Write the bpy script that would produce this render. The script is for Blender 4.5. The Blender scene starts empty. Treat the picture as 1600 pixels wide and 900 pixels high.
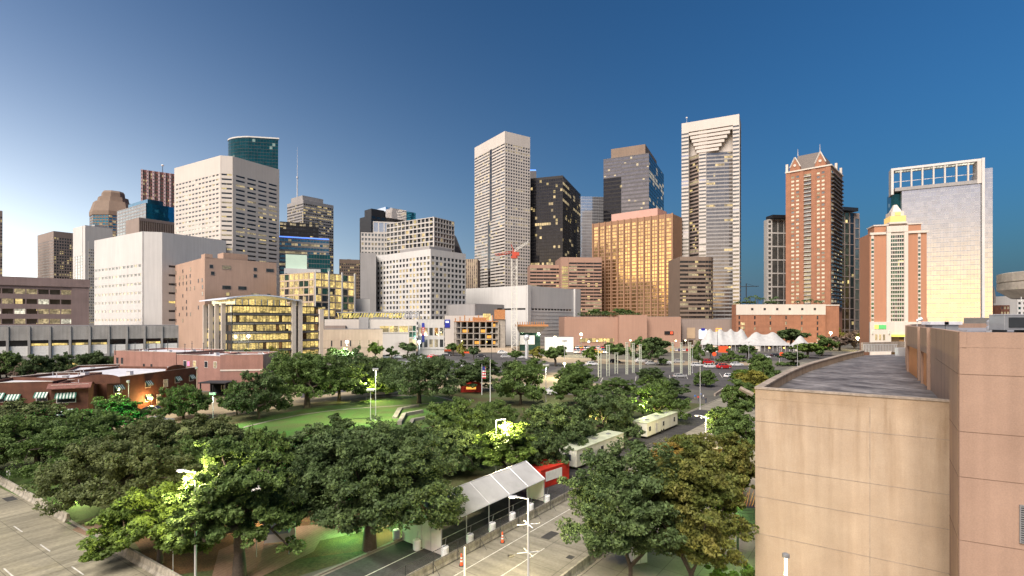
import bpy, bmesh, math, random
import numpy as np
from mathutils import Vector, Matrix
C = bpy.context; sc = C.scene; col = sc.collection
R = math.radians
# ------------------------------------------------------------------ camera
cam = bpy.data.cameras.new('camera'); cam_o = bpy.data.objects.new('camera', cam); col.objects.link(cam_o); sc.camera = cam_o
cam_o.location = (0, 0, 24); cam_o.rotation_euler = (R(90), 0, 0)
cam.sensor_width = 36; cam.lens = 18; cam.shift_y = 50/1600; cam.clip_start = .5; cam.clip_end = 30000
F = 800.0; H0 = 24.0
EXP = 2.0
SUN_AZ = -150.0   # degrees from +Y, negative to the left
FILL_EL = 50.0
# ------------------------------------------------------------------ world
w = bpy.data.worlds.new('World'); sc.world = w; w.use_nodes = True
nt = w.node_tree; bg = nt.nodes['Background']
def N(t, **k):
    n = nt.nodes.new(t)
    for a, b in k.items(): setattr(n, a, b)
    return n
def Lk(a, b): nt.links.new(a, b)
def Mth(op, a, b=None, c=None, clamp=False):
    n = N('ShaderNodeMath', operation=op); n.use_clamp = clamp
    for i, v in enumerate((a, b, c)):
        if v is None: continue
        if isinstance(v, (int, float)): n.inputs[i].default_value = v
        else: Lk(v, n.inputs[i])
    return n.outputs[0]
sky = N('ShaderNodeTexSky', sky_type='NISHITA'); sky.sun_disc = False
sky.sun_elevation = R(1.6); sky.sun_rotation = R(SUN_AZ+48); sky.air_density = 1; sky.dust_density = .6; sky.ozone_density = 4
tc = N('ShaderNodeTexCoord'); sp = N('ShaderNodeSeparateXYZ'); Lk(tc.outputs['Generated'], sp.inputs[0])
X, Y, Z = sp.outputs
def glow(dx, dy, power, zfall, color, strength, zpow=1.0):
    """afterglow low in the sky round one compass direction"""
    h = Mth('SQRT', Mth('ADD', Mth('ADD', Mth('MULTIPLY', X, X), Mth('MULTIPLY', Y, Y)), 1e-6))
    d = Mth('DIVIDE', Mth('ADD', Mth('MULTIPLY', X, dx), Mth('MULTIPLY', Y, dy)), h)
    d = Mth('POWER', Mth('MULTIPLY_ADD', d, .5, .5, clamp=True), power)
    zz = Mth('POWER', Mth('ABSOLUTE', Z), zpow)
    e = Mth('POWER', 2.718, Mth('MULTIPLY', zz, -zfall))
    f = Mth('MULTIPLY', Mth('MULTIPLY', d, e), strength)
    m = N('ShaderNodeMix', data_type='RGBA', blend_type='MULTIPLY'); m.inputs[0].default_value = 1
    m.inputs[6].default_value = (*color, 1); cb = N('ShaderNodeCombineColor')
    for i in range(3): Lk(f, cb.inputs[i])
    Lk(cb.outputs[0], m.inputs[7]); return m.outputs[2]
tint = N('ShaderNodeMix', data_type='RGBA', blend_type='MULTIPLY'); tint.inputs[0].default_value = 1
Lk(sky.outputs[0], tint.inputs[6]); tint.inputs[7].default_value = (.66, .89, .92, 1)
acc = tint.outputs[2]
# the sky opposite the dawn stays blue down to the horizon
hz = Mth('MULTIPLY', Mth('POWER', 2.718, Mth('MULTIPLY', Mth('ABSOLUTE', Z), -9.0)), Mth('MULTIPLY_ADD', Mth('ADD', Mth('MULTIPLY', X, .55), Mth('MULTIPLY', Y, .83)), 1.3, 0, clamp=True))
hm = N('ShaderNodeMix', data_type='RGBA'); Lk(hz, hm.inputs[0]); Lk(acc, hm.inputs[6]); hm.inputs[7].default_value = (.035, .24, .56, 1); acc = hm.outputs[2]
for g in (glow(-.985, .17, 10, 8.0, (1.0, .93, .83), 10.0), glow(-.70, .71, 7, 6.0, (.80, .88, 1.0), 2.4),
          glow(-.8, -.6, 6.0, 6.5, (1.0, .52, .14), 6.5), glow(-.05, -1.0, 8.0, 13.0, (1.0, .50, .09), 3.2), glow(-.1, -.99, 6.0, 2.4, (.74, .86, 1.02), 1.05),
          glow(.3, .95, 1.0, 2.0, (.05, .10, .17), .5)):
    a = N('ShaderNodeMix', data_type='RGBA', blend_type='ADD'); a.inputs[0].default_value = 1
    Lk(acc, a.inputs[6]); Lk(g, a.inputs[7]); acc = a.outputs[2]
Lk(acc, bg.inputs[0]); bg.inputs[1].default_value = 0.1
# ------------------------------------------------------------------ sun (soft fill, added high behind the camera to brighten ground and facades)
sl = bpy.data.lights.new('fill_sun', 'SUN'); fill_sun = bpy.data.objects.new('fill_sun', sl); col.objects.link(fill_sun)
sl.energy = 2.0; sl.angle = R(40); sl.color = (1, .90, .80)
sd = Vector((math.sin(R(SUN_AZ))*math.cos(R(FILL_EL)), math.cos(R(SUN_AZ))*math.cos(R(FILL_EL)), math.sin(R(FILL_EL))))
fill_sun.rotation_euler = sd.to_track_quat('Z', 'Y').to_euler()
vs = sc.view_settings; vs.view_transform = 'Standard'; vs.look = 'None'; vs.exposure = EXP; vs.gamma = 1; vs.use_curve_mapping = False
sc.render.engine = 'CYCLES'; cy = sc.cycles
cy.max_bounces = 5; cy.diffuse_bounces = 2; cy.glossy_bounces = 3; cy.transmission_bounces = 3; cy.transparent_max_bounces = 4
cy.use_denoising = True; cy.sample_clamp_indirect = 3; cy.caustics_reflective = False; cy.caustics_refractive = False
cy.use_light_tree = True
# ------------------------------------------------------------------ measuring helpers
def PX(x, D): return (x-800)/F*D
def ZY(y, D): return H0+(500-y)/F*D
def DY(y): return H0*F/(y-500)
def G(x, y): D = DY(y); return (PX(x, D), D)
# ------------------------------------------------------------------ materials
MATS = {}
def newmat(name):
    m = bpy.data.materials.new(name); m.use_nodes = True; MATS[name] = m
    t = m.node_tree; return m, t, t.nodes['Principled BSDF']
def nn(t, typ, **k):
    n = t.nodes.new(typ)
    for a, b in k.items(): setattr(n, a, b)
    return n
def surf(name, c, rough=.8, metal=0.0, var=.12, scale=.15, streak=0.0, c2=None, fine=0.0, fscale=3.0, bump=0.0, spec=.4, island=0.0, emis=None, estr=0, coord='Object'):
    m, t, p = newmat(name); l = t.links.new
    tcn = nn(t, 'ShaderNodeTexCoord')
    n1 = nn(t, 'ShaderNodeTexNoise'); n1.inputs['Scale'].default_value = scale; n1.inputs['Detail'].default_value = 6; n1.inputs['Roughness'].default_value = .6
    l(tcn.outputs[coord], n1.inputs['Vector'])
    r = nn(t, 'ShaderNodeMapRange'); r.inputs[1].default_value = .3; r.inputs[2].default_value = .7
    l(n1.outputs[0], r.inputs[0])
    mx = nn(t, 'ShaderNodeMix', data_type='RGBA')
    ca = c; cb = c2 if c2 else tuple(max(0, v*(1-2*var)) for v in c)
    mx.inputs[6].default_value = (*ca, 1); mx.inputs[7].default_value = (*cb, 1); l(r.outputs[0], mx.inputs[0])
    out = mx.outputs[2]
    def mul(o, src, lo, hi, a=.3, b=.7):
        rr = nn(t, 'ShaderNodeMapRange'); rr.inputs[1].default_value = a; rr.inputs[2].default_value = b; rr.inputs[3].default_value = lo; rr.inputs[4].default_value = hi
        l(src, rr.inputs[0]); v = nn(t, 'ShaderNodeVectorMath', operation='SCALE'); l(o, v.inputs[0]); l(rr.outputs[0], v.inputs['Scale']); return v.outputs[0]
    if streak:
        mp = nn(t, 'ShaderNodeMapping'); mp.inputs['Scale'].default_value = (.9, .9, .045); l(tcn.outputs[coord], mp.inputs[0])
        n2 = nn(t, 'ShaderNodeTexNoise'); n2.inputs['Scale'].default_value = 1.0; n2.inputs['Detail'].default_value = 4; l(mp.outputs[0], n2.inputs['Vector'])
        out = mul(out, n2.outputs[0], 1-streak, 1+streak*.4)
    if fine:
        n3 = nn(t, 'ShaderNodeTexNoise'); n3.inputs['Scale'].default_value = fscale; n3.inputs['Detail'].default_value = 5; l(tcn.outputs[coord], n3.inputs['Vector'])
        out = mul(out, n3.outputs[0], 1-fine, 1+fine)
    if island:
        g = nn(t, 'ShaderNodeNewGeometry'); out = mul(out, g.outputs['Random Per Island'], 1-island, 1+island, 0, 1)
    l(out, p.inputs['Base Color'])
    p.inputs['Roughness'].default_value = rough; p.inputs['Metallic'].default_value = metal; p.inputs['Specular IOR Level'].default_value = spec
    if bump:
        b = nn(t, 'ShaderNodeBump'); b.inputs['Strength'].default_value = bump; b.inputs['Distance'].default_value = .05
        n4 = nn(t, 'ShaderNodeTexNoise'); n4.inputs['Scale'].default_value = fscale*2; n4.inputs['Detail'].default_value = 4; l(tcn.outputs[coord], n4.inputs['Vector'])
        l(n4.outputs[0], b.inputs['Height']); l(b.outputs[0], p.inputs['Normal'])
    if emis:
        p.inputs['Emission Color'].default_value = (*emis, 1); p.inputs['Emission Strength'].default_value = estr
        m.cycles.emission_sampling = 'NONE'
    return m
def emat(name, c, s, sample=False):
    m, t, p = newmat(name); p.inputs['Base Color'].default_value = (*[v*.5 for v in c], 1)
    p.inputs['Emission Color'].default_value = (*c, 1); p.inputs['Emission Strength'].default_value = s/2**EXP
    if not sample: m.cycles.emission_sampling = 'NONE'
    return m
def cellnoise(t, size):
    tcn = nn(t, 'ShaderNodeTexCoord'); sn = nn(t, 'ShaderNodeVectorMath', operation='SNAP'); sn.inputs[1].default_value = size
    t.links.new(tcn.outputs['Object'], sn.inputs[0]); wn = nn(t, 'ShaderNodeTexWhiteNoise', noise_dimensions='3D'); t.links.new(sn.outputs[0], wn.inputs[0]); return wn
def glass(name, c, metal=.7, rough=.06, var=.3, cell=(3.1, 3.1, 3.7), wob=.0, litp=0.0, litc=(1, .75, .3), lits=1.2):
    """window glass: a tinted mirror that varies from pane to pane; a few rooms are lit"""
    m, t, p = newmat(name); l = t.links.new
    wn = cellnoise(t, cell)
    rr = nn(t, 'ShaderNodeMapRange'); rr.inputs[3].default_value = 1-var; rr.inputs[4].default_value = 1+var*.5; l(wn.outputs[0], rr.inputs[0])
    v = nn(t, 'ShaderNodeVectorMath', operation='SCALE'); v.inputs[0].default_value = c; l(rr.outputs[0], v.inputs['Scale']); l(v.outputs[0], p.inputs['Base Color'])
    p.inputs['Metallic'].default_value = metal; p.inputs['Roughness'].default_value = rough; p.inputs['Specular IOR Level'].default_value = .7
    if wob:
        tcn = nn(t, 'ShaderNodeTexCoord'); nz = nn(t, 'ShaderNodeTexNoise'); nz.inputs['Scale'].default_value = .12; l(tcn.outputs['Object'], nz.inputs[0])
        ad = nn(t, 'ShaderNodeVectorMath', operation='ADD'); sc1 = nn(t, 'ShaderNodeVectorMath', operation='SUBTRACT'); l(wn.outputs[1], sc1.inputs[0]); sc1.inputs[1].default_value = (.5, .5, .5)
        s2 = nn(t, 'ShaderNodeVectorMath', operation='SCALE'); l(sc1.outputs[0], s2.inputs[0]); s2.inputs['Scale'].default_value = wob
        g = nn(t, 'ShaderNodeNewGeometry'); l(g.outputs['Normal'], ad.inputs[0]); l(s2.outputs[0], ad.inputs[1])
        nm = nn(t, 'ShaderNodeVectorMath', operation='NORMALIZE'); l(ad.outputs[0], nm.inputs[0]); l(nm.outputs[0], p.inputs['Normal'])
    if litp:
        w2 = cellnoise(t, tuple(q*1.0 for q in cell)); gt = nn(t, 'ShaderNodeMath', operation='GREATER_THAN'); l(w2.outputs[0], gt.inputs[0]); gt.inputs[1].default_value = 1-litp
        tc3 = nn(t, 'ShaderNodeTexCoord'); nz3 = nn(t, 'ShaderNodeTexNoise'); nz3.inputs['Scale'].default_value = .9; l(tc3.outputs['Object'], nz3.inputs[0])
        ml = nn(t, 'ShaderNodeMath', operation='MULTIPLY'); l(gt.outputs[0], ml.inputs[0]); l(nz3.outputs[0], ml.inputs[1])
        m2 = nn(t, 'ShaderNodeMath', operation='MULTIPLY'); l(ml.outputs[0], m2.inputs[0]); m2.inputs[1].default_value = 2*lits/2**EXP
        p.inputs['Emission Color'].default_value = (*litc, 1); l(m2.outputs[0], p.inputs['Emission Strength']); m.cycles.emission_sampling = 'NONE'
    return m
def litglass(name, c, s, cell=(3.1, 3.1, 3.7), lo=.25):
    """a lit room behind glass: brightness differs from room to room and within the room"""
    m, t, p = newmat(name); l = t.links.new
    wn = cellnoise(t, cell); tcn = nn(t, 'ShaderNodeTexCoord')
    nz = nn(t, 'ShaderNodeTexNoise'); nz.inputs['Scale'].default_value = 1.1; nz.inputs['Detail'].default_value = 3; l(tcn.outputs['Object'], nz.inputs[0])
    r = nn(t, 'ShaderNodeMapRange'); r.inputs[1].default_value = .35; r.inputs[2].default_value = .65; r.inputs[3].default_value = .45; r.inputs[4].default_value = 1.25; l(nz.outputs[0], r.inputs[0])
    r2 = nn(t, 'ShaderNodeMapRange'); r2.inputs[3].default_value = lo; r2.inputs[4].default_value = 1.2; l(wn.outputs[0], r2.inputs[0])
    ml = nn(t, 'ShaderNodeMath', operation='MULTIPLY'); l(r.outputs[0], ml.inputs[0]); l(r2.outputs[0], ml.inputs[1])
    m2 = nn(t, 'ShaderNodeMath', operation='MULTIPLY'); l(ml.outputs[0], m2.inputs[0]); m2.inputs[1].default_value = s/2**EXP
    p.inputs['Base Color'].default_value = (.06, .06, .06, 1); p.inputs['Roughness'].default_value = .1
    p.inputs['Emission Color'].default_value = (*c, 1); l(m2.outputs[0], p.inputs['Emission Strength']); m.cycles.emission_sampling = 'NONE'
    return m

surf('white_stone', (.54, .53, .52), var=.05, streak=.08, scale=.05, fine=.04)
surf('cream_stone', (.58, .52, .46), var=.05, streak=.08, scale=.05, fine=.04)
surf('pale_grid', (.50, .475, .45), var=.06, streak=.10, scale=.05)
surf('warm_white', (.52, .48, .445), var=.05, streak=.06, scale=.05)
surf('grey_stone', (.30, .29, .29), var=.08, streak=.10, scale=.06)
surf('dark_grey', (.12, .115, .12), var=.1, streak=.1, scale=.1)
surf('black_frame', (.018, .017, .018), rough=.35, var=.1)
surf('brown_stone', (.21, .155, .12), var=.08, streak=.1, scale=.06)
surf('taupe', (.27, .215, .19), var=.08, streak=.1, scale=.06)
surf('rose_stone', (.36, .22, .165), var=.07, streak=.07, scale=.05, fine=.05)
surf('hotel_brown', (.29, .165, .10), var=.07, streak=.08, scale=.05, fine=.05)
surf('tan_brick', (.42, .285, .215), var=.07, streak=.10, scale=.08, fine=.06)
surf('terracotta', (.40, .195, .115), var=.05, streak=.05, scale=.05, fine=.04)
surf('red_brick', (.33, .15, .088), var=.12, streak=.08, scale=.2, fine=.12, fscale=6)
surf('old_brick', (.13, .050, .030), var=.22, scale=.5, fine=.2, fscale=9, streak=.12)
surf('pink_wall', (.30, .16, .13), var=.1, scale=.3, fine=.08, streak=.12)
surf('pink_stripe', (.62, .44, .44), var=.05, streak=.05, scale=.05)
surf('beige', (.46, .36, .27), var=.08, streak=.12, scale=.2, fine=.05)
surf('deck_concrete', (.36, .35, .335), var=.15, streak=.22, scale=.15, fine=.1)
surf('garage_wall', (.27, .20, .19), var=.1, streak=.12, scale=.1)
surf('roof_grey', (.20, .195, .20), var=.2, scale=.1, fine=.1, fscale=1)
surf('roof_white', (.52, .52, .56), var=.10, scale=.2, fine=.1, fscale=1.2)
surf('roof_tile', (.20, .085, .07), var=.2, scale=2, fine=.2, fscale=5)
surf('slate_roof', (.16, .14, .13), var=.15, scale=1)
surf('metal_grey', (.35, .36, .38), rough=.4, metal=.6, var=.08, scale=1)
surf('metal_light', (.62, .62, .64), rough=.38, metal=.5, var=.08, scale=1)
surf('metal_dark', (.04, .045, .05), rough=.5, metal=.4, var=.1, scale=1)
surf('crane_red', (.45, .07, .04), rough=.5, var=.1)
surf('crane_white', (.62, .60, .55), rough=.5, var=.1)
surf('raw_concrete', (.34, .30, .26), var=.15, scale=.4, streak=.1, fine=.1)
surf('formwork', (.45, .20, .08), var=.2, scale=1.5)
surf('roof_blue_white', (.55, .60, .70), rough=.35, var=.05)
surf('paint_white', (.72, .72, .70), rough=.6, var=.1, scale=1.5)
surf('sign_blue', (.02, .03, .30), rough=.5, var=.05)
surf('sign_red', (.55, .05, .06), rough=.6, var=.05)
# glass
glass('g_dark', (.05, .055, .065), metal=.35, rough=.08, var=.4)
glass('g_black', (.012, .012, .015), metal=.0, rough=.05, var=.5, litp=.015, lits=.5, wob=.006)
glass('g_blue', (.07, .20, .30), metal=.75, rough=.05, var=.25, wob=.01)
glass('g_teal', (.008, .085, .10), metal=.7, rough=.06, var=.25, litp=.03, lits=.3, litc=(.9, 1, .8), wob=.006)
glass('g_brightblue', (.03, .22, .36), metal=.8, rough=.05, var=.12, wob=.01)
glass('g_silver', (.76, .77, .80), metal=.95, rough=.05, var=.10, wob=.008)
glass('g_pale', (.26, .27, .26), metal=.75, rough=.08, var=.25, wob=.01)
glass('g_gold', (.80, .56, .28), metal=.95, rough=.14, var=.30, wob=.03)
glass('g_bronze', (.30, .21, .12), metal=.9, rough=.10, var=.5, wob=.03, litp=.03)
glass('g_mixed', (.06, .066, .075), metal=.4, rough=.08, var=.5, litp=.14, lits=.6, wob=.01)
glass('g_green', (.07, .16, .125), metal=.7, rough=.07, var=.4, wob=.02, litp=.04)
glass('g_band', (.055, .05, .05), metal=.5, rough=.1, var=.5, litp=.06, lits=.8)
litglass('l_warm', (1, .72, .32), 1.0)
litglass('l_yellow', (1, .72, .22), 1.15, lo=.2)
litglass('l_dim', (1, .78, .42), .55)
litglass('l_white', (1, .93, .72), 1.2)
litglass('l_office', (1, .72, .24), 1.15, cell=(2.3, 2.3, 4.1), lo=.3)
surf('blind', (.62, .56, .44), rough=.4, var=.1, scale=.8)

# ------------------------------------------------------------------ mesh builder
class MB:
    def __init__(s): s.v = []; s.f = []; s.m = []; s.mats = []
    def mi(s, mat):
        if mat not in s.mats: s.mats.append(mat)
        return s.mats.index(mat)
    def poly(s, pts, mat=None):
        b = len(s.v); s.v += [tuple(p) for p in pts]; s.f.append(tuple(range(b, b+len(pts)))); s.m.append(s.mi(mat))
    def hexa(s, p, mat=None, skip=()):
        """p: 8 corners, bottom ring then top ring, counterclockwise from above"""
        b = len(s.v); s.v += [tuple(q) for q in p]; i = s.mi(mat)
        for k, f in enumerate(((3, 2, 1, 0), (4, 5, 6, 7), (0, 1, 5, 4), (1, 2, 6, 5), (2, 3, 7, 6), (3, 0, 4, 7))):
            if k in skip: continue
            s.f.append(tuple(b+j for j in f)); s.m.append(i)
    def box(s, x0, x1, y0, y1, z0, z1, mat=None):
        s.hexa([(x0, y0, z0), (x1, y0, z0), (x1, y1, z0), (x0, y1, z0), (x0, y0, z1), (x1, y0, z1), (x1, y1, z1), (x0, y1, z1)], mat)
    def fbox(s, P, t, u0, u1, d0, d1, z0, z1, mat=None, skip=()):
        """box on a wall: starts at P, runs along t; outward is (t.y,-t.x)"""
        n = (t[1], -t[0])
        def q(u, d, z): return (P[0]+t[0]*u+n[0]*d, P[1]+t[1]*u+n[1]*d, z)
        s.hexa([q(u0, d1, z0), q(u1, d1, z0), q(u1, d0, z0), q(u0, d0, z0), q(u0, d1, z1), q(u1, d1, z1), q(u1, d0, z1), q(u0, d0, z1)], mat, skip)
    def prism(s, pts, z0, z1, mat=None, top=True, bottom=True):
        n = len(pts); b = len(s.v); i = s.mi(mat)
        s.v += [(p[0], p[1], z0) for p in pts]+[(p[0], p[1], z1) for p in pts]
        for k in range(n):
            j = (k+1) % n; s.f.append((b+k, b+j, b+n+j, b+n+k)); s.m.append(i)
        if top: s.f.append(tuple(b+n+k for k in range(n))); s.m.append(i)
        if bottom: s.f.append(tuple(b+k for k in reversed(range(n)))); s.m.append(i)
    def tube(s, a, b_, r0, r1=None, n=6, mat=None, cap=True):
        r1 = r0 if r1 is None else r1
        a = Vector(a); b_ = Vector(b_); d = (b_-a)
        if d.length < 1e-6: return
        d.normalize(); up = Vector((0, 0, 1)) if abs(d.z) < .95 else Vector((1, 0, 0))
        e1 = d.cross(up).normalized(); e2 = d.cross(e1).normalized(); b0 = len(s.v); i = s.mi(mat)
        for c, r in ((a, r0), (b_, r1)):
            for k in range(n):
                an = 2*math.pi*k/n; s.v.append(tuple(c+e1*math.cos(an)*r+e2*math.sin(an)*r))
        for k in range(n):
            j = (k+1) % n; s.f.append((b0+j, b0+k, b0+n+k, b0+n+j)); s.m.append(i)
        if cap:
            s.f.append(tuple(b0+k for k in range(n))); s.m.append(i); s.f.append(tuple(b0+n+k for k in reversed(range(n)))); s.m.append(i)
    def lathe(s, prof, n=16, mat=None, c=(0, 0, 0)):
        b0 = len(s.v); i = s.mi(mat)
        for r, z in prof:
            for k in range(n):
                an = 2*math.pi*k/n; s.v.append((c[0]+r*math.cos(an), c[1]+r*math.sin(an), c[2]+z))
        for q in range(len(prof)-1):
            for k in range(n):
                j = (k+1) % n; s.f.append((b0+q*n+k, b0+q*n+j, b0+(q+1)*n+j, b0+(q+1)*n+k)); s.m.append(i)
        s.f.append(tuple(b0+k for k in reversed(range(n)))); s.m.append(i)
        s.f.append(tuple(b0+(len(prof)-1)*n+k for k in range(n))); s.m.append(i)
    def build(s, name, parent=None, loc=None, rz=None, smooth=False, mat=None, bevel=0):
        me = bpy.data.meshes.new(name); me.from_pydata(s.v, [], s.f)
        for mname in s.mats: me.materials.append(MATS[mname or mat])
        me.polygons.foreach_set('material_index', s.m)
        if smooth: me.polygons.foreach_set('use_smooth', [True]*len(s.f))
        me.update(); o = bpy.data.objects.new(name, me); col.objects.link(o)
        if parent: o.parent = parent
        if loc: o.location = loc
        if rz is not None: o.rotation_euler = (0, 0, rz)
        if bevel:
            bv = o.modifiers.new('bevel', 'BEVEL'); bv.width = bevel; bv.segments = 2; bv.limit_method = 'ANGLE'
        return o
def tag(o, label=None, cat=None, group=None, kind=None):
    for k, v in (('label', label), ('category', cat), ('group', group), ('kind', kind)):
        if v: o[k] = v
    return o
def empty(name, loc, rz=0, label=None, cat=None, group=None):
    o = bpy.data.objects.new(name, None); col.objects.link(o); o.location = loc; o.rotation_euler = (0, 0, rz); o.empty_display_size = .5
    return tag(o, label, cat, group)
def copy_tree(o, parent=None):
    c = o.copy(); col.objects.link(c)
    if parent: c.parent = parent
    for ch in list(o.children): copy_tree(ch, c)
    return c

# ------------------------------------------------------------------ buildings
class Tower:
    """a building: footprint from its near corner C, left face running back-left (length a), right face back-right (length b)"""
    def __init__(s, name, label, cat='building', xl=None, yl=None, xc=0, yc=0, xr=None, yr=None, D=500, ang=None, a=None, b=None, wall='white_stone', ch=0.0, group=None, roof='roof_grey', hid=560, seed=1, base=0.0, poly=None):
        s.D = D; s.hid = hid; s.rng = random.Random(seed*7919+int(xc)); s.wall = wall
        Cx, Cy = PX(xc, D), D; s.h = ZY(yc, D)
        if poly is None:
            if yl is not None:
                Dl = D*(500-yc)/(500-yl); Lx = PX(xl, Dl); a = math.hypot(Lx-Cx, Dl-Cy); dl = ((Lx-Cx)/a, (Dl-Cy)/a); dr = (dl[1], -dl[0])
            elif yr is not None:
                Dr = D*(500-yc)/(500-yr); Rx = PX(xr, Dr); b = math.hypot(Rx-Cx, Dr-Cy); dr = ((Rx-Cx)/b, (Dr-Cy)/b); dl = (-dr[1], dr[0])
            else:
                dr = (math.cos(R(ang)), math.sin(R(ang))); dl = (-dr[1], dr[0])
            def ln(d, x): k = (x-800)/F; return (k*Cy-Cx)/(d[0]-k*d[1])
            if a is None: a = ln(dl, xl)
            if b is None: b = ln(dr, xr)
            a = a if a > 3 else 25.0; b = b if b > 3 else 25.0
            s.a, s.b = a, b; s.rz = math.atan2(dr[1], dr[0]); s.org = (Cx, Cy)
            s.pts = [(0, a), (0, 0), (b, 0), (b, a)] if not ch else [(0, a), (0, ch), (ch, 0), (b, 0), (b, a)]
        else:
            s.rz = 0; s.org = poly[0]; s.pts = [(p[0]-poly[0][0], p[1]-poly[0][1]) for p in poly]; s.a = s.b = 0
        s.root = empty(name, (s.org[0], s.org[1], base), s.rz, label, cat, group)
        s.body = MB(); s.extra = {}; s.panes = []; s.roof = roof
        s.base = base; s.wall = wall or 'warm_white'
        if wall: s.body.prism(s.pts, 0, s.h-base, wall)
        s.h -= base
    def part(s, name, mat=None):
        k = name
        if k not in s.extra: s.extra[k] = MB()
        return s.extra[k]
    def zy(s, y, D=None): return ZY(y, D or s.D)-s.base
    def edge(s, i):
        P = s.pts[i]; Q = s.pts[(i+1) % len(s.pts)]; L = math.hypot(Q[0]-P[0], Q[1]-P[1]); return P, ((Q[0]-P[0])/L, (Q[1]-P[1])/L), L
    def world(s, x, y, z):
        c, n = math.cos(s.rz), math.sin(s.rz); return (s.org[0]+x*c-y*n, s.org[1]+x*n+y*c, z+s.base)
    def U(s, e, px):
        """length along edge e where image column px falls"""
        P, t, L = s.edge(e); A = s.world(*P, 0); c, n = math.cos(s.rz), math.sin(s.rz); T = (t[0]*c-t[1]*n, t[0]*n+t[1]*c); k = (px-800)/F
        return (k*A[1]-A[0])/(T[0]-k*T[1])
    def facade(s, e, z0, z1, nf, nc, wf=.6, hf=.5, g='g_dark', dp=.4, wall=None, u0=0, u1=None, top=0, bot=0, ml=0, mr=0, ext=None, pier=None, pp=-.06, frame=None, P=None, t=None, L=None, pane_d=.08, hoff=.5, joints=False):
        if P is None: P, t, L = s.edge(e)
        if u1 is None: u1 = L
        wl = wall or s.wall; B = s.body if frame is None else s.part(frame)
        if ext is None: ext = dp if (e == 0 and u1 >= L-1e-6 and u0 < 1e-6) else 0
        fh = (z1-z0-top-bot)/nf; cw = (u1-u0-ml-mr)/nc; oh = fh*hf; ow = cw*wf
        # horizontal bands
        zb = z0
        for i in range(nf):
            o0 = z0+bot+i*fh+(fh-oh)*hoff; o1 = o0+oh
            if o0 > zb+.01: B.fbox(P, t, u0, u1+ext, 0, dp, zb, o0, wl)
            zb = o1
        if z1 > zb+.01: B.fbox(P, t, u0, u1+ext, 0, dp, zb, z1, wl)
        pd = dp+pp
        xs = []; ub = u0
        for j in range(nc):
            a0 = u0+ml+j*cw+(cw-ow)/2; a1 = a0+ow; xs.append((a0, a1))
            if a0 > ub+.01: B.fbox(P, t, ub, a0, 0, pd, z0+.01, z1-.01, pier or wl)
            ub = a1
        if u1+ext > ub+.01: B.fbox(P, t, ub, u1+ext-(.02 if ext else 0), 0, pd, z0+.01, z1-.01, pier or wl)
        for i in range(nf):
            o0 = z0+bot+i*fh+(fh-oh)*hoff; o1 = o0+oh
            for j, (a0, a1) in enumerate(xs):
                k = g(i, j, s.rng) if callable(g) else g
                if k is None: continue
                s.panes.append((P, t, a0, a1, o0, o1, k, pane_d))
    def finish(s, pname='window', parapet=True, units=0, plabel=None, nmax=100, hide_z=None):
        r = s.root
        if parapet and len(s.pts) >= 3:
            n = len(s.pts); rm = MB(); c = (sum(p[0] for p in s.pts)/n, sum(p[1] for p in s.pts)/n)
            k = .965; ins = [(c[0]+(p[0]-c[0])*k, c[1]+(p[1]-c[1])*k) for p in s.pts]
            rm.prism(ins, s.h+.02, s.h+.25, s.roof); rm.build('roof', r)
        for q in range(units):
            m = MB(); cx = s.b*(.25+.5*s.rng.random()); cyy = s.a*(.25+.5*s.rng.random()); sz = 2+3*s.rng.random()
            m.box(cx-sz, cx+sz, cyy-sz*.7, cyy+sz*.7, s.h+.25, s.h+1.2+1.6*s.rng.random(), 'metal_grey'); m.build('rooftop_unit', r)
        if s.body.v: s.body.build('wall', r)
        for k, mb in s.extra.items():
            if mb.v: mb.build(k, r)
        if not s.panes: return r
        zc = []
        for (P, t, a0, a1, o0, o1, k, pd) in s.panes:
            um = (a0+a1)/2; wx, wy, wz = s.world(P[0]+t[0]*um, P[1]+t[1]*um, (o0+o1)/2)
            y = 500-(wz-H0)/max(wy, 1)*F; x = 800+wx/max(wy, 1)*F
            c, n = math.cos(s.rz), math.sin(s.rz); T = (t[0]*c-t[1]*n, t[0]*n+t[1]*c); nx, ny = T[1], -T[0]
            dist = math.hypot(wx, wy); cosv = -(nx*wx+ny*wy)/dist
            ar = (a1-a0)*(o1-o0)*max(cosv, 0)/dist**2
            if y > s.hid or x < 0 or x > 1600: ar = 0
            zc.append(ar)
        order = sorted(range(len(s.panes)), key=lambda i: -zc[i]); big = set(order[:nmax]); rest = MB()
        for i, (P, t, a0, a1, o0, o1, k, pd) in enumerate(s.panes):
            if i in big:
                m = MB(); m.fbox(P, t, a0, a1, .0, pd, o0, o1, k, skip=(4,)); m.build(pname, r)
            else: rest.fbox(P, t, a0, a1, .0, pd, o0, o1, k, skip=(4,))
        if rest.v: tag(rest.build(pname, r), kind='stuff')
        return r
def pick(*opts):
    """opts: (weight, material)"""
    ks = [o[1] for o in opts]; ws = [o[0] for o in opts]
    return lambda i, j, rng: rng.choices(ks, ws)[0]
def byrow(rowp, lit, dark, seed=0):
    """offices lit floor by floor"""
    rr = random.Random(seed); p = {}
    def f(i, j, rng):
        if i not in p: p[i] = rr.random()
        q = .75 if p[i] < rowp else .04
        return lit if rng.random() < q else dark
    return f
# ================================================================== THE SKYLINE, left to right
glass('g_band2', (.36, .34, .33), metal=.9, rough=.12, var=.15, litp=.02, lits=.6)
FAR = 'downtown towers behind'
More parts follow.
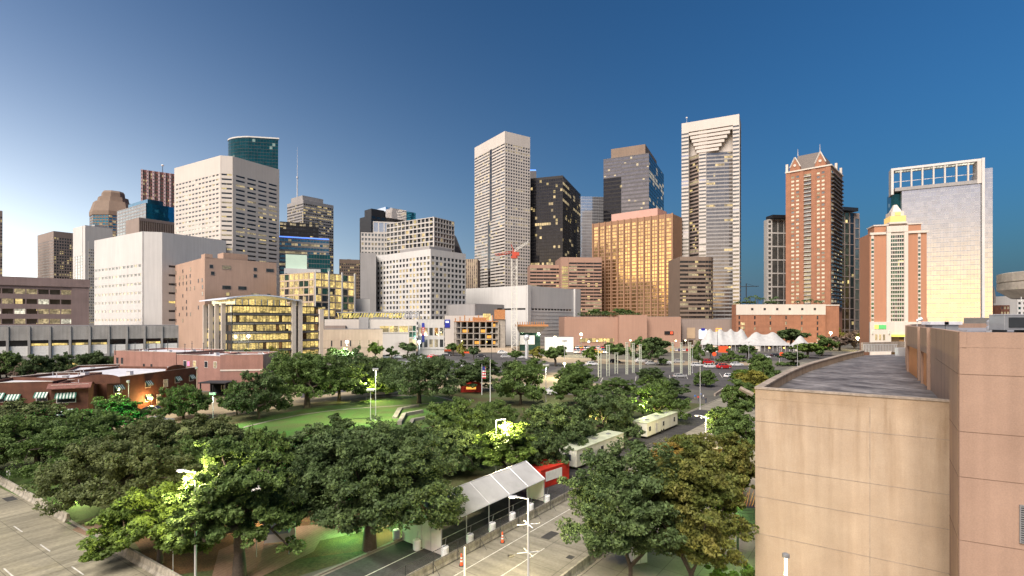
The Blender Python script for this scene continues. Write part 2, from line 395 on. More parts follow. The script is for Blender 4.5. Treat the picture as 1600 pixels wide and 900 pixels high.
# sliver of a tower at the left edge
T = Tower('office_tower', 'grey brown tower cut by the left edge of the view', xl=-40, xc=-30, yc=326, xr=4, D=600, ang=46, wall='taupe')
T.facade(1, 0, T.h, 38, 8, .6, .5, 'g_mixed', top=6); T.finish(units=1)
# brown tower
T = Tower('office_tower', 'brown grey concrete tower with square windows far left against the bright sky', xl=59, yl=368, xc=84, yc=361, xr=116, D=640, wall='taupe', hid=440)
T.facade(0, 0, T.h, 34, 12, .45, .45, 'g_dark', top=10, dp=.3); T.facade(1, 0, T.h, 34, 8, .62, .6, byrow(.3, 'l_dim', 'g_mixed', 3), top=7)
T.finish(units=2)
# white tower with tall glass strip
T = Tower('office_tower', 'white tower with one tall glowing glass strip beside the parking garage', xl=114, yl=357, xc=133, yc=352, xr=176, D=450, wall='white_stone', hid=505)
T.facade(0, 0, T.h, 30, 3, .9, .86, 'g_pale', u0=T.edge(0)[2]*.18, u1=T.edge(0)[2]*.82, top=26, dp=.3, ext=0)
z1 = T.h-14
T.facade(1, 0, z1, 34, 4, .62, .4, pick((2, 'g_dark'), (1, 'l_dim')), u0=T.U(1, 138), u1=T.U(1, 150), top=6)
T.finish(units=1)
# faceted tower with stepped brown crown
def oct_pts(cx, cy, rx, ry, n=8, ph=.39): return [(cx+rx*math.cos(ph+2*math.pi*k/n), cy+ry*math.sin(ph+2*math.pi*k/n)) for k in range(n)]
D = 800; cx = PX(177, D)
T = Tower('office_tower', 'tower of blue glass and rose granite with a faceted brown crown', xc=177, yc=340, D=D, poly=oct_pts(cx, D, 31, 26), wall='brown_stone', hid=372)
T.base = 0
for e in range(8):
    P, t, L = T.edge(e); n = (t[1], -t[0])
    if n[1] < .3: T.facade(e, T.h-70, T.h, 17, max(2, int(L/4)), .86, .62, pick((5, 'g_blue'), (2, 'g_brightblue'), (1, 'l_dim')), ext=0, dp=.3)
m = T.part('crown')
def ring(sx, z, k=T): return [(p[0]*sx+(cx-k.org[0])*(1-sx), p[1]*sx+(D-k.org[1])*(1-sx), z+k.h) for p in k.pts]
def loft(m, a, b, mat):
    n = len(a)
    for i in range(n):
        j = (i+1) % n; m.poly([a[i], a[j], b[j], b[i]], mat)
levels = [(1.03, 0), (1.03, 6), (.86, 22), (.70, 22.2), (.66, 30), (.52, 30.2), (.50, 37), (.44, 40)]
for q in range(len(levels)-1): loft(m, ring(*levels[q]), ring(*levels[q+1]), 'brown_stone')
m.poly(ring(*levels[-1]), 'slate_roof'); T.finish(parapet=False)
# stepped blue glass tower
T = Tower('office_tower', 'low blue and green glass tower in front of the striped pink tower', xl=183, yl=330, xc=228, yc=317, xr=274, D=640, wall='g_pale', hid=366)
T.facade(0, 0, T.h, 40, 10, .93, .62, 'g_pale', wall='grey_stone', dp=.25); T.facade(1, 0, T.h, 40, 9, .96, .93, 'g_brightblue', wall='g_blue', dp=.12)
m = T.part('penthouse'); m.box(T.b*.1, T.b*.62, 4, T.a*.7, T.h, T.h+6, 'g_blue'); T.finish(parapet=False)
# pink striped tower
T = Tower('office_tower', 'tall tower with vertical rose and white stripes and a ball mast on its roof', xl=219, xc=220, yc=264.5, xr=290, D=760, ang=36, a=30, wall='pink_stripe', hid=340)
surf('wine_stone', (.20, .085, .08), var=.1)
L1 = T.edge(1)[2]; ns = 8; cw = L1/ns
for q in range(ns):
    T.facade(1, 0, T.h, 48, 2, .70, .62, pick((9, 'g_bronze'), (1, 'l_dim')), u0=q*cw+cw*.34, u1=(q+1)*cw, ext=0, wall='wine_stone', top=3, dp=.2)
    T.facade(1, 0, T.h, 48, 1, .40, .40, 'g_pale', u0=q*cw, u1=q*cw+cw*.34, ext=0, dp=1.3)
m = T.part('roof_mast'); m.tube((L1*.48, 6, T.h), (L1*.48, 6, T.h+11), .5, .4, mat='metal_dark'); m.lathe([(.2, -1.6), (1.6, -.8), (1.9, 0), (1.6, .8), (.2, 1.6)], 10, 'paint_white', (L1*.48, 6, T.h+12)); T.finish(parapet=False, units=2)
# brown slab with fins
T = Tower('office_tower', 'low dark brown slab with close vertical fins behind the white block', xl=198, yl=345, xc=218, yc=340, xr=290, D=520, wall='taupe', hid=364)
T.facade(1, 0, T.h, 1, 26, .55, .985, 'g_bronze', dp=1.2, top=2, pier='taupe'); T.facade(0, 0, T.h, 1, 9, .4, .97, 'g_bronze', dp=.8, top=14); T.finish(parapet=False)
# teal curved tower
D = 600; k = D/F
pts = [(PX(431, D), D+6), (PX(428, D+30), D+30)] + [(PX(388, D)+(PX(345, D)-PX(388, D))*math.sin(a), D+18-18*math.cos(a)) for a in [math.pi*(.97-.97*q_/15) for q_ in range(16)]]
T = Tower('office_tower', 'teal glass tower with a curved white rimmed top rising behind the tall white block', xc=400, yc=213, D=D, poly=list(pts), wall='g_teal', hid=262)
for e in range(len(T.pts)):
    P, t, L = T.edge(e); n = (t[1], -t[0])
    if n[1] < .25 and L > 2: T.facade(e, T.h-60, T.h-2.5, 15, max(2, int(L/3)), .95, .90, 'g_teal', ext=0, dp=.12, wall='metal_dark')
m = T.part('roof_rim'); c0 = (sum(p[0] for p in T.pts)/len(T.pts), sum(p[1] for p in T.pts)/len(T.pts))
m.prism([(c0[0]+(p[0]-c0[0])*1.03, c0[1]+(p[1]-c0[1])*1.03) for p in T.pts], T.h-1.2, T.h+.3, 'white_stone'); T.finish(parapet=False)
# tall white block
T = Tower('office_tower', 'tall white block with rows of strip windows and a cut corner', xl=273, yl=263, xc=352, yc=241, xr=436, D=430, ch=6.5, wall='warm_white', hid=520)
fh = 3.95; nf = int((T.h-14)/fh); z0 = T.h-14-nf*fh
rr = random.Random(5)
T.facade(0, z0, T.h, nf, 13, .66, .36, byrow(.13, 'l_white', 'g_mixed', 5), top=14, ml=2, mr=2, dp=.35)
T.facade(1, z0, T.h, nf, 1, .86, .36, pick((6, 'g_mixed'), (1, 'l_dim')), top=14, ext=0, dp=.35)
T.facade(2, z0, T.h, nf, 4, .78, .38, byrow(.28, 'l_dim', 'g_band', 9), top=14, ml=1.5, mr=1.5, dp=.35, ext=0)
T.finish(units=2)
# white block in front
T = Tower('office_building', 'broad white block with a wide blank corner and ribbon windows', xl=148, yl=376, xc=232, yc=360, xr=353, D=380, ch=9, wall='white_stone', hid=508)
nf = 14; fh = 4.9; z0 = T.h-24-nf*fh
T.facade(0, max(z0, 0), T.h, 10, 13, .62, .27, byrow(.3, 'l_dim', 'g_mixed', 12), top=22, ml=1, mr=1, dp=.3)
T.facade(2, max(z0, 0), T.h, 10, 4, .80, .24, pick((5, 'g_dark'), (1, 'l_yellow')), top=22, ml=4, mr=20, dp=.3, ext=0)
T.finish(units=3)
# distant tower with mast
T = Tower('office_tower', 'grey banded tower carrying a very tall thin antenna mast', xl=449, yl=319, xc=474, yc=312, xr=521, D=720, wall='grey_stone', hid=440)
T.facade(0, 0, T.h, 46, 12, .8, .5, 'g_mixed', top=4, dp=.3); T.facade(1, 0, T.h, 46, 14, .86, .5, byrow(.2, 'l_dim', 'g_mixed', 31), top=4, dp=.3)
m = T.part('penthouse'); m.box(1, T.b*.7, 4, T.a*.8, T.h, T.h+7, 'grey_stone')
m = T.part('antenna_mast'); q = (2, T.a*.45); zt = T.zy(234, 745)
m.tube((*q, T.h), (*q, T.h+36), 1.0, .7, mat='metal_light'); m.tube((*q, T.h+36), (*q, zt), .45, .15, mat='metal_light'); m.lathe([(1.3, 0), (1.3, 2.5)], 8, 'metal_light', (*q, T.h+34)); T.finish(parapet=False)
# dark banded tower under it
T = Tower('office_building', 'dark building of glass bands below the antenna tower', xl=436, xc=437, yc=346, xr=498, D=560, ang=24, a=30, wall='black_frame', hid=420)
T.facade(1, 0, T.h, 30, 12, .85, .55, byrow(.2, 'l_dim', 'g_band', 4), dp=.3); T.finish(units=1)
T = Tower('office_building', 'glass banded block with a thin blue light line along its roof', xl=434, xc=435, yc=368, xr=514, D=520, ang=24, a=30, wall='dark_grey', hid=420)
T.facade(1, 0, T.h, 26, 16, .94, .55, byrow(.3, 'l_dim', 'g_blue', 14), dp=.3, wall='grey_stone', top=2)
m = T.part('light_strip'); emat('led_blue', (.1, .25, 1), 2.0); m.fbox((0, 0), (1, 0), 0, T.b, .5, .8, T.h-1.4, T.h-.5, 'led_blue'); T.finish()
# green and white small tower
T = Tower('office_building', 'teal glass box with a mint top behind the small white gridded block', xl=478, xc=482, yc=397, xr=516, D=450, ang=21, wall='dark_grey', hid=425)
T.facade(1, 0, T.h, 20, 8, .94, .88, 'g_teal', dp=.12); T.finish()
T = Tower('office_building', 'small white gridded block with a pale green roof box', xl=443, xc=444, yc=419, xr=501, D=395, ang=22, wall='white_stone', hid=428)
T.facade(1, 0, T.h, 15, 9, .5, .5, pick((3, 'g_mixed'), (1, 'l_dim')), top=3)
m = T.part('roof_box'); surf('mint', (.50, .66, .55), var=.05); m.box(1, T.b*.62, 2, 14, T.h, T.h+11, 'mint'); T.finish(parapet=False)
# yellow lit office block
T = Tower('office_building', 'glowing yellow office block with a white frame grid', xl=438, yl=429, xc=491, yc=425, xr=553, D=360, wall='beige', hid=497)
T.facade(0, 0, T.h, 11, 7, .88, .78, pick((5, 'l_office'), (1, 'g_green'), (2, 'g_mixed')), dp=.5); T.facade(1, 0, T.h, 11, 6, .88, .80, pick((5, 'l_office'), (1, 'g_green'), (2, 'g_mixed')), dp=.5)
m = T.part('frame'); 
for k in range(4): m.fbox((0, 0), (1, 0), k*T.b/3-.5+(.5 if k == 0 else 0), k*T.b/3+.5, .5, 1.3, 0, T.h+1.5, 'white_stone')
T.finish(units=2)
# small far brown
T = Tower('office_tower', 'small dark brown tower far behind the glowing office block', xl=529, xc=530, yc=405, xr=563, D=760, ang=18, wall='brown_stone', hid=460)
T.facade(1, 0, T.h, 24, 10, .6, .5, 'g_mixed', top=5); T.finish(units=1)
# cluster left of centre
T = Tower('office_tower', 'charcoal tower behind with a bright blue glass top box', xl=562, yl=341, xc=580, yc=336, xr=651, D=640, wall='black_frame', hid=400)
T.facade(1, 0, T.h, 30, 10, .8, .6, 'g_black', dp=.2)
m = T.part('glass_box'); m.box(T.b*.32, T.b*.78, 2, 30, T.h, T.h+14, 'g_silver'); m.box(T.b*.785, T.b, 2, 30, T.h-6, T.h+13, 'g_brightblue')
m = T.part('penthouse'); m.box(2, T.b*.30, 3, 20, T.h, T.h+9, 'black_frame'); T.finish(parapet=False)
T = Tower('office_tower', 'pale concrete tower with large reflecting windows left of the gridded tower', xl=563, xc=564, yc=363, xr=626, D=556, ang=13, a=16, wall='pale_grid', hid=400)
zt = T.zy(350)
T.facade(1, 0, T.h, 24, 12, .6, .55, byrow(.15, 'l_dim', 'g_pale', 8), dp=.6)
m = T.part('upper_block'); m.box(T.b*.3, T.b, .0, 22, T.h, T.zy(345), 'pale_grid'); P0 = (T.b*.3, 0)
T.facade(1, T.h, T.zy(345), 1, 5, .78, .8, 'g_silver', P=P0, t=(1, 0), L=T.b*.7, u1=T.b*.7, dp=.4, frame='upper_block'); T.finish(parapet=False)
T = Tower('office_tower', 'concrete tower with an open square grid of deep windows', xl=605, yl=350, xc=678, yc=339, xr=709, D=520, wall='pale_grid', hid=400)
T.facade(0, 0, T.h, 26, 12, .80, .72, byrow(.12, 'l_warm', 'g_mixed', 17), dp=1.0); T.facade(1, 0, T.h, 26, 7, .84, .74, byrow(.12, 'l_dim', 'g_dark', 18), dp=1.0); T.finish(units=1)
T = Tower('office_building', 'white gridded office block with square windows beside a blank grey side wall', xl=580, yl=401, xc=673, yc=389, xr=727, D=440, wall='white_stone', hid=497)
def gg(i, j, rng): return rng.choices(['l_warm', 'g_pale', 'g_dark'], [6, 1, 2])[0] if 9 <= j <= 14 else rng.choices(['g_mixed', 'g_dark', 'l_dim'], [4, 5, 1])[0]
T.facade(0, 0, T.h, 17, 18, .6, .55, gg, dp=.6, top=5); T.facade(1, 0, T.h, 17, 9, .66, .6, pick((6, 'g_dark'), (1, 'l_dim')), dp=.6, top=5)
m = T.part('rooftop_block'); m.box(4, 30, 6, T.a*.55, T.h, T.h+3.5, 'grey_stone'); T.finish(parapet=True)
T = Tower('office_building', 'blank pale grey block at the left of the white gridded building', xl=562, xc=563, yc=395, xr=582, D=470, ang=16, b=14, wall='grey_stone', a=40); T.finish(units=1)
# white low plant blocks between
T = Tower('low_building', 'small white cube on the museum roof left of the gridded block', xl=551, xc=552, yc=467, xr=578, D=400, ang=17, wall='white_stone', base=0); T.finish()
# dark blade tower, brown tower
D = 640
T = Tower('office_tower', 'dark glass tower with a steep slanting roof edge behind the gridded tower', xl=690, xc=692, yc=461, xr=730, D=D, ang=0, wall='black_frame', a=30)
m = T.part('sloped_roof'); b = T.b
for y in (0,):
    p = [(0, 0, T.h), (b, 0, T.h), (b, 30, T.h), (0, 30, T.h), (0, 0, T.zy(350)), (b*.28, 0, T.zy(360)), (b*.28, 30, T.zy(360)), (0, 30, T.zy(350))]
    m.poly([(0, 0, T.h), (b, 0, T.h), (b, 0, T.zy(420)), (b*.45, 0, T.zy(365)), (0, 0, T.zy(345))], 'g_black'); m.poly([(b, 30, T.h), (0, 30, T.h), (0, 30, T.zy(345)), (b*.45, 30, T.zy(365)), (b, 30, T.zy(420))], 'g_black')
    m.poly([(b, 0, T.h), (b, 30, T.h), (b, 30, T.zy(420)), (b, 0, T.zy(420))], 'g_black'); m.poly([(b, 0, T.zy(420)), (b, 30, T.zy(420)), (b*.45, 30, T.zy(365)), (b*.45, 0, T.zy(365))], 'dark_grey'); m.poly([(b*.45, 0, T.zy(365)), (b*.45, 30, T.zy(365)), (0, 30, T.zy(345)), (0, 0, T.zy(345))], 'dark_grey'); m.poly([(0, 30, T.h), (0, 0, T.h), (0, 0, T.zy(345)), (0, 30, T.zy(345))], 'g_black')
T.finish(parapet=False)
T = Tower('office_tower', 'small tan ribbed building between the gridded block and the tall white tower', xl=726, xc=727, yc=405, xr=746, D=620, ang=-4, wall='brown_stone', a=25, hid=448)
T.facade(1, 0, T.h, 26, 6, .4, .7, pick((2, 'l_dim'), (3, 'g_mixed')), pier='beige', pp=.2); T.finish()
# tall white tower
T = Tower('office_tower', 'tallest plain white tower with a blank top band and a dark vertical slot', xl=742, yl=231, xc=789, yc=205, xr=828, D=640, wall='warm_white', hid=448)
top = 14; fh = 3.95; nf = int((T.h-top)/fh); z0 = T.h-top-nf*fh
L0 = T.edge(0)[2]
zs = z0+nf*fh*.62   # the slot shifts half way
sec = ((T.h-top, zs, .52, .60), (zs, z0, .46, .55))
strip = lambda i, j, rng: 'g_band' if rng.random() > .1 else 'l_dim'
for (za, zb, sa, sb) in sec:
    n = round((za-zb)/fh)
    T.facade(0, zb, za, n, 4, .985, .45, pick((5, 'g_band'), (1, 'g_pale')), u0=0, u1=L0*sa, dp=.5, ext=0)
    T.facade(0, zb, za, n, 3, .985, .45, pick((5, 'g_band'), (1, 'g_pale')), u0=L0*sb, u1=L0, dp=.5, ext=.5)
    T.facade(0, zb, za, max(2, n//2), 1, .9, .85, 'g_black', u0=L0*sa, u1=L0*sb, dp=.1, ext=0, wall='dark_grey')
T.facade(1, z0, T.h, nf, 10, .62, .52, byrow(.12, 'l_dim', 'g_dark', 77), top=top, dp=.45)
T.body.fbox(T.edge(0)[0], T.edge(0)[1], 0, L0+.5, 0, .52, T.h-top, T.h, 'warm_white')
T.finish(units=0)
# white low convention hall
T = Tower('low_building', 'broad white windowless hall with one thin dark strip and a rounded pilaster', xl=706, xc=822, yc=446, xr=907, ang=50, D=480, wall='white_stone', hid=530)
T.facade(0, 0, T.h, 1, 7, .93, .10, 'g_black', dp=.4, top=14, bot=T.h-14-16); T.facade(1, 0, T.h, 1, 14, .82, .10, 'g_black', dp=.4, top=14, bot=T.h-14-16, ml=2, mr=18)
m = T.part('pilaster'); m.fbox((0, 0), (1, 0), T.b-14, T.b-4, .4, 2.4, 0, T.h+.4, 'white_stone'); m.build('pilaster', T.root); m.v, m.f, m.m = [], [], []; m.fbox((0, 0), (1, 0), 0, 5, .4, 2.2, 0, T.h+.4, 'white_stone')
m = T.part('wall_fins')
for k in range(9): m.fbox((0, 0), (1, 0), 6, T.b-15, .4, .62, 3+k*3.6, 3.5+k*3.6, 'pale_grid')
T.finish()
# black glass tower
T = Tower('office_tower', 'slim black tower with a blue beacon top just behind the black glass tower', xl=826, xc=827, yc=267, xr=838, D=760, ang=0, a=20, wall='dark_grey')
m = T.part('beacon'); m.box(.5, T.b-.5, 1, 19, T.h+.3, T.h+2.2, 'led_blue'); T.finish()
T = Tower('office_tower', 'black glass tower dotted with lit offices behind the brown hotel', xl=829, yl=279, xc=879, yc=274, xr=907, D=660, wall='black_frame', hid=415)
T.facade(0, 0, T.h, 48, 14, .88, .80, byrow(.06, 'l_warm', 'g_black', 41), dp=.25, top=3); T.facade(1, 0, T.h, 48, 9, .9, .82, byrow(.08, 'l_dim', 'g_black', 42), dp=.25, top=3)
T.finish(units=2)
T = Tower('office_tower', 'silver mirror glass tower seen between two dark towers', xl=907, xc=908, yc=307, xr=946, D=820, ang=6, a=40, wall='metal_light', hid=405)
T.facade(1, 0, T.h, 46, 14, .94, .90, 'g_silver', dp=.12); T.finish()
# dark tower with silver bands
T = Tower('office_tower', 'dark glass tower with silver bands and a brown roof block behind the hotel', xl=943, yl=249, xc=1014, yc=239, xr=1037, D=760, wall='dark_grey', hid=345)
L0 = T.edge(0)[2]
T.facade(0, 0, T.h, 46, 1, .995, .62, 'g_band2', dp=.3, wall='dark_grey', u0=L0*.4); T.facade(0, 0, T.h-30, 40, 10, .95, .62, 'g_black', dp=.3, wall='black_frame', u0=0, u1=L0*.4); T.facade(0, T.h-30, T.h, 6, 1, .995, .62, 'g_band2', dp=.3, wall='dark_grey', u0=0, u1=L0*.4)
T.facade(1, 0, T.h, 46, 9, .95, .8, byrow(.1, 'l_dim', 'g_black', 52), dp=.25, wall='black_frame')
m = T.part('rooftop_block'); m.box(3, T.b*.75, 6, L0*.84, T.h, T.h+15, 'brown_stone'); T.finish(parapet=False)
# brown banded building behind the hall
T = Tower('office_building', 'low brown banded office building left of the brown hotel', xl=826, xc=828, yc=414, xr=880, D=600, ang=4, a=30, wall='rose_stone', hid=450)
T.facade(1, 0, T.h, 22, 5, .98, .55, pick((7, 'g_band'), (1, 'l_dim')), dp=.5, top=3); T.finish()
T = Tower('office_building', 'brown banded block with one lit stair column touching the hotel', xl=874, xc=876, yc=402, xr=940, D=590, ang=4, a=40, wall='rose_stone', hid=494)
T.facade(1, 0, T.h, 24, 1, .9, .72, 'l_yellow', u0=1, u1=9, dp=.3, top=10); T.facade(1, 0, T.h, 24, 4, .98, .55, pick((7, 'g_band'), (1, 'l_dim')), u0=9.5, dp=.5, top=5); T.finish()
# brown hotel
T = Tower('hotel', 'big brown hotel slab whose gold windows mirror the dawn', xl=926, yl=350, xc=1050, yc=333.5, xr=1066, D=560, wall='hotel_brown', hid=500)
L0 = T.edge(0)[2]; ng = 12; cw = L0/ng; nf = 27
top = 4
for q in range(ng):
    wide = q in (0, 3, 6, 11)
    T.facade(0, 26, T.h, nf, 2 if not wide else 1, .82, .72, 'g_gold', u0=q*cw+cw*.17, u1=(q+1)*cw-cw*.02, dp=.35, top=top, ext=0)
    T.body.fbox(T.edge(0)[0], T.edge(0)[1], q*cw-cw*.02+(cw*.02 if q == 0 else 0), q*cw+cw*.17, 0, 1.5, 26, T.h+.3, 'hotel_brown')
T.body.fbox(T.edge(0)[0], T.edge(0)[1], L0-.02*cw, L0+1.5, 0, 1.5, 26, T.h+.3, 'hotel_brown')
m = T.part('rooftop_block'); surf('pink_cap', (.50, .30, .25), var=.05); m.box(3, T.b-1, L0*.18, L0*.76, T.h, T.h+9, 'pink_cap'); T.finish(parapet=False)
# hotel podium
T = Tower('hotel_podium', 'pinkish brown hotel podium with planted terrace and blank walls', xl=880, yl=496.5, xc=1006, yc=496, xr=1064, D=460, ang=12, a=30, wall='rose_stone', hid=560) if False else Tower('hotel_podium', 'pinkish brown hotel podium with planted terrace and blank walls', xl=880, xc=882, yc=495, xr=1064, D=455, ang=2, a=40, wall='rose_stone')
m = T.part('podium_block'); m.box(T.U(1, 965), T.U(1, 1008), -6, -.02, 0, T.h+1.5, 'rose_stone')
T.facade(1, 4, 8, 1, 4, .9, .8, 'l_yellow', u0=T.U(1, 905), u1=T.U(1, 960), dp=.3, ext=0); 
m = T.part('entrance_sign'); emat('sign_red_lit', (1, .12, .05), .8); m.fbox((0, 0), (1, 0), T.U(1, 1038), T.U(1, 1052), .1, .5, 11, 14, 'black_frame'); m.fbox((0, 0), (1, 0), T.U(1, 1047), T.U(1, 1051), .5, .6, 11.4, 13.6, 'sign_red_lit')
T.finish(pname='window')
# rounded banded tower right of hotel
D = 520; pc = PX(1085, D); pts = [(PX(1060, D), D-4)] + [(PX(1100, D)+math.sin(a)*11, D+8-math.cos(a)*12) for a in [0, .3, .6, .9, 1.2, 1.57]] + [(PX(1100, D)+11, D+34), (PX(1060, D), D+34)]
T = Tower('office_building', 'dark brown office building with ribbon windows and a rounded right end', xc=1085, yc=402, D=D, poly=pts, wall='brown_stone', hid=500)
for e in range(0, 7):
    L = T.edge(e)[2]; T.facade(e, 12, T.h, 17, max(1, int(L/7)), .985, .52, pick((6, 'g_band'), (1, 'l_dim')), dp=.4, top=3, ext=0)
T.finish()
# notched tower
T = Tower('office_tower', 'tallest banded tower with a deep notch and stepped top under a blank cap', xl=1065, yl=193, xc=1155, yc=178, xr=1162, b=60, D=560, wall=None, hid=500)
L0, b = T.a, T.b; h = T.h; dpt = max(b, 34); b = T.b
# core is cut back 9 m; local x axis points to the right/back, left face at x=0
rc = 9.0; T.body.box(rc, dpt*.9, .3, L0-.3, 0, h-.4, 'warm_white') if False else None
zc = h-11   # cap underside
fy = lambda px: L0-T.U(0, px)
ya, yb, yc_, yd = fy(1076), fy(1092), fy(1103), fy(1145)
T.pts = [(0, L0), (0, 0), (dpt*.55, 0), (dpt*.55, L0)]
T.body.box(rc, dpt*.55, .5, L0-.5, 0, h-.5, 'warm_white')
T.body.box(0, rc, ya, L0, 0, h, 'warm_white'); T.body.box(0, rc, 0, yd, 0, h, 'warm_white'); T.body.box(0, rc+.2, yd, ya, zc, h-.02, 'warm_white')
T.body.box(rc, dpt*.55+.1, 0, L0, zc, h-.04, 'warm_white')
nfl = 56; fh = (zc-6)/nfl; z0 = zc-nfl*fh
gl = pick((8, 'g_pale'), (1, 'g_silver'))
T.facade(0, z0, zc, nfl, 1, .97, .46, gl, u0=0, u1=L0-ya, dp=.4, ext=0); T.facade(0, z0, zc, nfl, 1, .97, .46, gl, u0=L0-yd, u1=L0, dp=.4, ext=.4)
# V bay: pale column with two slanting dark faces
colA, colB = (1.0, yb), (1.0, yc_); inL, inR = (rc, ya), (rc, yd)
T.body.prism([inL, colA, colB, inR, (rc+.5, yd), (rc+.5, ya)], 0, zc-.1, 'warm_white')
def ed(Pa, Pb): L = math.hypot(Pb[0]-Pa[0], Pb[1]-Pa[1]); return Pa, ((Pb[0]-Pa[0])/L, (Pb[1]-Pa[1])/L), L
P, t, L = ed(inL, colA); zs = zc-26; n = int((zs-z0)/fh); T.facade(0, zs-n*fh, zs, n, 1, .98, .6, pick((8, 'g_band'), (1, 'l_dim')), P=P, t=t, L=L, u1=L-.2, dp=.3, ext=0, wall='taupe')
P, t, L = ed(colA, colB); T.facade(0, z0, zs, n+2, 1, .97, .46, gl, P=P, t=t, L=L, u1=L, dp=.3, ext=0)
P, t, L = ed(colB, inR); T.facade(0, zs-n*fh, zs, n, 3, .985, .6, byrow(.02, 'l_warm', 'g_band2', 61), P=P, t=t, L=L, u0=.2, u1=L, dp=.3, ext=0, wall='grey_stone')
m = T.part('stepped_cornice')
for k in range(6):
    f = k/6; m.box(.3+f*.2, rc+.3, ya+(yb-ya)*f*.9-.1, yd+(yc_-yd)*f*.62+.1, 0, 0, 'warm_white') if False else m.box(.25+k*.02, rc+.3, yd+(yc_-yd)*(f*.62)+.06, ya+(yb-ya)*f*.9-.06, zc-(k+1)*4.2, zc-k*4.2-1.2, 'warm_white'); m.box(1.4, rc+.2, yd+(yc_-yd)*(f*.62)+.3, ya+(yb-ya)*f*.9-.3, zc-k*4.2-1.25, zc-k*4.2, 'brown_stone')
T.facade(1, 0, h, 50, 1, .9, .4, 'g_dark', dp=.3, ext=0, top=10, wall='grey_stone', P=(0, 0), t=(1, 0), L=dpt*.5, u1=dpt*.55)
m = T.part('aircraft_light'); m.tube((6, L0*.92, h), (6, L0*.92, h+7), .3, .2, mat='metal_grey'); m.lathe([(.3, 0), (1.1, .6), (1.1, 1.2), (.3, 1.8)], 8, 'paint_white', (6, L0*.92, h+7)); T.finish(parapet=False)
# small low lobby building with banners
T = Tower('low_building', 'pale low lobby building with white lit banner screens behind the tents', xl=1062, xc=1066, yc=499, xr=1146, D=470, ang=2, a=8, wall='taupe')
T.facade(1, 1, 6, 1, 9, .8, .8, pick((2, 'l_dim'), (3, 'g_bronze')), dp=.3)
m = T.part('banner'); surf('banner_tan', (.45, .33, .22), var=.1); m.fbox((0, 0), (1, 0), T.U(1, 1073), T.U(1, 1086), .4, .6, 7, 17, 'banner_tan')
m = T.part('screen'); emat('screen_white', (.85, .97, 1), 2.2); m.fbox((0, 0), (1, 0), T.U(1, 1092), T.U(1, 1104), .4, .7, 7, 15, 'screen_white'); m = T.part('screen_top'); m.fbox((0, 0), (1, 0), T.U(1, 1095), T.U(1, 1101), .72, .9, 14, 16.4, 'sign_blue')
m = T.part('lit_sign'); emat('amber', (1, .45, .08), 1.2); m.fbox((0, 0), (1, 0), T.U(1, 1118), T.U(1, 1127), .5, 1.0, 12, 16.5, 'amber')
m = T.part('green_sign'); emat('lime_lit', (.45, 1, .4), 1.4); m.fbox((0, 0), (1, 0), T.U(1, 1144), T.U(1, 1145.6), .5, 1.2, 8, 15, 'lime_lit'); T.finish()

# ---------------- right group
# glass towers behind the brick tower
T = Tower('office_tower', 'white framed glass tower with a dark canopy roof left of the brick tower', xl=1197, xc=1199, yc=343, xr=1243, D=600, ang=6, a=7, wall='pale_grid', hid=470)
T.facade(1, 0, T.h, 9, 4, .90, .90, 'g_pale', dp=.4, u0=T.U(1, 1206)); T.facade(1, 0, T.h, 27, 1, .6, .6, 'g_pale', u0=0, u1=T.U(1, 1206), dp=.4)
m = T.part('canopy_roof'); m.box(T.U(1, 1204), T.b, -4, 9, T.h+1, T.h+5, 'black_frame'); T.finish(parapet=False)
T = Tower('office_tower', 'dark framed glass tower with a canopy roof right of the brick tower', xl=1296, xc=1298, yc=330, xr=1343, D=590, ang=16, a=38, wall='taupe', hid=520)
T.facade(1, 0, T.h, 12, 2, .86, .93, 'g_bronze', dp=.5, u0=T.U(1, 1312), u1=T.U(1, 1327)); T.facade(1, 0, T.h, 12, 1, .75, .94, 'g_black', dp=.5, u0=T.U(1, 1327), u1=T.U(1, 1335)); T.facade(1, 0, T.h-6, 12, 1, .8, .9, 'g_pale', dp=.5, u0=T.U(1, 1335))
m = T.part('canopy_roof'); m.box(2, T.U(1, 1335), -5, 30, T.h+1, T.h+5, 'black_frame'); T.finish(parapet=False)
# brick residential tower
T = Tower('residential_tower', 'tall red brick apartment tower with gables and a steep grey roof', xl=1228, xc=1298, yc=258, xr=1316, ang=47, D=520, wall='red_brick', hid=478)
L0, b, h = T.a, T.b, T.h; u = lambda px: T.U(0, px)
zb = T.zy(480); nf = 34; fh = (h-4-zb)/nf
T.facade(0, zb, h, nf, 2, .62, .56, pick((2, 'g_pale'), (6, 'blind'), (1, 'l_dim')), u0=u(1235), u1=u(1250), dp=.4, ext=0, top=4)
T.facade(0, zb, h, nf, 2, .62, .56, pick((2, 'g_pale'), (6, 'blind'), (1, 'l_dim')), u0=u(1275), u1=u(1290), dp=.4, ext=0, top=4)
T.facade(0, zb, h, nf, 1, .92, .62, pick((6, 'g_pale'), (2, 'l_dim')), u0=u(1256), u1=u(1268), dp=.2, ext=0, top=4)
m = T.part('balcony')
for i in range(nf):
    m.fbox(*T.edge(0)[:2], u(1256)+.2, u(1268)-.2, .22, 1.6, zb+i*fh+.2, zb+i*fh+.9, 'pale_grid')
for px in ((1228, 1235), (1250, 1256), (1268, 1275), (1290, 1298)):
    T.body.fbox(*T.edge(0)[:2], max(0, u(px[0])), min(L0, u(px[1])), 0, .8, 0, h, 'red_brick')
T.facade(1, zb, h, nf, 4, .75, .7, pick((4, 'g_bronze'), (1, 'l_dim')), dp=.2, ext=0, top=4, wall='hotel_brown')
bt = MB()
for i in range(nf):
    T.part('side_balcony_rail').fbox((0, 0), (1, 0), b*.06, b*.94, .2, 2.2, zb+i*fh+.3, zb+i*fh+1.2, 'dark_grey')
tag(T.root, kind=None)
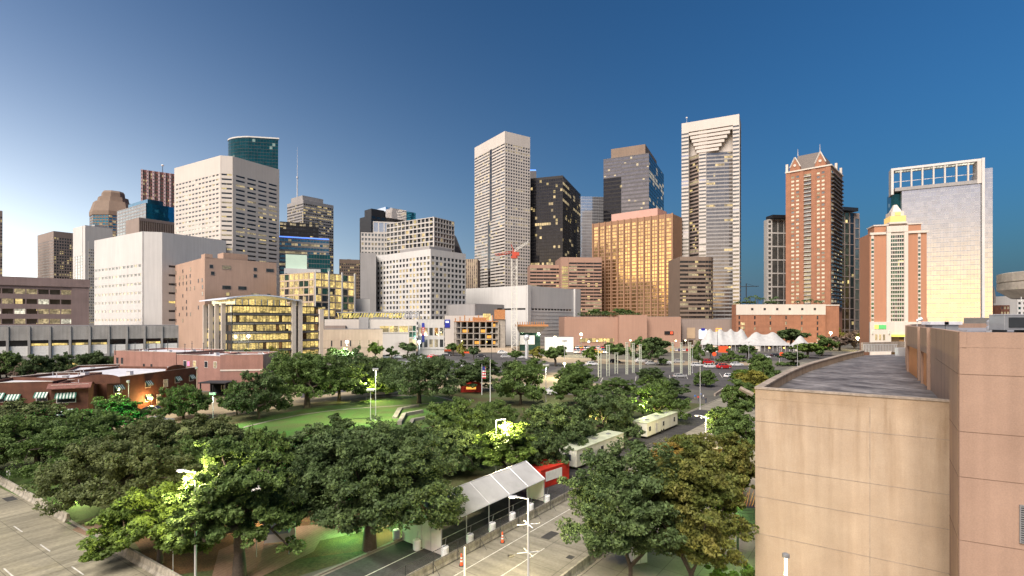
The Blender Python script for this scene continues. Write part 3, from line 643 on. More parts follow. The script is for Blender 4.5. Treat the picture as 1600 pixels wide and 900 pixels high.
m = T.part('coping'); m.fbox(*T.edge(0)[:2], -.5, L0+1, .4, 1.3, h-.6, h+.8, 'cream_stone'); m.fbox((0, 0), (1, 0), 0, b, .3, 1.2, h-.6, h+.8, 'cream_stone')
def gable(Tw, part, y0, y1, zt, x0=-1.0, mat='red_brick'):
    m = Tw.part(part); ym = (y0+y1)/2; x1 = x0+8
    A = [(x0, y0, Tw.h), (x0, y1, Tw.h), (x0, y1, Tw.h+4), (x0, ym, zt), (x0, y0, Tw.h+4)]; m.poly(A[::-1], mat); Bq = [(x1, p[1], p[2]) for p in A]; m.poly(Bq, mat)
    for k in range(5):
        j = (k+1) % 5; m.poly([A[k], A[j], Bq[j], Bq[k]], mat)
    c = Tw.part('gable_coping')
    for (pa, pb) in (((y0, Tw.h+4), (ym, zt)), ((ym, zt), (y1, Tw.h+4))): c.tube((x0-.1, pa[0], pa[1]+.3), (x0-.1, pb[0], pb[1]+.3), .7, mat='cream_stone', n=4)
    ck = Tw.part('round_ornament'); ck.tube((x0-.5, ym, Tw.h+6), (x0-.02, ym, Tw.h+6), 1.4, n=14, mat='cream_stone')
gable(T, 'gable', L0-u(1250.5), L0-u(1234.5), T.zy(243.5, 535)); gable(T, 'gable', L0-u(1290.5), L0-u(1273.5), T.zy(236, 522))
m = T.part('hip_roof'); zr = T.zy(236, 530); y0, y1 = L0*.17, L0*.86
base = [(2, y0, h), (b, y0, h), (b, y1, h), (2, y1, h)]; rid = [(7, y0+4, zr), (b-4, y0+4, zr), (b-4, y1-4, zr), (7, y1-4, zr)]
m.hexa([base[0], base[1], base[2], base[3], rid[0], rid[1], rid[2], rid[3]], 'slate_roof')
m = T.part('finial')
for (yy) in (y0+4, y1-4): m.tube((7, yy, zr), (7, yy, zr+8), .35, .1, mat='cream_stone')
m = T.part('corner_pier')
for (xx, yy) in ((.5, L0-1.5), (b-1.5, .5), (b*.55, .5)): m.box(xx-1, xx+1.6, yy-.6, yy+1.6, h, h+9, 'cream_stone')
T.finish(parapet=False)
# its podium
T = Tower('parking_podium', 'red brick podium with cream trim and palms on its roof', xl=1148, xc=1150, yc=476, xr=1289.5, D=455, ang=-3.0, a=10, wall='red_brick', hid=530)
b = T.b
T.facade(1, 4, T.h-9, 5, 6, .10, .62, pick((2, 'g_dark'), (2, 'l_dim')), dp=.35, ml=-4); 
for (za, zz, dd) in ((T.h-9, T.h+.2, .6), (2.4, 4, .7)): T.part('cream_trim').fbox((0, 0), (1, 0), 0, b, .0, dd, za, zz, 'cream_stone')
m = T.part('attic_window')
for k in range(6): m.fbox((0, 0), (1, 0), b*(.18+k*.14)-1, b*(.18+k*.14)+1, .6, .68, T.h-5, T.h-3, 'g_dark')
m = T.part('stair_window')
for k in range(5): m.fbox((0, 0), (1, 0), 4, 7.5, .36, .45, 5+k*3.6, 7.4+k*3.6, 'l_warm')
m = T.part('louvre_vent'); m.fbox((0, 0), (1, 0), b*.40, b*.45, .36, .5, 4.2, 8.2, 'dark_grey'); m.fbox((0, 0), (1, 0), b*.47, b*.52, .36, .5, 4.2, 8.2, 'dark_grey')
m = T.part('side_wing'); m.box(b+.05, b+14, 4, 10, 0, T.h-1, 'red_brick'); m.box(b+.0, b+14.3, 3.7, 10.2, T.h-1, T.h, 'cream_stone')
T.finish(nmax=40)
# mirrored tower with open crown frame
T = Tower('office_tower', 'wide mirrored glass tower glowing gold with an open white crown frame', xl=1392, yl=264, xc=1551, yc=246, xr=1552, b=32, D=464, wall=None, hid=502)
L0, b, h = T.a, T.b, T.h; u = lambda px: T.U(0, px); zf = T.zy(283)
T.pts = [(0, L0), (0, 0), (b, 0), (b, L0)]
yl_ = L0-u(1409); yf = L0-u(1533); zsb = T.zy(262)
T.body.box(0, b, yf, yl_, 0, zf-.3, 'metal_light'); T.body.box(6, b*.9, yl_+.02, L0-1, 0, zf-.5, 'g_teal'); T.body.box(.5, b-1, 0, yf-.02, 0, zsb-.3, 'metal_light')
surf('mullion', (.40, .42, .45), rough=.4, metal=.3, var=.05)
T.facade(0, 0, zf, 34, 24, .94, .90, 'g_silver', u0=L0-yl_, u1=L0-yf, dp=.2, ext=0, wall='mullion')
T.facade(0, 0, zsb, 36, 4, .94, .90, 'g_silver', u0=L0-yf+.5, u1=L0, dp=.2, ext=0, wall='mullion')
m = T.part('crown_frame'); x0, x1 = -1.5, 12
m.box(x0, x1, yf, L0, h-2.2, h, 'white_stone'); m.box(x0, x1, L0-2, L0, zf-4, h-2.2, 'white_stone'); m.box(x0, x1, yf, yf+3, zf-1, h-2.2, 'warm_white'); m.box(x0-.1, x1, yf+3, L0-3, zf-1, zf+2.2, 'grey_stone')
m = T.part('side_fin'); m.box(-2.4, 2.2, yf-2.0, yf-.05, 0, h+.2, 'white_stone')
for k in range(7):
    yy = yf+3+(L0-yf-6)*(k+.75)/7.3; q = MB(); q.box(x0+.3, x0+2.2, yy-.6, yy+.6, zf+2.2, h-2.2, 'warm_white'); q.build('crown_post', T.root)
m = T.part('crown_lights')
for k in range(26):
    yy = yf+5+(L0-yf-10)*k/25; m.box(2, 6, yy-.8, yy+.8, h-2.7, h-2.25, 'l_white')
T.part('crown_rail').box(5, 5.6, yf+3, L0-3, zf+9, zf+9.6, 'metal_light'); T.finish(parapet=False)
# terracotta hotel
T = Tower('hotel', 'terracotta hotel with a green glass bay and a small glowing stepped crown', xl=1359, yl=365, xc=1448, yc=361, xr=1449, b=20, D=330, wall='terracotta', hid=530)
L0, b, h = T.a, T.b, T.h; u = lambda px: T.U(0, px); zb = T.zy(503); nf = 21
T.facade(0, zb, h, nf, 1, .86, .62, pick((3, 'g_pale'), (2, 'g_green')), u0=u(1361), u1=u(1365.5), dp=.3, ext=0, top=3, wall='cream_stone')
T.facade(0, zb, h, nf, 1, .86, .62, pick((3, 'g_pale'), (2, 'g_green')), u0=u(1434), u1=u(1438.5), dp=.3, ext=0, top=3, wall='cream_stone')
T.facade(0, zb, h+3.5, nf+1, 6, .86, .70, pick((7, 'g_green'), (1, 'g_pale'), (2, 'g_dark')), u0=u(1391), u1=u(1412), dp=.5, ext=0, top=5, wall='cream_stone')
m = T.part('bay_frame')
for (pa, pb) in ((1384.5, 1391), (1412, 1418)): m.fbox(*T.edge(0)[:2], u(pa), u(pb), 0, 1.1, 0, h+4, 'cream_stone')
m.fbox(*T.edge(0)[:2], u(1384.5), u(1418), 0, 1.2, h+.2, h+4.2, 'cream_stone')
m = T.part('coping'); m.fbox(*T.edge(0)[:2], 0, u(1384), 0, .8, h-1, h+.5, 'cream_stone'); m.fbox(*T.edge(0)[:2], u(1418.5), L0+.8, 0, .8, h-1, h+.5, 'cream_stone')
m = T.part('base_storeys'); m.fbox(*T.edge(0)[:2], -.3, L0+.8, 0, 1.6, 0, zb, 'cream_stone')
m = T.part('sign_panel'); emat('sign_green_lit', (.12, .55, .16), .7); emat('sign_yellow_lit', (.8, .75, .15), .9); m.fbox(*T.edge(0)[:2], u(1365), u(1371), 1.6, 1.9, zb-4.6, zb-2, 'sign_yellow_lit'); m.fbox(*T.edge(0)[:2], u(1371), u(1383), 1.6, 1.88, zb-4.6, zb-2, 'sign_green_lit')
m = T.part('entrance_canopy'); m.fbox(*T.edge(0)[:2], u(1391), u(1411), 1.6, 3.4, zb-9.6, zb-8.2, 'sign_yellow_lit'); m.fbox(*T.edge(0)[:2], u(1391), u(1411), 1.6, 1.75, 1, zb-9.7, 'g_bronze')
for k in range(3):
    q = MB(); q.fbox(*T.edge(0)[:2], u(1366+k*6), u(1369.5+k*6), 1.6, 1.75, zb-12, zb-8.2, 'l_warm'); q.build('window', T.root)
for px in (1361, 1387, 1414.5):
    q = MB(); q.fbox(*T.edge(0)[:2], u(px), u(px+1.6), 1.6, 2.3, zb-8, zb-5.6, 'l_white'); q.build('wall_lamp', T.root)
yc0 = L0-u(1404)
m = T.part('crown'); emat('crown_glow', (1, .66, .22), .55)
m.box(2, 14, yc0-13, yc0+13, h, h+5, 'terracotta'); m.box(1.5, 14.5, yc0-13.5, yc0+13.5, h+5, h+5.8, 'cream_stone')
m2 = T.part('glowing_lantern'); m2.box(.4, 12, yc0-5, yc0+5, h+5.8, h+7, 'cream_stone'); m2.box(.8, 11.5, yc0-4.4, yc0+4.4, h+7.02, h+10.98, 'crown_glow'); m2.box(1.4, 11, yc0-3.6, yc0+3.6, h+11, h+14, 'cream_stone'); m2.box(1.2, 2, yc0-1.6, yc0+1.6, h+11.4, h+13.4, 'crown_glow')
m2.hexa([(2.2, yc0-2.6, h+14), (10, yc0-2.6, h+14), (10, yc0+2.6, h+14), (2.2, yc0+2.6, h+14), (5, yc0-.8, h+19), (7, yc0-.8, h+19), (7, yc0+.8, h+19), (5, yc0+.8, h+19)], 'cream_stone')
T.finish()
# low far buildings on the right
for (xl, xr, y, D, wall, lab, g) in ((1342, 1362, 481, 760, 'brown_stone', 'low grey building in the distance between the brick tower and the terracotta hotel', 'l_dim'),
        (1544, 1562, 497, 380, 'metal_grey', 'low grey building just right of the mirrored tower', 'g_dark'), (1562, 1577, 477, 460, 'old_brick', 'small dark red building behind the roof vents', 'l_dim'),
        (1577, 1592, 470, 520, 'dark_grey', 'dark slab behind the roof vents at the right', 'g_dark'), (1588, 1620, 462, 480, 'white_stone', 'white and glass block at the right edge below the round cap', 'g_teal')):
    T = Tower('low_building', lab, xl=xl, xc=xl+1, yc=y, xr=xr, D=D, ang=3, a=20, wall=wall); T.facade(1, 0, T.h, max(3, int(T.h/4.5)), max(3, int(T.b/4)), .6, .5, pick((3, 'g_mixed'), (2, g))); T.finish()
T = Tower('church_steeple', 'thin grey steeple beside the mirrored tower', 'steeple', xl=1552, xc=1553, yc=474, xr=1558, D=520, ang=0, a=4, wall='grey_stone')
m = T.part('spire'); m.hexa([(0, 0, T.h), (T.b, 0, T.h), (T.b, 4, T.h), (0, 4, T.h), (T.b/2-.1, 1.9, T.zy(447)), (T.b/2+.1, 1.9, T.zy(447)), (T.b/2+.1, 2.1, T.zy(447)), (T.b/2-.1, 2.1, T.zy(447))], 'slate_roof'); T.finish(parapet=False)

# ---------------- nearer buildings on the left
T = Tower('parking_garage', 'pinkish multi storey parking garage at the left edge with open lit decks', xl=-60, xc=-58, yc=431, xr=139, D=294, ang=40.5, a=40, wall='garage_wall', hid=510)
b = T.b; ua = T.U(1, 112)
T.facade(1, 0, T.h, 7, 9, .90, .50, pick((3, 'g_band'), (2, 'l_dim'), (1, 'l_white')), u1=ua, dp=1.2, top=5, bot=2, pane_d=.3)
m = T.part('top_band'); m.fbox((0, 0), (1, 0), 0, b+.5, 0, 2.0, T.h-4.5, T.h+.6, 'garage_wall'); T.body.fbox((0, 0), (1, 0), ua, b, 0, 1.6, 0, T.h-4.6, 'garage_wall')
T.finish(units=1)
# long raised parking deck
T = Tower('parking_deck', 'long grey concrete parking deck with white infill panels lit from inside', xl=-60, xc=-58, yc=510.5, xr=279, D=220, ang=33.5, a=34, wall='deck_concrete', hid=560)
b = T.b; nb = 11
T.facade(1, 4.5, T.h, 1, nb, .88, .55, lambda i, j, r: 'g_black', dp=1.0, wall='deck_concrete', pp=.5, bot=.5, top=3.4)
for k in range(nb):
    q = MB(); q.fbox((0, 0), (1, 0), (k+.08)*b/nb, (k+.92)*b/nb, .3, .6, 7.6, 12.2, 'paint_white'); q.build('infill_panel', T.root)
    if k in (3, 4, 5, 6, 9):
        q = MB(); q.fbox((0, 0), (1, 0), (k+.1)*b/nb, (k+.9)*b/nb, .3, .5, 12.3, 13.3, 'l_yellow'); q.build('strip_light', T.root)
m = T.part('lower_lights'); 
for k in range(nb): m.fbox((0, 0), (1, 0), (k+.1)*b/nb, (k+.85)*b/nb, .0, .2, 2.4, 4.0, 'l_yellow')
T.finish()
# tan brick building
T = Tower('office_building', 'tan windowless looking brick block with a few narrow slit windows', xl=268, yl=416, xc=320, yc=402, xr=432, D=345, wall='tan_brick', hid=560)
def slits(i, j, rng): return 'g_dark' if rng.random() < .45 else None
L0 = T.edge(0)[2]
m = T.part('stair_tower'); m.box(-.6, 5, .0, 7, 0, T.h+3, 'tan_brick') if False else None
wr = random.Random(8)
for e, L, n, rows in ((0, L0, 9, 12), (1, T.b, 5, 10)):
    P, t, LL = T.edge(e)
    for j in range(n):
        for i in range(rows):
            if wr.random() < (.5 if e == 0 else .42):
                uu = (j+.5)*LL/n+wr.choice((-.8, 0)); z = T.h-7-i*4.6
                if z < 20: continue
                wdt = .9 if e == 0 else wr.choice((1.0, 1.0, 2.6)); q = MB(); q.fbox(P, t, uu-wdt-.3, uu+wdt+.3, .0, .14, z-.3, z+2.5, 'taupe'); q.build('window_frame', T.root)
                q = MB(); q.fbox(P, t, uu-wdt, uu+wdt, .145, .2, z, z+2.2, wr.choice(['g_dark', 'g_dark', 'g_mixed', 'l_dim'])); q.build('window', T.root)
m = T.part('rooftop_block'); m.box(T.b*.28, T.b*.62, 6, 18, T.h, T.h+5, 'tan_brick'); m.box(0, T.b*.1, -.2, 8, T.h, T.h+2.4, 'tan_brick'); T.finish(units=1)
# modern glass office with curved roof
T = Tower('office_building', 'glass office with glowing floors, pale fins and a floating curved roof', xl=323, yl=474.5, xc=363, yc=473, xr=503, D=300, ang=None, wall='metal_dark', hid=560) if False else Tower('office_building', 'glass office with glowing floors, pale fins and a floating curved roof', xl=322, xc=363, yc=476, xr=503, D=300, ang=45, wall='metal_dark', hid=565)
b, L0, h = T.b, T.a, T.h
T.facade(1, 0, h, 6, 18, .93, .66, pick((5, 'l_yellow'), (3, 'l_office'), (1, 'g_bronze')), dp=.3, wall='metal_dark', pane_d=.1, u1=T.U(1, 455)); T.facade(1, 0, h, 6, 6, .93, .7, pick((4, 'l_yellow'), (2, 'g_bronze')), dp=.3, wall='metal_dark', u0=T.U(1, 466))
T.facade(0, 0, h, 6, 6, .85, .66, pick((3, 'l_office'), (2, 'g_bronze')), dp=.3, wall='metal_dark')
m = T.part('floor_edge')
for k in range(1, 6): m.fbox((0, 0), (1, 0), .3, T.U(1, 453), .3, 2.2, k*h/6-.5, k*h/6+.4, 'dark_grey'); m.fbox((0, 0), (1, 0), T.U(1, 470), b, .3, 1.6, k*h/6-.5, k*h/6+.4, 'dark_grey')
for q_ in range(4):
    q = MB(); q.fbox(*T.edge(0)[:2], (q_+.2)*L0/4.2, (q_+.2)*L0/4.2+1.6, .3, 2.6, 0, h+1, 'cream_stone'); q.build('fin', T.root)
for px in (454, 464, 497):
    q = MB(); q.fbox((0, 0), (1, 0), T.U(1, px), T.U(1, px+6), -1, 2.8, 0, h+(4 if px < 490 else -2), 'cream_stone'); q.build('fin', T.root)
m = T.part('top_storey'); ut = T.U(1, 455); m.box(2, ut-2, 2, L0*.9, h, h+3.4, 'l_office'); 
for k in range(9): m.box(2+(ut-5)*k/8, 2.6+(ut-5)*k/8, 1.8, 2.0, h, h+3.5, 'metal_light')
m = T.part('curved_roof'); n = 14
for k in range(n):
    f0, f1 = k/n, (k+1)/n; zz = lambda f: h+3.0+2.6*math.sin(math.pi*min(1, f*1.05+.0)); xa, xb = -4+(ut+8)*f0, -4+(ut+8)*f1
    m.hexa([(xa, -4, zz(f0)), (xb, -4, zz(f1)), (xb, L0, zz(f1)), (xa, L0, zz(f0)), (xa, -4, zz(f0)+.7), (xb, -4, zz(f1)+.7), (xb, L0, zz(f1)+.7), (xa, L0, zz(f0)+.7)], 'roof_blue_white')
T.finish(parapet=False)
# museum row
T = Tower('museum', 'long white low museum with a row of glowing square windows', xl=505, xc=507, yc=499, xr=650, D=330, ang=11, a=30, wall='warm_white', hid=560)
T.facade(1, 15.5, 20.5, 1, 3, .93, .8, 'l_yellow', u0=T.U(1, 593), u1=T.U(1, 638), dp=.3, ext=0); T.facade(1, 4, 20.5, 4, 2, .9, .85, pick((2, 'g_green'), (1, 'l_dim')), u0=T.U(1, 639), dp=.3, ext=0)
m = T.part('dark_shaft'); m.fbox((0, 0), (1, 0), T.U(1, 561), T.U(1, 576), .1, 1.2, 0, T.h+1.4, 'grey_stone')
m = T.part('rooftop_block'); m.box(1, T.U(1, 541), -5, -.1, 0, T.h-4, 'taupe'); T.finish(units=2)
T = Tower('low_building', 'beige blank low building below the museum', xl=503, xc=505, yc=515, xr=598, D=292, ang=15, a=16, wall='beige', hid=560)
T.facade(1, 8, 13, 1, 6, .14, .7, pick((2, 'g_dark'), (1, 'l_dim')), dp=.2, ml=2); T.finish()
T = Tower('low_building', 'grey corner building with two rows of tall windows and a red hanging banner', xl=651, xc=653, yc=499, xr=694, D=350, ang=9, a=24, wall='pale_grid', hid=560)
T.facade(1, 4, 21, 2, 5, .66, .66, pick((2, 'g_mixed'), (1, 'l_dim'), (1, 'g_bronze')), dp=.35, top=1); m = T.part('banner'); m.fbox((0, 0), (1, 0), 2.4, 4.6, .5, .8, 13.5, 19, 'sign_red'); m.fbox((0, 0), (1, 0), 2.6, 4.4, .5, .7, 9, 13.45, 'sign_blue'); m.fbox((0, 0), (1, 0), 2.6, 4.4, .5, .7, 19.05, 22, 'sign_blue')
for k in range(4): m.fbox((0, 0), (1, 0), 3.0, 4.0, .81, .85, 14.2+k*1.2, 14.9+k*1.2, 'paint_white')
T.finish()
# lattice roof canopy (yellow lit)
cn = empty('roof_canopy', (PX(530, 360), 360, ZY(497, 360)), 0, 'yellow lit lattice canopy along the museum roof', 'canopy'); W = PX(655, 360)-PX(530, 360)
m = MB(); rr = random.Random(3)
for k in range(46):
    x = W*.8*k/46; m.tube((x, 0, 0), (x+rr.uniform(-2, 2), 0, 3.6), .28, mat='canopy_yellow' if False else 'l_yellow', n=4)
    if k % 2: m.tube((x, 0, .2), (x+1.8, 0, 3.4), .2, mat='sign_yellow_lit', n=4)
m.build('lit_lattice', cn); m = MB(); m.box(-2, W, -.2, 10, 3.7, 4.4, 'metal_grey')
for k in range(16):
    x = W*.8+W*.2*k/16; m.tube((x, 0, 0), (x+rr.uniform(-2, 2), 0, 3.6), .22, mat='metal_light', n=4)
for k in range(9): m.tube((W*k/8, 1, -12), (W*k/8, 1, 3.7), .3, mat='metal_grey')
m.build('canopy_roof', cn)
# grey hall block and blue sign
T = Tower('low_building', 'plain dark grey box building in front of the white hall', xl=667, yl=475, xc=742, yc=474, xr=788, D=440, ang=None, wall='grey_stone') if False else Tower('low_building', 'plain dark grey box building in front of the white hall', xl=667, xc=742, yc=475, xr=788, D=430, ang=48, wall='grey_stone')
m = T.part('vent'); m.fbox((0, 0), (1, 0), T.b*.75, T.b*.92, .02, .3, T.h-6, T.h-3, 'black_frame'); T.finish()
T = Tower('low_building', 'pale low wall building with a small blue sign beside the construction site', xl=694, xc=695, yc=493, xr=770, D=425, ang=2, a=12, wall='warm_white')
m = T.part('sign_panel'); m.fbox((0, 0), (1, 0), 0, 4.2, .1, .5, T.h-10, T.h-3.4, 'sign_blue'); m.fbox((0, 0), (1, 0), .9, 3.3, .5, .6, T.h-6, T.h-4.6, 'screen_white'); T.finish()
# building under construction
T = Tower('construction_frame', 'unfinished concrete building with open floors and orange formwork on top', 'construction site', xl=707, xc=709, yc=502, xr=790, D=398, ang=-1, a=24, wall=None)
b, h = T.b, T.h; T.pts = [(0, 24), (0, 0), (b, 0), (b, 24)]
nf = 5; fh = h/nf
for k in range(nf+1):
    q = MB(); q.box(0, b*.86, 0, 24, k*fh-.5 if k else 0, k*fh+.1 if k else .2, 'raw_concrete' if k < nf else 'formwork'); q.build('floor_slab', T.root)
for k in range(8):
    q = MB(); xx = k*b*.85/7.05+.2
    q.box(xx, xx+.9, .25, 1.3, .2, h-.55, 'raw_concrete'); q.box(xx, xx+.9, 12, 13, .2, h-.55, 'raw_concrete'); q.build('column', T.root)
q = MB(); q.box(b*.80, b*.99, 2, 14, 0, h+1.5, 'raw_concrete'); q.build('core_wall', T.root); q = MB(); q.box(b*.78, b*.99, 1, 3, h+1.6, h+9, 'formwork'); q.box(b*.35, b*.62, 6, 9, h+.3, h+3, 'formwork'); q.build('formwork', T.root)
q = MB(); q.box(0, b*.8, 20, 20.5, .3, h-.6, 'dark_grey'); q.build('back_wall', T.root)
for k in range(9):
    q = MB(); q.box(k*b*.09+.8, k*b*.09+1.5, .6, 1.3, h+.2, h+2.4+(k % 3)*1.2, 'formwork'); q.build('formwork_post', T.root)
for (i, j) in ((3, 4), (2, 5), (1, 3), (4, 6), (3, 1), (1, 6)):
    q = MB(); q.box(j*b*.12+1, j*b*.12+5.5, 9, 9.4, i*fh+.3, i*fh+2.6, 'amber'); q.build('work_light', T.root)
q = MB(); q.box(b*.55, b*.70, 8, 9, h+1, h+6, 'l_yellow'); q.build('lit_panel', T.root)
T = Tower('construction_frame', 'flared unfinished concrete drum beside the crane', 'construction site', xl=806, xc=808, yc=508, xr=852, D=398, ang=2, a=20, wall=None)
b, h = T.b, T.h; m = T.part('drum_wall'); m.hexa([(2, 0, 0), (b-4, 0, 0), (b-4, 16, 0), (2, 16, 0), (2, 0, h-6), (b-4, 0, h-6), (b-4, 16, h-6), (2, 16, h-6)], 'g_green'); m.hexa([(2, 0, h-5.98), (b-4, 0, h-5.98), (b-4, 16, h-5.98), (2, 16, h-5.98), (0, -3, h-1), (b+1, -3, h-1), (b+1, 18, h-1), (0, 18, h-1)], 'raw_concrete')
m = T.part('formwork'); m.box(-1, b+2, -4, 19, h-.98, h+.4, 'formwork')
for k in range(12): m.box(k*b/12, k*b/12+.6, -3.6, -3.3, h+.4, h+2.6, 'formwork')
m = T.part('white_screen'); m.box(b*.1, b*.62, -.8, -.1, 5, h-8, 'paint_white')
T.finish(parapet=False)
# tower crane
D = 392; cr = empty('tower_crane', (PX(803.5, D), D, 0), 0, 'white lattice tower crane with a red slewing cab and short tilted jib', 'crane')
zt = ZY(404, D); m = MB(); s = 2.0
for (x, y) in ((-s, -s), (s, -s), (s, s), (-s, s)): m.box(x-.3, x+.3, y-.3, y+.3, 0, zt, 'crane_white')
k = 0; z = 0
while z < zt-4:
    a, b_ = (-s, s) if k % 2 else (s, -s)
    for (p, q) in (((a, -s), (b_, -s)), ((s, a), (s, b_)), ((-s, a), (-s, b_))): m.tube((*p, z), (*q, z+4), .17, mat='crane_white', n=4)
    m.tube((-s, -s, z), (s, -s, z), .17, mat='crane_white', n=4); z += 4; k += 1
m.build('mast', cr)
m = MB(); m.box(-2.6, 2.6, -2.6, 2.6, zt, zt+1.6, 'crane_red'); m.box(-1.6, 1.6, -1.6, 1.6, zt+1.6, zt+5, 'crane_red'); m.build('slewing_unit', cr)
m = MB(); m.box(1.4, 3.8, -3.8, -1.2, zt+1.8, zt+4.4, 'crane_red'); m.build('cab', cr)
def truss(m, A, Bp, w, n, mat):
    A = Vector(A); Bp = Vector(Bp); d = (Bp-A)/n; up = Vector((0, 0, w)); sd_ = Vector((0, w*.5, 0))
    for i in range(n):
        a = A+d*i; c = a+d
        for o in (sd_, -sd_, up): m.tube(a+o, c+o, .2, mat=mat, n=4)
        m.tube(a+sd_, c+up, .13, mat=mat, n=4); m.tube(a-sd_, c+up, .13, mat=mat, n=4)
m = MB(); truss(m, (0, 0, zt+4.5), (-15, 2, zt+2), 1.6, 6, 'crane_red'); m.build('counter_jib', cr); m = MB(); truss(m, (0, 0, zt+5), (11, 0, zt+12), 1.6, 5, 'crane_white'); m.build('jib', cr)
m = MB(); m.box(-15, -11, .5, 3, zt-.5, zt+2.2, 'deck_concrete'); m.build('counterweight', cr); m = MB(); m.tube((0, 0, zt+5), (-2.5, 0, zt+11), .4, .25, mat='crane_red'); m.tube((-2.5, 0, zt+11), (11, 0, zt+12.5), .1, mat='metal_dark'); m.tube((-2.5, 0, zt+11), (-14, 2, zt+3), .1, mat='metal_dark'); m.build('tie_frame', cr)
# hoarding, white box building near the podium
T = Tower('low_building', 'small white box building with a red corner in front of the hotel podium', xl=850, xc=852, yc=527, xr=896, D=385, ang=0, a=10, wall='paint_white'); T.finish()
# ================================================================== GROUND
def ground_mat(name, c, c2, scale=.12, fine=.15, fscale=2.0, rough=.9, joints=None, ang=0, streakdir=None, blotch=None, bump=.3):
    m = surf(name, c, rough=rough, c2=c2, scale=scale, fine=fine, fscale=fscale, bump=bump, spec=.25)
    t = m.node_tree; p = t.nodes['Principled BSDF']; l = t.links.new; src = p.inputs['Base Color'].links[0].from_socket
    tcn = nn(t, 'ShaderNodeTexCoord'); mp = nn(t, 'ShaderNodeMapping'); mp.inputs['Rotation'].default_value = (0, 0, R(ang)); l(tcn.outputs['Object'], mp.inputs[0])
    if streakdir:
        mp2 = nn(t, 'ShaderNodeMapping'); mp2.inputs['Scale'].default_value = (.9, .06, 1); l(mp.outputs[0], mp2.inputs[0])
        n2 = nn(t, 'ShaderNodeTexNoise'); n2.inputs['Scale'].default_value = 1; n2.inputs['Detail'].default_value = 5; l(mp2.outputs[0], n2.inputs[0])
        rr = nn(t, 'ShaderNodeMapRange'); rr.inputs[1].default_value = .35; rr.inputs[2].default_value = .65; rr.inputs[3].default_value = 1-streakdir; rr.inputs[4].default_value = 1+streakdir*.5; l(n2.outputs[0], rr.inputs[0])
        v = nn(t, 'ShaderNodeVectorMath', operation='SCALE'); l(src, v.inputs[0]); l(rr.outputs[0], v.inputs['Scale']); src = v.outputs[0]
    if joints:
        br = nn(t, 'ShaderNodeTexBrick'); br.offset = 0; br.squash = 1; br.inputs['Scale'].default_value = 1; br.inputs['Brick Width'].default_value = joints[0]; br.inputs['Row Height'].default_value = joints[1]
        br.inputs['Mortar Size'].default_value = joints[2]; br.inputs['Color1'].default_value = (1, 1, 1, 1); br.inputs['Color2'].default_value = (.9, .9, .9, 1); br.inputs['Mortar'].default_value = (.5, .5, .5, 1)
        l(mp.outputs[0], br.inputs[0]); mu = nn(t, 'ShaderNodeMix', data_type='RGBA', blend_type='MULTIPLY'); mu.inputs[0].default_value = 1; l(src, mu.inputs[6]); l(br.outputs[0], mu.inputs[7]); src = mu.outputs[2]
    l(src, p.inputs['Base Color']); return m
SA = 53.0   # street direction, degrees from +X
ground_mat('ground_mix', (.13, .12, .10), (.07, .068, .06), scale=.02, fscale=.4)
ground_mat('concrete_road', (.27, .25, .20), (.17, .16, .13), scale=.12, fine=.12, fscale=3, joints=(5.2, 3.7, .035), ang=-SA, streakdir=.28)
ground_mat('side_road', (.31, .28, .20), (.19, .175, .13), scale=.1, fine=.14, fscale=3, joints=(7, 3.6, .03), ang=33, streakdir=.30)
ground_mat('asphalt_dark', (.06, .058, .058), (.03, .03, .032), scale=.1, fine=.2, fscale=3, streakdir=.3, ang=-SA)
ground_mat('lot_asphalt', (.085, .08, .08), (.045, .043, .045), scale=.05, fine=.15, fscale=.6)
ground_mat('walk_concrete', (.27, .25, .21), (.18, .165, .14), scale=.25, fine=.1, fscale=4, joints=(3.0, 3.0, .03), ang=-SA)
ground_mat('tan_street', (.34, .28, .18), (.22, .18, .12), scale=.1, fine=.1, fscale=1.2)
ground_mat('lot_tan', (.32, .25, .17), (.19, .155, .11), scale=.05, fine=.12, fscale=.5)
ground_mat('lawn_green', (.05, .14, .022), (.075, .088, .03), scale=.16, fine=.35, fscale=5, bump=.6)
ground_mat('park_floor', (.06, .085, .03), (.06, .045, .02), scale=.12, fine=.4, fscale=3, bump=.6)
ground_mat('mulch', (.13, .07, .028), (.06, .04, .018), scale=.6, fine=.45, fscale=7, bump=.8)
ground_mat('brick_paving', (.27, .165, .115), (.20, .13, .09), scale=.4, fine=.12, fscale=4, joints=(.42, .21, .02), ang=20)
def sheet(name, pts, z, mat, label=None, kind='structure', parent=None):
    m = MB(); area = sum(pts[i][0]*pts[(i+1) % len(pts)][1]-pts[(i+1) % len(pts)][0]*pts[i][1] for i in range(len(pts)))
    if area < 0: pts = pts[::-1]
    m.poly([(p[0], p[1], z) for p in pts], mat); o = m.build(name, parent); tag(o, kind=kind)
    if label: o['label'] = label
    return o
s_ = (math.cos(R(SA)), math.sin(R(SA))); n_ = (s_[1], -s_[0])
def SV(v, u): return (n_[0]*v+s_[0]*u, n_[1]*v+s_[1]*u)        # v across the street (right positive), u along it
def uv_of(p): return (p[0]*n_[0]+p[1]*n_[1], p[0]*s_[0]+p[1]*s_[1])
e_ = (.84, -.5426); m_ = (.5426, .84)
def EM(m, e): return (m_[0]*m+e_[0]*e, m_[1]*m+e_[1]*e)
sheet('ground', [(-7000, -2500), (7000, -2500), (7000, 9000), (-7000, 9000)], 0, 'ground_mix')
sheet('road', [SV(-43.3, 5), SV(-43.3, 330), SV(-24.0, 330), SV(-24.0, 5)], .010, 'concrete_road')
sheet('road', [SV(-43.0, 5), SV(-43.0, 140), SV(-36.0, 140), SV(-36.0, 5)], .018, 'asphalt_dark')
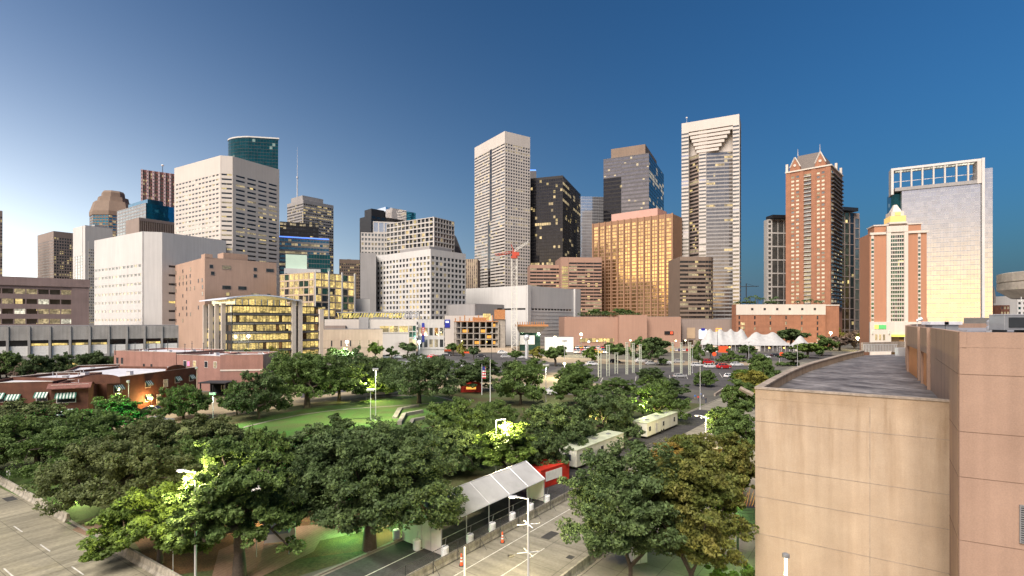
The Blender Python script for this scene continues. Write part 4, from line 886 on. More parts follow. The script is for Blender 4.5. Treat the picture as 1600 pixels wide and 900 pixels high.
sheet('road', [EM(22.3, -170), EM(22.3, -18), EM(2, -18), EM(2, -170)], .012, 'side_road')
sheet('pavement', [SV(-23.9, 5), SV(-23.9, 300), SV(-6, 300), SV(-6, 5)], .09, 'walk_concrete')
def strip(pts, wd, z, mat, name, kind='structure', h=None):
    """a strip of constant width along a line; with a height it is a kerb"""
    L = []; Rr = []
    for i, p in enumerate(pts):
        a = pts[max(0, i-1)]; b = pts[min(len(pts)-1, i+1)]; d = Vector((b[0]-a[0], b[1]-a[1])).normalized(); nrm = (-d.y, d.x)
        L.append((p[0]+nrm[0]*wd/2, p[1]+nrm[1]*wd/2)); Rr.append((p[0]-nrm[0]*wd/2, p[1]-nrm[1]*wd/2))
    m = MB()
    for i in range(len(pts)-1):
        if h: m.hexa([(*Rr[i], 0), (*Rr[i+1], 0), (*L[i+1], 0), (*L[i], 0), (*Rr[i], h), (*Rr[i+1], h), (*L[i+1], h), (*L[i], h)], mat)
        else: m.poly([(*Rr[i], z), (*Rr[i+1], z), (*L[i+1], z), (*L[i], z)], mat)
    return tag(m.build(name), kind=kind)
strip([SV(-43.45, 24), SV(-43.45, 330)], .3, 0, 'walk_concrete', 'kerb', h=.14)
strip([SV(-23.75, 5), SV(-23.75, 300)], .3, 0, 'walk_concrete', 'kerb', h=.14)
# park floor in the angle of the two streets
pk = [SV(-43.7, 31), SV(-43.7, 150), G(640, 600), G(330, 612), G(-20, 640), EM(22.6, -130), EM(22.6, -45)]
sheet('park_ground', pk, .006, 'park_floor')
sheet('mulch_bed', [G(205, 838), G(300, 800), G(420, 775), G(560, 800), G(625, 838), SV(-43.8, 34), G(245, 902)], .014, 'mulch')
sheet('path', [G(112, 828), G(170, 800), G(235, 783), G(262, 790), G(190, 815), G(136, 838)], .020, 'brick_paving')
sheet('path', [G(330, 905), G(342, 860), G(400, 835), G(470, 822), G(600, 812), G(612, 822), G(500, 845), G(490, 862), G(432, 890), G(400, 905)], .022, 'brick_paving')
sheet('lawn', [G(-30, 735), G(40, 735), G(110, 760), G(165, 800), G(108, 820), G(60, 790), G(-30, 748)], .016, 'lawn_green')
sheet('lawn', [G(140, 838), G(205, 805), G(240, 812), G(190, 862), G(160, 852)], .017, 'lawn_green')
sheet('lawn', [G(330, 672), G(400, 655), G(470, 640), G(560, 627), G(640, 618), G(690, 618), G(710, 640), G(720, 700), G(640, 720), G(480, 700), G(330, 700)], .015, 'lawn_green')
strip([G(x, y) for x, y in ((380, 668), (420, 658), (470, 648), (530, 640), (590, 636), (650, 632), (700, 628))], .9, .024, 'walk_concrete', 'path')
strip([G(x, y) for x, y in ((500, 629), (560, 622), (620, 618), (680, 619), (710, 626))], .8, .024, 'walk_concrete', 'path')
sheet('street', [G(-60, 668), G(60, 652), G(160, 640), G(300, 626), G(420, 612), G(560, 598), G(700, 588), G(870, 582), G(1100, 583), G(1100, 600), G(880, 606), G(700, 607), G(600, 616), G(520, 626), G(420, 640), G(330, 655), G(230, 668), G(60, 680), G(-60, 700)], .008, 'tan_street')
sheet('car_park', [G(470, 622), G(600, 604), G(640, 600), G(640, 590), G(470, 606)], .014, 'lot_asphalt')
sheet('car_park', [G(560, 568), G(700, 552), G(860, 552), G(880, 572), G(860, 580), G(560, 588)], .012, 'lot_asphalt')
sheet('car_park', [G(870, 578), G(1180, 570), G(1240, 590), G(1180, 612), G(1000, 606), G(880, 594)], .012, 'lot_asphalt')
sheet('car_park', [G(1110, 552), G(1300, 550), G(1300, 562), G(1110, 566)], .012, 'lot_asphalt')
sheet('street', [G(820, 556), G(1000, 563), G(1190, 566), G(1190, 571), G(990, 570), G(860, 566)], .016, 'lot_tan')
sheet('street', [G(640, 541), G(1080, 541), G(1120, 547), G(1080, 551), G(640, 549)], .016, 'lot_tan')
# painted lines
surf('line_paint', (.62, .60, .54), rough=.6, c2=(.30, .29, .26), scale=1.2, fine=.2, fscale=9)
def line(a, b, wd, z=.024): return strip([a, b], wd, z, 'line_paint', 'road_marking')
line(SV(-39.8, 20), SV(-39.8, 58), .13, .026); line(SV(-33.2, 20), SV(-33.2, 200), .13); 
for k in range(12): line(SV(-29.65, 26+k*7.6), SV(-29.65, 29+k*7.6), .12)
line(SV(-29.65, 29), SV(-29.65, 45), .12, .022); line(SV(-24.9, 20), SV(-24.9, 200), .12)
for k in range(10):
    line(EM(18.6, -60+k*-9+18), EM(18.6, -63+k*-9+18), .13); line(EM(14.9, -60+k*-9+22), EM(14.9, -63+k*-9+22), .13)
# parking bays
for k in range(0, 22, 2): line(G(890+k*13, 592-k*.5), G(884+k*13.6, 599-k*.5), .2, .02)
# worn patches and manhole covers
surf('patch_tar', (.05, .048, .045), rough=.7, var=.2, scale=2); surf('cast_iron', (.06, .05, .045), rough=.5, metal=.5, var=.2, scale=8)
for (v, u, wd, ln_) in ((-31.5, 47, 1.1, 2.2), (-27.4, 55, .9, 3.4), (-30.8, 62, 1.4, 1.3), (-26.8, 44.5, .7, .8)):
    sheet('road_patch', [SV(v, u), SV(v+wd, u), SV(v+wd, u+ln_), SV(v, u+ln_)], .016, 'patch_tar')
for (m0, e0) in ((20.6, -95),): sheet('road_patch', [EM(m0, e0), EM(m0+1.1, e0), EM(m0+1.1, e0+2.4), EM(m0, e0+2.4)], .017, 'patch_tar')
for i, (p, lab) in enumerate(((SV(-31.4, 41.5), 'manhole cover in the near road beside the lamp'), (SV(-27.2, 58), 'manhole cover farther up the near road'), (EM(16.8, -61), 'manhole cover on the left concrete road'))):
    q = MB(); q.lathe([(.36, 0), (.36, .012), (.30, .016)], 20, 'cast_iron'); tag(q.build('manhole_cover', None, loc=(*p, .014)), lab, 'manhole cover')
# stone terraces on the lawn
t = empty('stone_terrace', (*G(640, 652), 0), 0, 'stepped pale stone terrace and basin on the green lawn', 'terrace')
for i, (pa, w1, h) in enumerate((((625, 640), 1.2, .5), ((632, 650), 1.0, .8), ((645, 658), .9, .6))):
    a = G(*pa); b = G(pa[0]+28, pa[1]-5); c = G(pa[0]-8, pa[1]+14)
    for q, (p1, p2) in enumerate(((a, b), (a, c))):
        m = MB(); d = Vector((p2[0]-p1[0], p2[1]-p1[1])).normalized(); nr = (-d.y*w1/2, d.x*w1/2); o0 = G(640, 652)
        P = lambda x, y, z: (x-o0[0], y-o0[1], z+q*.01)
        m.hexa([P(p1[0]-nr[0], p1[1]-nr[1], 0), P(p2[0]-nr[0], p2[1]-nr[1], 0), P(p2[0]+nr[0], p2[1]+nr[1], 0), P(p1[0]+nr[0], p1[1]+nr[1], 0), P(p1[0]-nr[0], p1[1]-nr[1], h), P(p2[0]-nr[0], p2[1]-nr[1], h), P(p2[0]+nr[0], p2[1]+nr[1], h), P(p1[0]+nr[0], p1[1]+nr[1], h)], 'walk_concrete'); m.build('low_wall', t)

# ================================================================== FOREGROUND BUILDING, RIGHT
def panel_mat(name, c, c2, xs=(), stains=True, lowtint=0):
    m = surf(name, c, rough=.85, c2=c2, scale=.35, streak=.16, fine=.07, fscale=12, bump=.15); return m
panel_mat('stucco', (.41, .32, .235), (.345, .26, .185)); panel_mat('pink_panel', (.31, .208, .155), (.265, .175, .13))
# weather stains on the stucco: brown runs under the coping and below the joints
m = MATS['stucco']; t = m.node_tree; p = t.nodes['Principled BSDF']; l = t.links.new; src = p.inputs['Base Color'].links[0].from_socket
tcn = nn(t, 'ShaderNodeTexCoord'); sx = nn(t, 'ShaderNodeSeparateXYZ'); l(tcn.outputs['Object'], sx.inputs[0])
mp = nn(t, 'ShaderNodeMapping'); mp.inputs['Scale'].default_value = (.85, .85, .07); l(tcn.outputs['Object'], mp.inputs[0]); nz = nn(t, 'ShaderNodeTexNoise'); nz.inputs['Scale'].default_value = 1.1; nz.inputs['Detail'].default_value = 8; nz.inputs['Roughness'].default_value = .65; l(mp.outputs[0], nz.inputs[0])
mr = nn(t, 'ShaderNodeMapRange'); mr.inputs[1].default_value = .46; mr.inputs[2].default_value = .66; l(nz.outputs[0], mr.inputs[0])
hr = nn(t, 'ShaderNodeMapRange'); hr.inputs[1].default_value = 9.0; hr.inputs[2].default_value = 18.0; hr.inputs[3].default_value = .25; hr.inputs[4].default_value = 1.0; l(sx.outputs[2], hr.inputs[0])
mm = nn(t, 'ShaderNodeMath', operation='MULTIPLY'); l(mr.outputs[0], mm.inputs[0]); l(hr.outputs[0], mm.inputs[1])
nb = nn(t, 'ShaderNodeTexNoise'); nb.inputs['Scale'].default_value = .9; nb.inputs['Detail'].default_value = 6; l(tcn.outputs['Object'], nb.inputs[0])
tp = nn(t, 'ShaderNodeMapRange'); tp.inputs[1].default_value = 15.9; tp.inputs[2].default_value = 17.6; l(sx.outputs[2], tp.inputs[0]); tq = nn(t, 'ShaderNodeMath', operation='MULTIPLY'); l(tp.outputs[0], tq.inputs[0]); l(nb.outputs[0], tq.inputs[1])
ad = nn(t, 'ShaderNodeMath', operation='MAXIMUM'); l(mm.outputs[0], ad.inputs[0]); l(tq.outputs[0], ad.inputs[1])
a2 = nn(t, 'ShaderNodeMath', operation='MULTIPLY'); l(ad.outputs[0], a2.inputs[0]); a2.inputs[1].default_value = .62
mx = nn(t, 'ShaderNodeMix', data_type='RGBA'); l(a2.outputs[0], mx.inputs[0]); l(src, mx.inputs[6]); mx.inputs[7].default_value = (.15, .085, .035, 1); l(mx.outputs[2], p.inputs['Base Color'])
# roof: patchy dark membrane with seams
ground_mat('membrane', (.235, .222, .222), (.045, .04, .04), scale=.30, fine=.3, fscale=2.2, rough=.5, joints=(11, 3.4, .03), ang=-28, streakdir=.45, bump=.1)
ground_mat('gravel_roof', (.26, .25, .27), (.17, .165, .18), scale=.2, fine=.15, fscale=2, rough=.9)
surf('coping_stone', (.34, .28, .23), var=.2, scale=.8, fine=.2, fscale=4, streak=.2)
surf('joint_dark', (.14, .085, .06), var=.1)
surf('recess_light_paint', (.55, .24, .09), var=.08, scale=.5)  # orange lamplight of the recesses is put into this base colour
zr = 18.0
A0 = (PX(1180, 45.7), 45.7); A1 = (PX(1478, 38.4)+.75, 38.4-.48)
def curve(n=22):
    """outer parapet, from the left front corner bending right and away"""
    P = []
    ctl = [(1180, 605), (1207, 590), (1235, 577), (1262, 567.5), (1290, 560), (1320, 552.5), (1345, 547.6)]
    for (x, y) in ctl: D = (H0-zr)*F/(y-500); P.append((PX(x, D), D))
    return P
cv = curve(); cvs = []
for i in range(len(cv)-1):
    for k in range(4):
        p0 = cv[max(0, i-1)]; p1 = cv[i]; p2 = cv[i+1]; p3 = cv[min(len(cv)-1, i+2)]; f = k/4
        cvs.append(tuple(.5*((2*p1[j])+(-p0[j]+p2[j])*f+(2*p0[j]-5*p1[j]+4*p2[j]-p3[j])*f*f+(-p0[j]+3*p1[j]-3*p2[j]+p3[j])*f**3) for j in (0, 1)))
cvs.append(cv[-1])
fb = empty('convention_wing', (A0[0], A0[1], 0), 0, 'weathered tan stucco wing with a stained dark flat roof and curved parapet', 'building')
def rel(p): return (p[0]-A0[0], p[1]-A0[1])
far_end = (PX(1460, 118), 118.0)
wp = [rel(A1), (rel(A1)[0]+9, rel(A1)[1]+14), rel((PX(1600, 118), 118))] + [rel(p) for p in cvs[::-1]]
m = MB(); m.prism(wp[::1], 0, zr-1.0, 'stucco'); 
m.build('wall', fb)
m = MB(); m.poly([(p[0], p[1], zr-.98) for p in wp], 'membrane'); m.build('roof', fb)
def wall_strip(m, pts, th, z0, z1, mat, side=1):
    pts = [Vector(p) for p in pts]; ins = []
    for i, p in enumerate(pts):
        a = pts[max(0, i-1)]; b = pts[min(len(pts)-1, i+1)]; d = (b-a).normalized(); ins.append(p+Vector((d.y, -d.x))*th*side)
    for i in range(len(pts)-1):
        q = [pts[i], pts[i+1], ins[i+1], ins[i]]
        if side > 0: q = q[::-1]
        m.hexa([(v.x, v.y, z0) for v in q]+[(v.x, v.y, z1) for v in q], mat)
cr_ = [rel(p) for p in cvs]
m = MB(); wall_strip(m, cr_, .55, zr-1.02, zr-.12, 'stucco'); m.build('curved_parapet', fb)
m = MB(); wall_strip(m, [(p[0]-.05, p[1]+.02) for p in cr_], .68, zr-.12, zr+.03, 'coping_stone'); m.build('parapet_coping', fb)
d = Vector(rel(A1)).normalized(); L = Vector(rel(A1)).length
m = MB(); m.fbox((0, 0), d, .0, L, -.45, -.0, zr-1.0, zr-.14, 'stucco'); m.build('front_parapet', fb)
m = MB(); m.fbox((0, 0), d, -.05, L+.02, -.52, .06, zr-.14, zr+.02, 'coping_stone'); m.build('front_coping', fb)
for k, z in enumerate((15.0, 10.9, 8.3, 5.0)):
    q = MB(); q.fbox((0, 0), d, .02, L, .0, .012, z, z+.035, 'joint_tan' if False else 'coping_stone'); q.build('panel_joint', fb)
q = MB(); q.fbox((0, 0), d, L*.60, L*.60+.04, .0, .011, 0, 17.0, 'coping_stone'); q.build('panel_joint', fb)
for z in (15.0, 10.9, 8.3, 5.0):
    q = MB(); q.tube((d.x*(L-.12)+d.y*.012, d.y*(L-.12)-d.x*.012, z), (d.x*(L-.12)+d.y*.05, d.y*(L-.12)-d.x*.05, z), .06, n=8, mat='joint_dark'); q.build('drain_hole', fb)
# drip spout at the left corner
q = MB(); q.tube((-.1, .25, zr-.7), (-1.1, .6, zr-.15), .22, mat='coping_stone'); q.build('scupper_spout', fb)
# far end: low fence and end wall
q = MB(); e0 = rel((PX(1349, 112), 112)); e1 = rel((PX(1402, 112), 112))
q.fbox(e0, (1, 0), 0, e1[0]-e0[0], 0, .1, zr+.6, zr+.75, 'metal_light')
for k in range(22): q.fbox(e0, (1, 0), (e1[0]-e0[0])*k/22, (e1[0]-e0[0])*k/22+.12, -.02, .08, zr-1, zr+.6, 'metal_light')
q.build('roof_railing', fb)
q = MB(); e2 = rel((PX(1345, 114), 114)); q.fbox(e2, (.93, .36), 0, 14, 0, .6, zr-1, zr+1.0, 'coping_stone'); q.build('end_parapet', fb)
q = MB(); q.box(-.9, .9, -.4, .4, 0, 1.6, 'metal_light'); q.build('roof_vent', fb, loc=(*rel((PX(1408, 100), 100)), zr-1))

# pink panelled mass
zt = 23.2
B0 = (PX(1497.5, 34.0), 34.0)
Bp = [B0, (39.4, 47.6), (PX(1440, 58), 58), (PX(1419, 70), 70), (PX(1417.5, 84), 84), (PX(1424, 96), 96), (PX(1440, 108), 108), (PX(1480, 118), 118), (PX(1600, 122), 122), (110, 60), (B0[0]+24, B0[1]-13)]
pb = empty('convention_building', (B0[0], B0[1], 0), 0, 'pink panelled building corner with a gravel roof, louvre and tall recesses painted in their orange light', 'building')
def rb(p): return (p[0]-B0[0], p[1]-B0[1])
bp = [rb(p) for p in Bp]
cen = (sum(p[0] for p in bp)/len(bp), sum(p[1] for p in bp)/len(bp))
outline = bp[::-1]      # counterclockwise from above
m = MB(); m.prism(outline, 0, zt-1.0, 'pink_panel', top=False); m.build('wall', pb)
m = MB(); m.poly([(p[0], p[1], zt-1.0) for p in outline], 'gravel_roof'); m.build('roof', pb)
m = MB()
for i in range(len(bp)-2):
    P, Q = bp[i+1], bp[i]; LL = math.hypot(Q[0]-P[0], Q[1]-P[1]); tt = ((Q[0]-P[0])/LL, (Q[1]-P[1])/LL); m.fbox(P, tt, 0, LL, -.4, -.0, zt-1.02, zt, 'pink_panel')
P, Q = bp[0], bp[-1]; LL = math.hypot(Q[0]-P[0], Q[1]-P[1]); tr = ((Q[0]-P[0])/LL, (Q[1]-P[1])/LL); m.fbox(P, tr, 0, LL, -.4, -.0, zt-1.02, zt, 'pink_panel'); m.build('parapet', pb)
# a thicker fascia along the left side (the band the joints run under) and its lower wall set back in bays
P, Q = bp[1], bp[0]; LA = math.hypot(Q[0]-P[0], Q[1]-P[1]); ta = ((Q[0]-P[0])/LA, (Q[1]-P[1])/LA)
for z in (20.4, 16.6, 13.6, 9.4, 5.0):
    q = MB(); q.fbox(P, ta, 0, LA+.0, .0, .014, z, z+.028, 'joint_dark'); q.fbox(bp[0], tr, 0, 20, .0, .014, z, z+.028, 'joint_dark'); q.build('panel_joint', pb)
for uu in (0.0, 4.45, 10.0):
    q = MB(); q.fbox(bp[0], tr, uu+.0, uu+.05, .0, .016, 0, 20.4 if uu else zt, 'joint_dark'); q.build('panel_joint', pb)
q = MB(); q.fbox(P, ta, LA*.02, LA*.02+.05, 0, .016, 20.4, zt, 'joint_dark'); q.build('panel_joint', pb)
# louvre
lv = MB(); u0, u1, z0, z1 = 3.05, 4.4, 9.9, 12.2
lv.fbox(bp[0], tr, u0, u1, .0, .03, z0, z1, 'metal_dark')
for (a_, b_, c_, d_) in ((u0-.06, u0, z0-.06, z1+.06), (u1, u1+.06, z0-.06, z1+.06), (u0, u1, z0-.06, z0), (u0, u1, z1, z1+.06)): lv.fbox(bp[0], tr, a_, b_, 0, .1, c_, d_, 'metal_grey')
for k in range(16): zz = z0+.05+k*(z1-z0)/16; lv.fbox(bp[0], tr, u0, u1, .03, .09, zz, zz+.07, 'metal_grey')
lv.build('louvre', pb)
# tall recesses on the curved left side
for i, (z0, z1, f0, f1) in enumerate(((zr-1, 21.0, .18, .62), (zr-1, 21.0, .1, .9), (zr-1, 21.0, .15, .85))):
    P, Q = bp[i+2], bp[i+1]; L2 = math.hypot(Q[0]-P[0], Q[1]-P[1]); t2 = ((Q[0]-P[0])/L2, (Q[1]-P[1])/L2)
    q = MB(); q.fbox(P, t2, L2*f0, L2*f1, .0, .02, z0, z1-.4, 'recess_light_paint'); q.build('recess_light_paint', pb)
    q = MB(); q.fbox(P, t2, L2*f1, L2*f1+.5, 0, .25, z0, z1-.4, 'pink_panel'); q.fbox(P, t2, L2*f0-.5, L2*f0, 0, .25, z0, z1-.4, 'pink_panel'); q.fbox(P, t2, L2*f0-.5, L2*f1+.5, 0, .28, z1-.39, zt-.02, 'pink_panel'); q.build('recess_frame', pb)
# roof plant
def vent(px, y, name, label, k=1.0):
    D = (H0-(zt-1))*F/max(4, (y-500)); D = min(D, 80); X_ = PX(px, D); v = empty(name, (X_, D, zt-1), 0, label, 'roof vent')
    q = MB(); q.box(-.7*k, .7*k, -.7*k, .7*k, 0, .5*k, 'metal_light'); q.build('curb', v)
    q = MB(); q.lathe([(.5*k, .5*k), (.5*k, .9*k), (.95*k, .95*k), (1.0*k, 1.5*k), (.6*k, 1.9*k), (.1, 2.0*k)], 18, 'metal_light'); q.build('hood', v, smooth=False)
vent(1555, 516, 'roof_ventilator', 'large round metal ventilator on the gravel roof', 1.05); vent(1549, 520, 'roof_ventilator', 'small low metal vent in front of the large ventilator', .55)
D = 62; v = empty('rooftop_air_unit', (PX(1579, D), D, zt-1), 0, 'boxy grey air unit on legs at the right of the ventilator', 'air unit')
q = MB(); q.box(-1.7, 1.7, -1, 1, .6, 2.4, 'metal_grey'); q.box(-1.75, 1.75, -1.05, 1.05, 2.41, 2.5, 'metal_light'); q.build('casing', v, bevel=.03); q = MB(); 
for x in (-1.4, 1.3): q.box(x, x+.12, -.9, .9, 0, .6, 'metal_dark')
q.build('base_rail', v); q = MB(); q.box(-1.2, 1.2, -1.08, -1.0, .9, 2.1, 'metal_dark'); q.build('grille', v); q = MB(); q.tube((1.3, 0, 2.5), (1.3, 0, 4.6), .05, mat='metal_light'); q.build('pipe', v)
for px, lab in ((1461, 'left of the two small white roof hatches'), (1482, 'right of the two small white roof hatches')):
    D = 96; v = empty('roof_hatch', (PX(px, D), D, zt-1), 0, lab, 'roof hatch'); q = MB(); q.box(-1.2, 1.2, -.8, .8, 0, .9, 'metal_grey'); q.build('curb', v); q = MB(); q.box(-1.7, 1.7, -1.1, 1.1, .9, 1.5, 'roof_white'); q.build('cover', v, bevel=.05)
D = 76; v = empty('roof_lamp', (PX(1433, D), D, zt-.9), 0, 'small grey floodlight on a short post at the roof edge', 'lamp'); q = MB(); q.tube((0, 0, 0), (0, 0, 1.6), .05, mat='metal_light'); q.build('post', v); q = MB(); q.tube((-.1, 0, 1.6), (.5, -.3, 1.9), .16, .3, 8, mat='metal_light'); q.build('lamp_head', v)
q = MB(); q.box(-2.8, 2.8, -.3, .3, 0, .55, 'gravel_roof'); tag(q.build('roof_upstand', None, loc=(PX(1474, 66), 66, zt-1)), 'low grey upstand wall on the gravel roof', 'upstand')
# round concrete cap at the right edge
D = 66; rc_ = empty('round_canopy', (PX(1686, D), D, 0), 0, 'round banded concrete canopy cut by the right edge of the view', 'canopy')
q = MB(); q.lathe([(6.3, 26.9), (7.6, 27.9), (7.75, 28.0), (7.75, 28.9), (7.6, 29.0), (7.75, 29.1), (7.75, 30.2), (7.4, 30.3), (0.1, 30.4)], 48, 'raw_concrete'); q.build('cap', rc_); q = MB(); q.lathe([(1.6, 0), (1.6, 26.9)], 20, 'raw_concrete'); q.build('column', rc_)

# ================================================================== NEAR LOW BRICK BUILDINGS, LEFT
surf('awning_white', (.55, .62, .58), rough=.8, var=.05); surf('awning_green', (.03, .12, .09), rough=.8, var=.05)
surf('door_dark', (.03, .03, .035), var=.1)
def awning(P, t, u, z, w1, parent, h=1.0, dpt=.9):
    n = (t[1], -t[0]); k = max(4, int(w1/.28)); a = MB()
    for i in range(k):
        ua, ub = u-w1/2+w1*i/k, u-w1/2+w1*(i+1)/k; q = lambda uu, d, zz: (P[0]+t[0]*uu+n[0]*d, P[1]+t[1]*uu+n[1]*d, zz)
        mt = 'awning_white' if i % 2 else 'awning_green'
        a.hexa([q(ua, dpt, z-h), q(ub, dpt, z-h), q(ub, dpt-.06, z-h), q(ua, dpt-.06, z-h), q(ua, .1, z), q(ub, .1, z), q(ub, .04, z-.02), q(ua, .04, z-.02)], mt)
        a.hexa([q(ua, dpt, z-h-.25), q(ub, dpt, z-h-.25), q(ub, dpt-.04, z-h-.25), q(ua, dpt-.04, z-h-.25), q(ua, dpt, z-h-.01), q(ub, dpt, z-h-.01), q(ub, dpt-.04, z-h-.01), q(ua, dpt-.04, z-h-.01)], mt)
    a.build('awning', parent)
def brick_block(name, label, p0, p1, depth, z, wall, wins=(), roof='roof_white', hump=None, open_=False):
    """p0..p1: ground points of the facing wall, left to right"""
    L = math.hypot(p1[0]-p0[0], p1[1]-p0[1]); t = ((p1[0]-p0[0])/L, (p1[1]-p0[1])/L); rz = math.atan2(t[1], t[0])
    r = empty(name, (p0[0], p0[1], 0), rz, label, 'building')
    m = MB(); m.box(0, L, 0, depth, 0, z-.5, wall); m.build('wall', r)
    m = MB()
    for (a_, b_, c_, d_) in ((0, L, 0, .35), (0, L, depth-.35, depth), (0, .35, .35, depth-.35), (L-.35, L, .35, depth-.35)): m.box(a_, b_, c_, d_, z-.5, z+.35, wall)
    m.build('parapet', r)
    m = MB(); m.box(.35, L-.35, .35, depth-.35, z-.49, z-.3, roof); m.build('roof', r)
    m = MB()
    for (a_, b_, c_, d_) in ((-.06, L+.06, -.06, .42), (-.06, L+.06, depth-.42, depth+.06)): m.box(a_, b_, c_, d_, z+.35, z+.43, 'cream_stone')
    m.build('parapet_cap', r)
    rr = random.Random(int(L*10))
    for k in range(int(L*depth/90)+1):
        q = MB(); x, y = rr.uniform(1.5, L-1.5), rr.uniform(1.5, depth-1.5); s = rr.uniform(.25, .7)
        if k % 2: q.box(x-s, x+s, y-s, y+s, z-.3, z+.3+s*.5, 'metal_light'); q.box(x-s*1.1, x+s*1.1, y-s*1.1, y+s*1.1, z+.3+s*.5, z+.38+s*.5, 'metal_grey'); q.build('rooftop_unit', r)
        else: q.tube((x, y, z-.3), (x, y, z+.6), .09, mat='metal_light'); q.tube((x, y, z+.6), (x, y, z+.75), .17, .05, mat='metal_grey'); q.build('roof_pipe', r)
    if hump:
        q = MB(); c_, w_ = hump; n = 10; pts = [(c_-w_*1.2, z+.35), (c_-w_, z+.35)]+[(c_-w_*math.cos(math.pi*i/n), z+.5+1.2*math.sin(math.pi*i/n)) for i in range(n+1)]
        fr = [(x, -.03, zz) for x, zz in pts[1:]]; bk = [(x, .35, zz) for x, zz in pts[1:]]
        fr = [(c_-w_, -.03, z-.5)]+fr+[(c_+w_, -.03, z-.5)]; bk = [(c_-w_, .36, z-.5)]+bk+[(c_+w_, .36, z-.5)]
        q.poly(fr, wall) ; q.poly(bk[::-1], wall)
        for i in range(len(fr)-1): q.poly([fr[i+1], fr[i], bk[i], bk[i+1]], wall)
        q.build('curved_gable', r)
    for (u, zc, w1, h1, kind) in wins:
        q = MB(); q.box(u*L-w1/2-.12, u*L+w1/2+.12, -.08, -.01, zc-h1/2-.12, zc-h1/2, 'cream_stone'); q.box(u*L-w1/2-.1, u*L+w1/2+.1, -.05, -.005, zc-h1/2, zc+h1/2+.1, 'paint_white' if kind != 'dark' else wall); f = q.build('window_frame', r)
        q = MB(); q.box(u*L-w1/2, u*L+w1/2, -.07, -.052, zc-h1/2+.02, zc+h1/2, {'lit': 'l_warm', 'dim': 'l_dim'}.get(kind.split('+')[0], 'g_dark')); q.build('window', r)
        if 'aw' in kind: awning((0, 0), (1, 0), u*L, zc+h1/2+.25, w1+.5, r)
    return r
# brick 1 (far left, porch building), brick 2, and the tile roofed bay between
b1 = brick_block('brick_building', 'old dark brick building at the far left with striped awnings and a rounded gable', G(-40, 668), (PX(82, 118), 118.0), 22, 9.5, 'old_brick', [(.12, 6.2, 1.4, 1.6, 'dim'), (.50, 6.0, 2.2, 1.8, 'dark+aw'), (.86, 6.3, 2.0, 1.8, 'dark+aw'), (.30, 6.4, 2.2, 1.8, 'dark+aw')], hump=(24, 4))
b1b = brick_block('brick_building', 'square dark brick bay with red tile eaves and two wide striped awnings', (PX(80, 113), 113), (PX(138, 116), 116), 12, 9.2, 'old_brick', [(.40, 6.6, 3.2, 1.9, 'dark+aw'), (.42, 3.0, 3.2, 1.8, 'dark+aw')])
L_ = math.hypot(PX(138, 116)-PX(80, 113), 3); q = MB(); q.hexa([(-.6, -.9, 8.7), (L_+.6, -.9, 8.7), (L_+.6, .5, 9.5), (-.6, .5, 9.5), (-.6, -.9, 8.9), (L_+.6, -.9, 8.9), (L_+.6, .4, 9.9), (-.6, .4, 9.9)], 'roof_tile'); q.build('tile_eaves', b1b)
b2 = brick_block('brick_building', 'dark brick building with small striped awnings and a rusty glow at its right end', (PX(167, 123), 123), (PX(308, 153), 153), 26, 9.6, 'old_brick', [(.10, 7.0, 2.2, 1.6, 'dark+aw'), (.40, 7.0, 1.6, 1.5, 'dark+aw'), (.40, 3.4, 1.6, 1.5, 'dark+aw'), (.60, 6.6, 1.4, 1.9, 'dim'), (.74, 7.0, 1.6, 1.5, 'dark+aw'), (.92, 6.9, 1.5, 1.5, 'dark+aw'), (.52, 2.6, 1.3, 2.4, 'lit')], hump=(22, 3.6))
b3 = brick_block('brick_building', 'low brick annex with a white roof behind the striped awning building', (PX(100, 150), 150), (PX(175, 156), 156), 22, 8.6, 'old_brick', [])
pk1 = brick_block('pink_building', 'pink rendered building with small arched windows, one glowing pink', (PX(178, 196), 196), (PX(275, 184), 184), 20, 12.0, 'pink_wall', [(.06, 8.5, 1.2, 2.4, 'dark'), (.14, 8.5, 1.2, 2.4, 'dark'), (.5, 7, 1.0, 1.6, 'dark'), (.62, 7, 1, 1.6, 'dark')])
pk2 = brick_block('pink_building', 'darker pink building with four small white framed windows over an open patio', (PX(276, 180), 180), (PX(345, 170), 170), 18, 11.6, 'pink_wall', [(.20, 8.6, 1.6, 2.4, 'dark+w'), (.42, 8.9, 1.5, 2.0, 'lit'), (.68, 9, 1.5, 2.0, 'dark+w'), (.88, 9, 1.5, 2.0, 'dim')])
pk3 = brick_block('pink_building', 'blank pink building with a pale band, right of the patio', (PX(344, 168), 168), (PX(411, 170), 170), 16, 12.2, 'pink_wall', [])
q = MB(); q.box(0, 13, -.12, -.01, 7.2, 7.7, 'cream_stone'); q.build('pale_band', pk3)
q = MB(); emat('pink_glow', (1, .25, .45), .9); q.box(6.0, 7.3, -.1, -.075, 8.1, 9.7, 'pink_glow'); q.build('glowing_window', pk2)
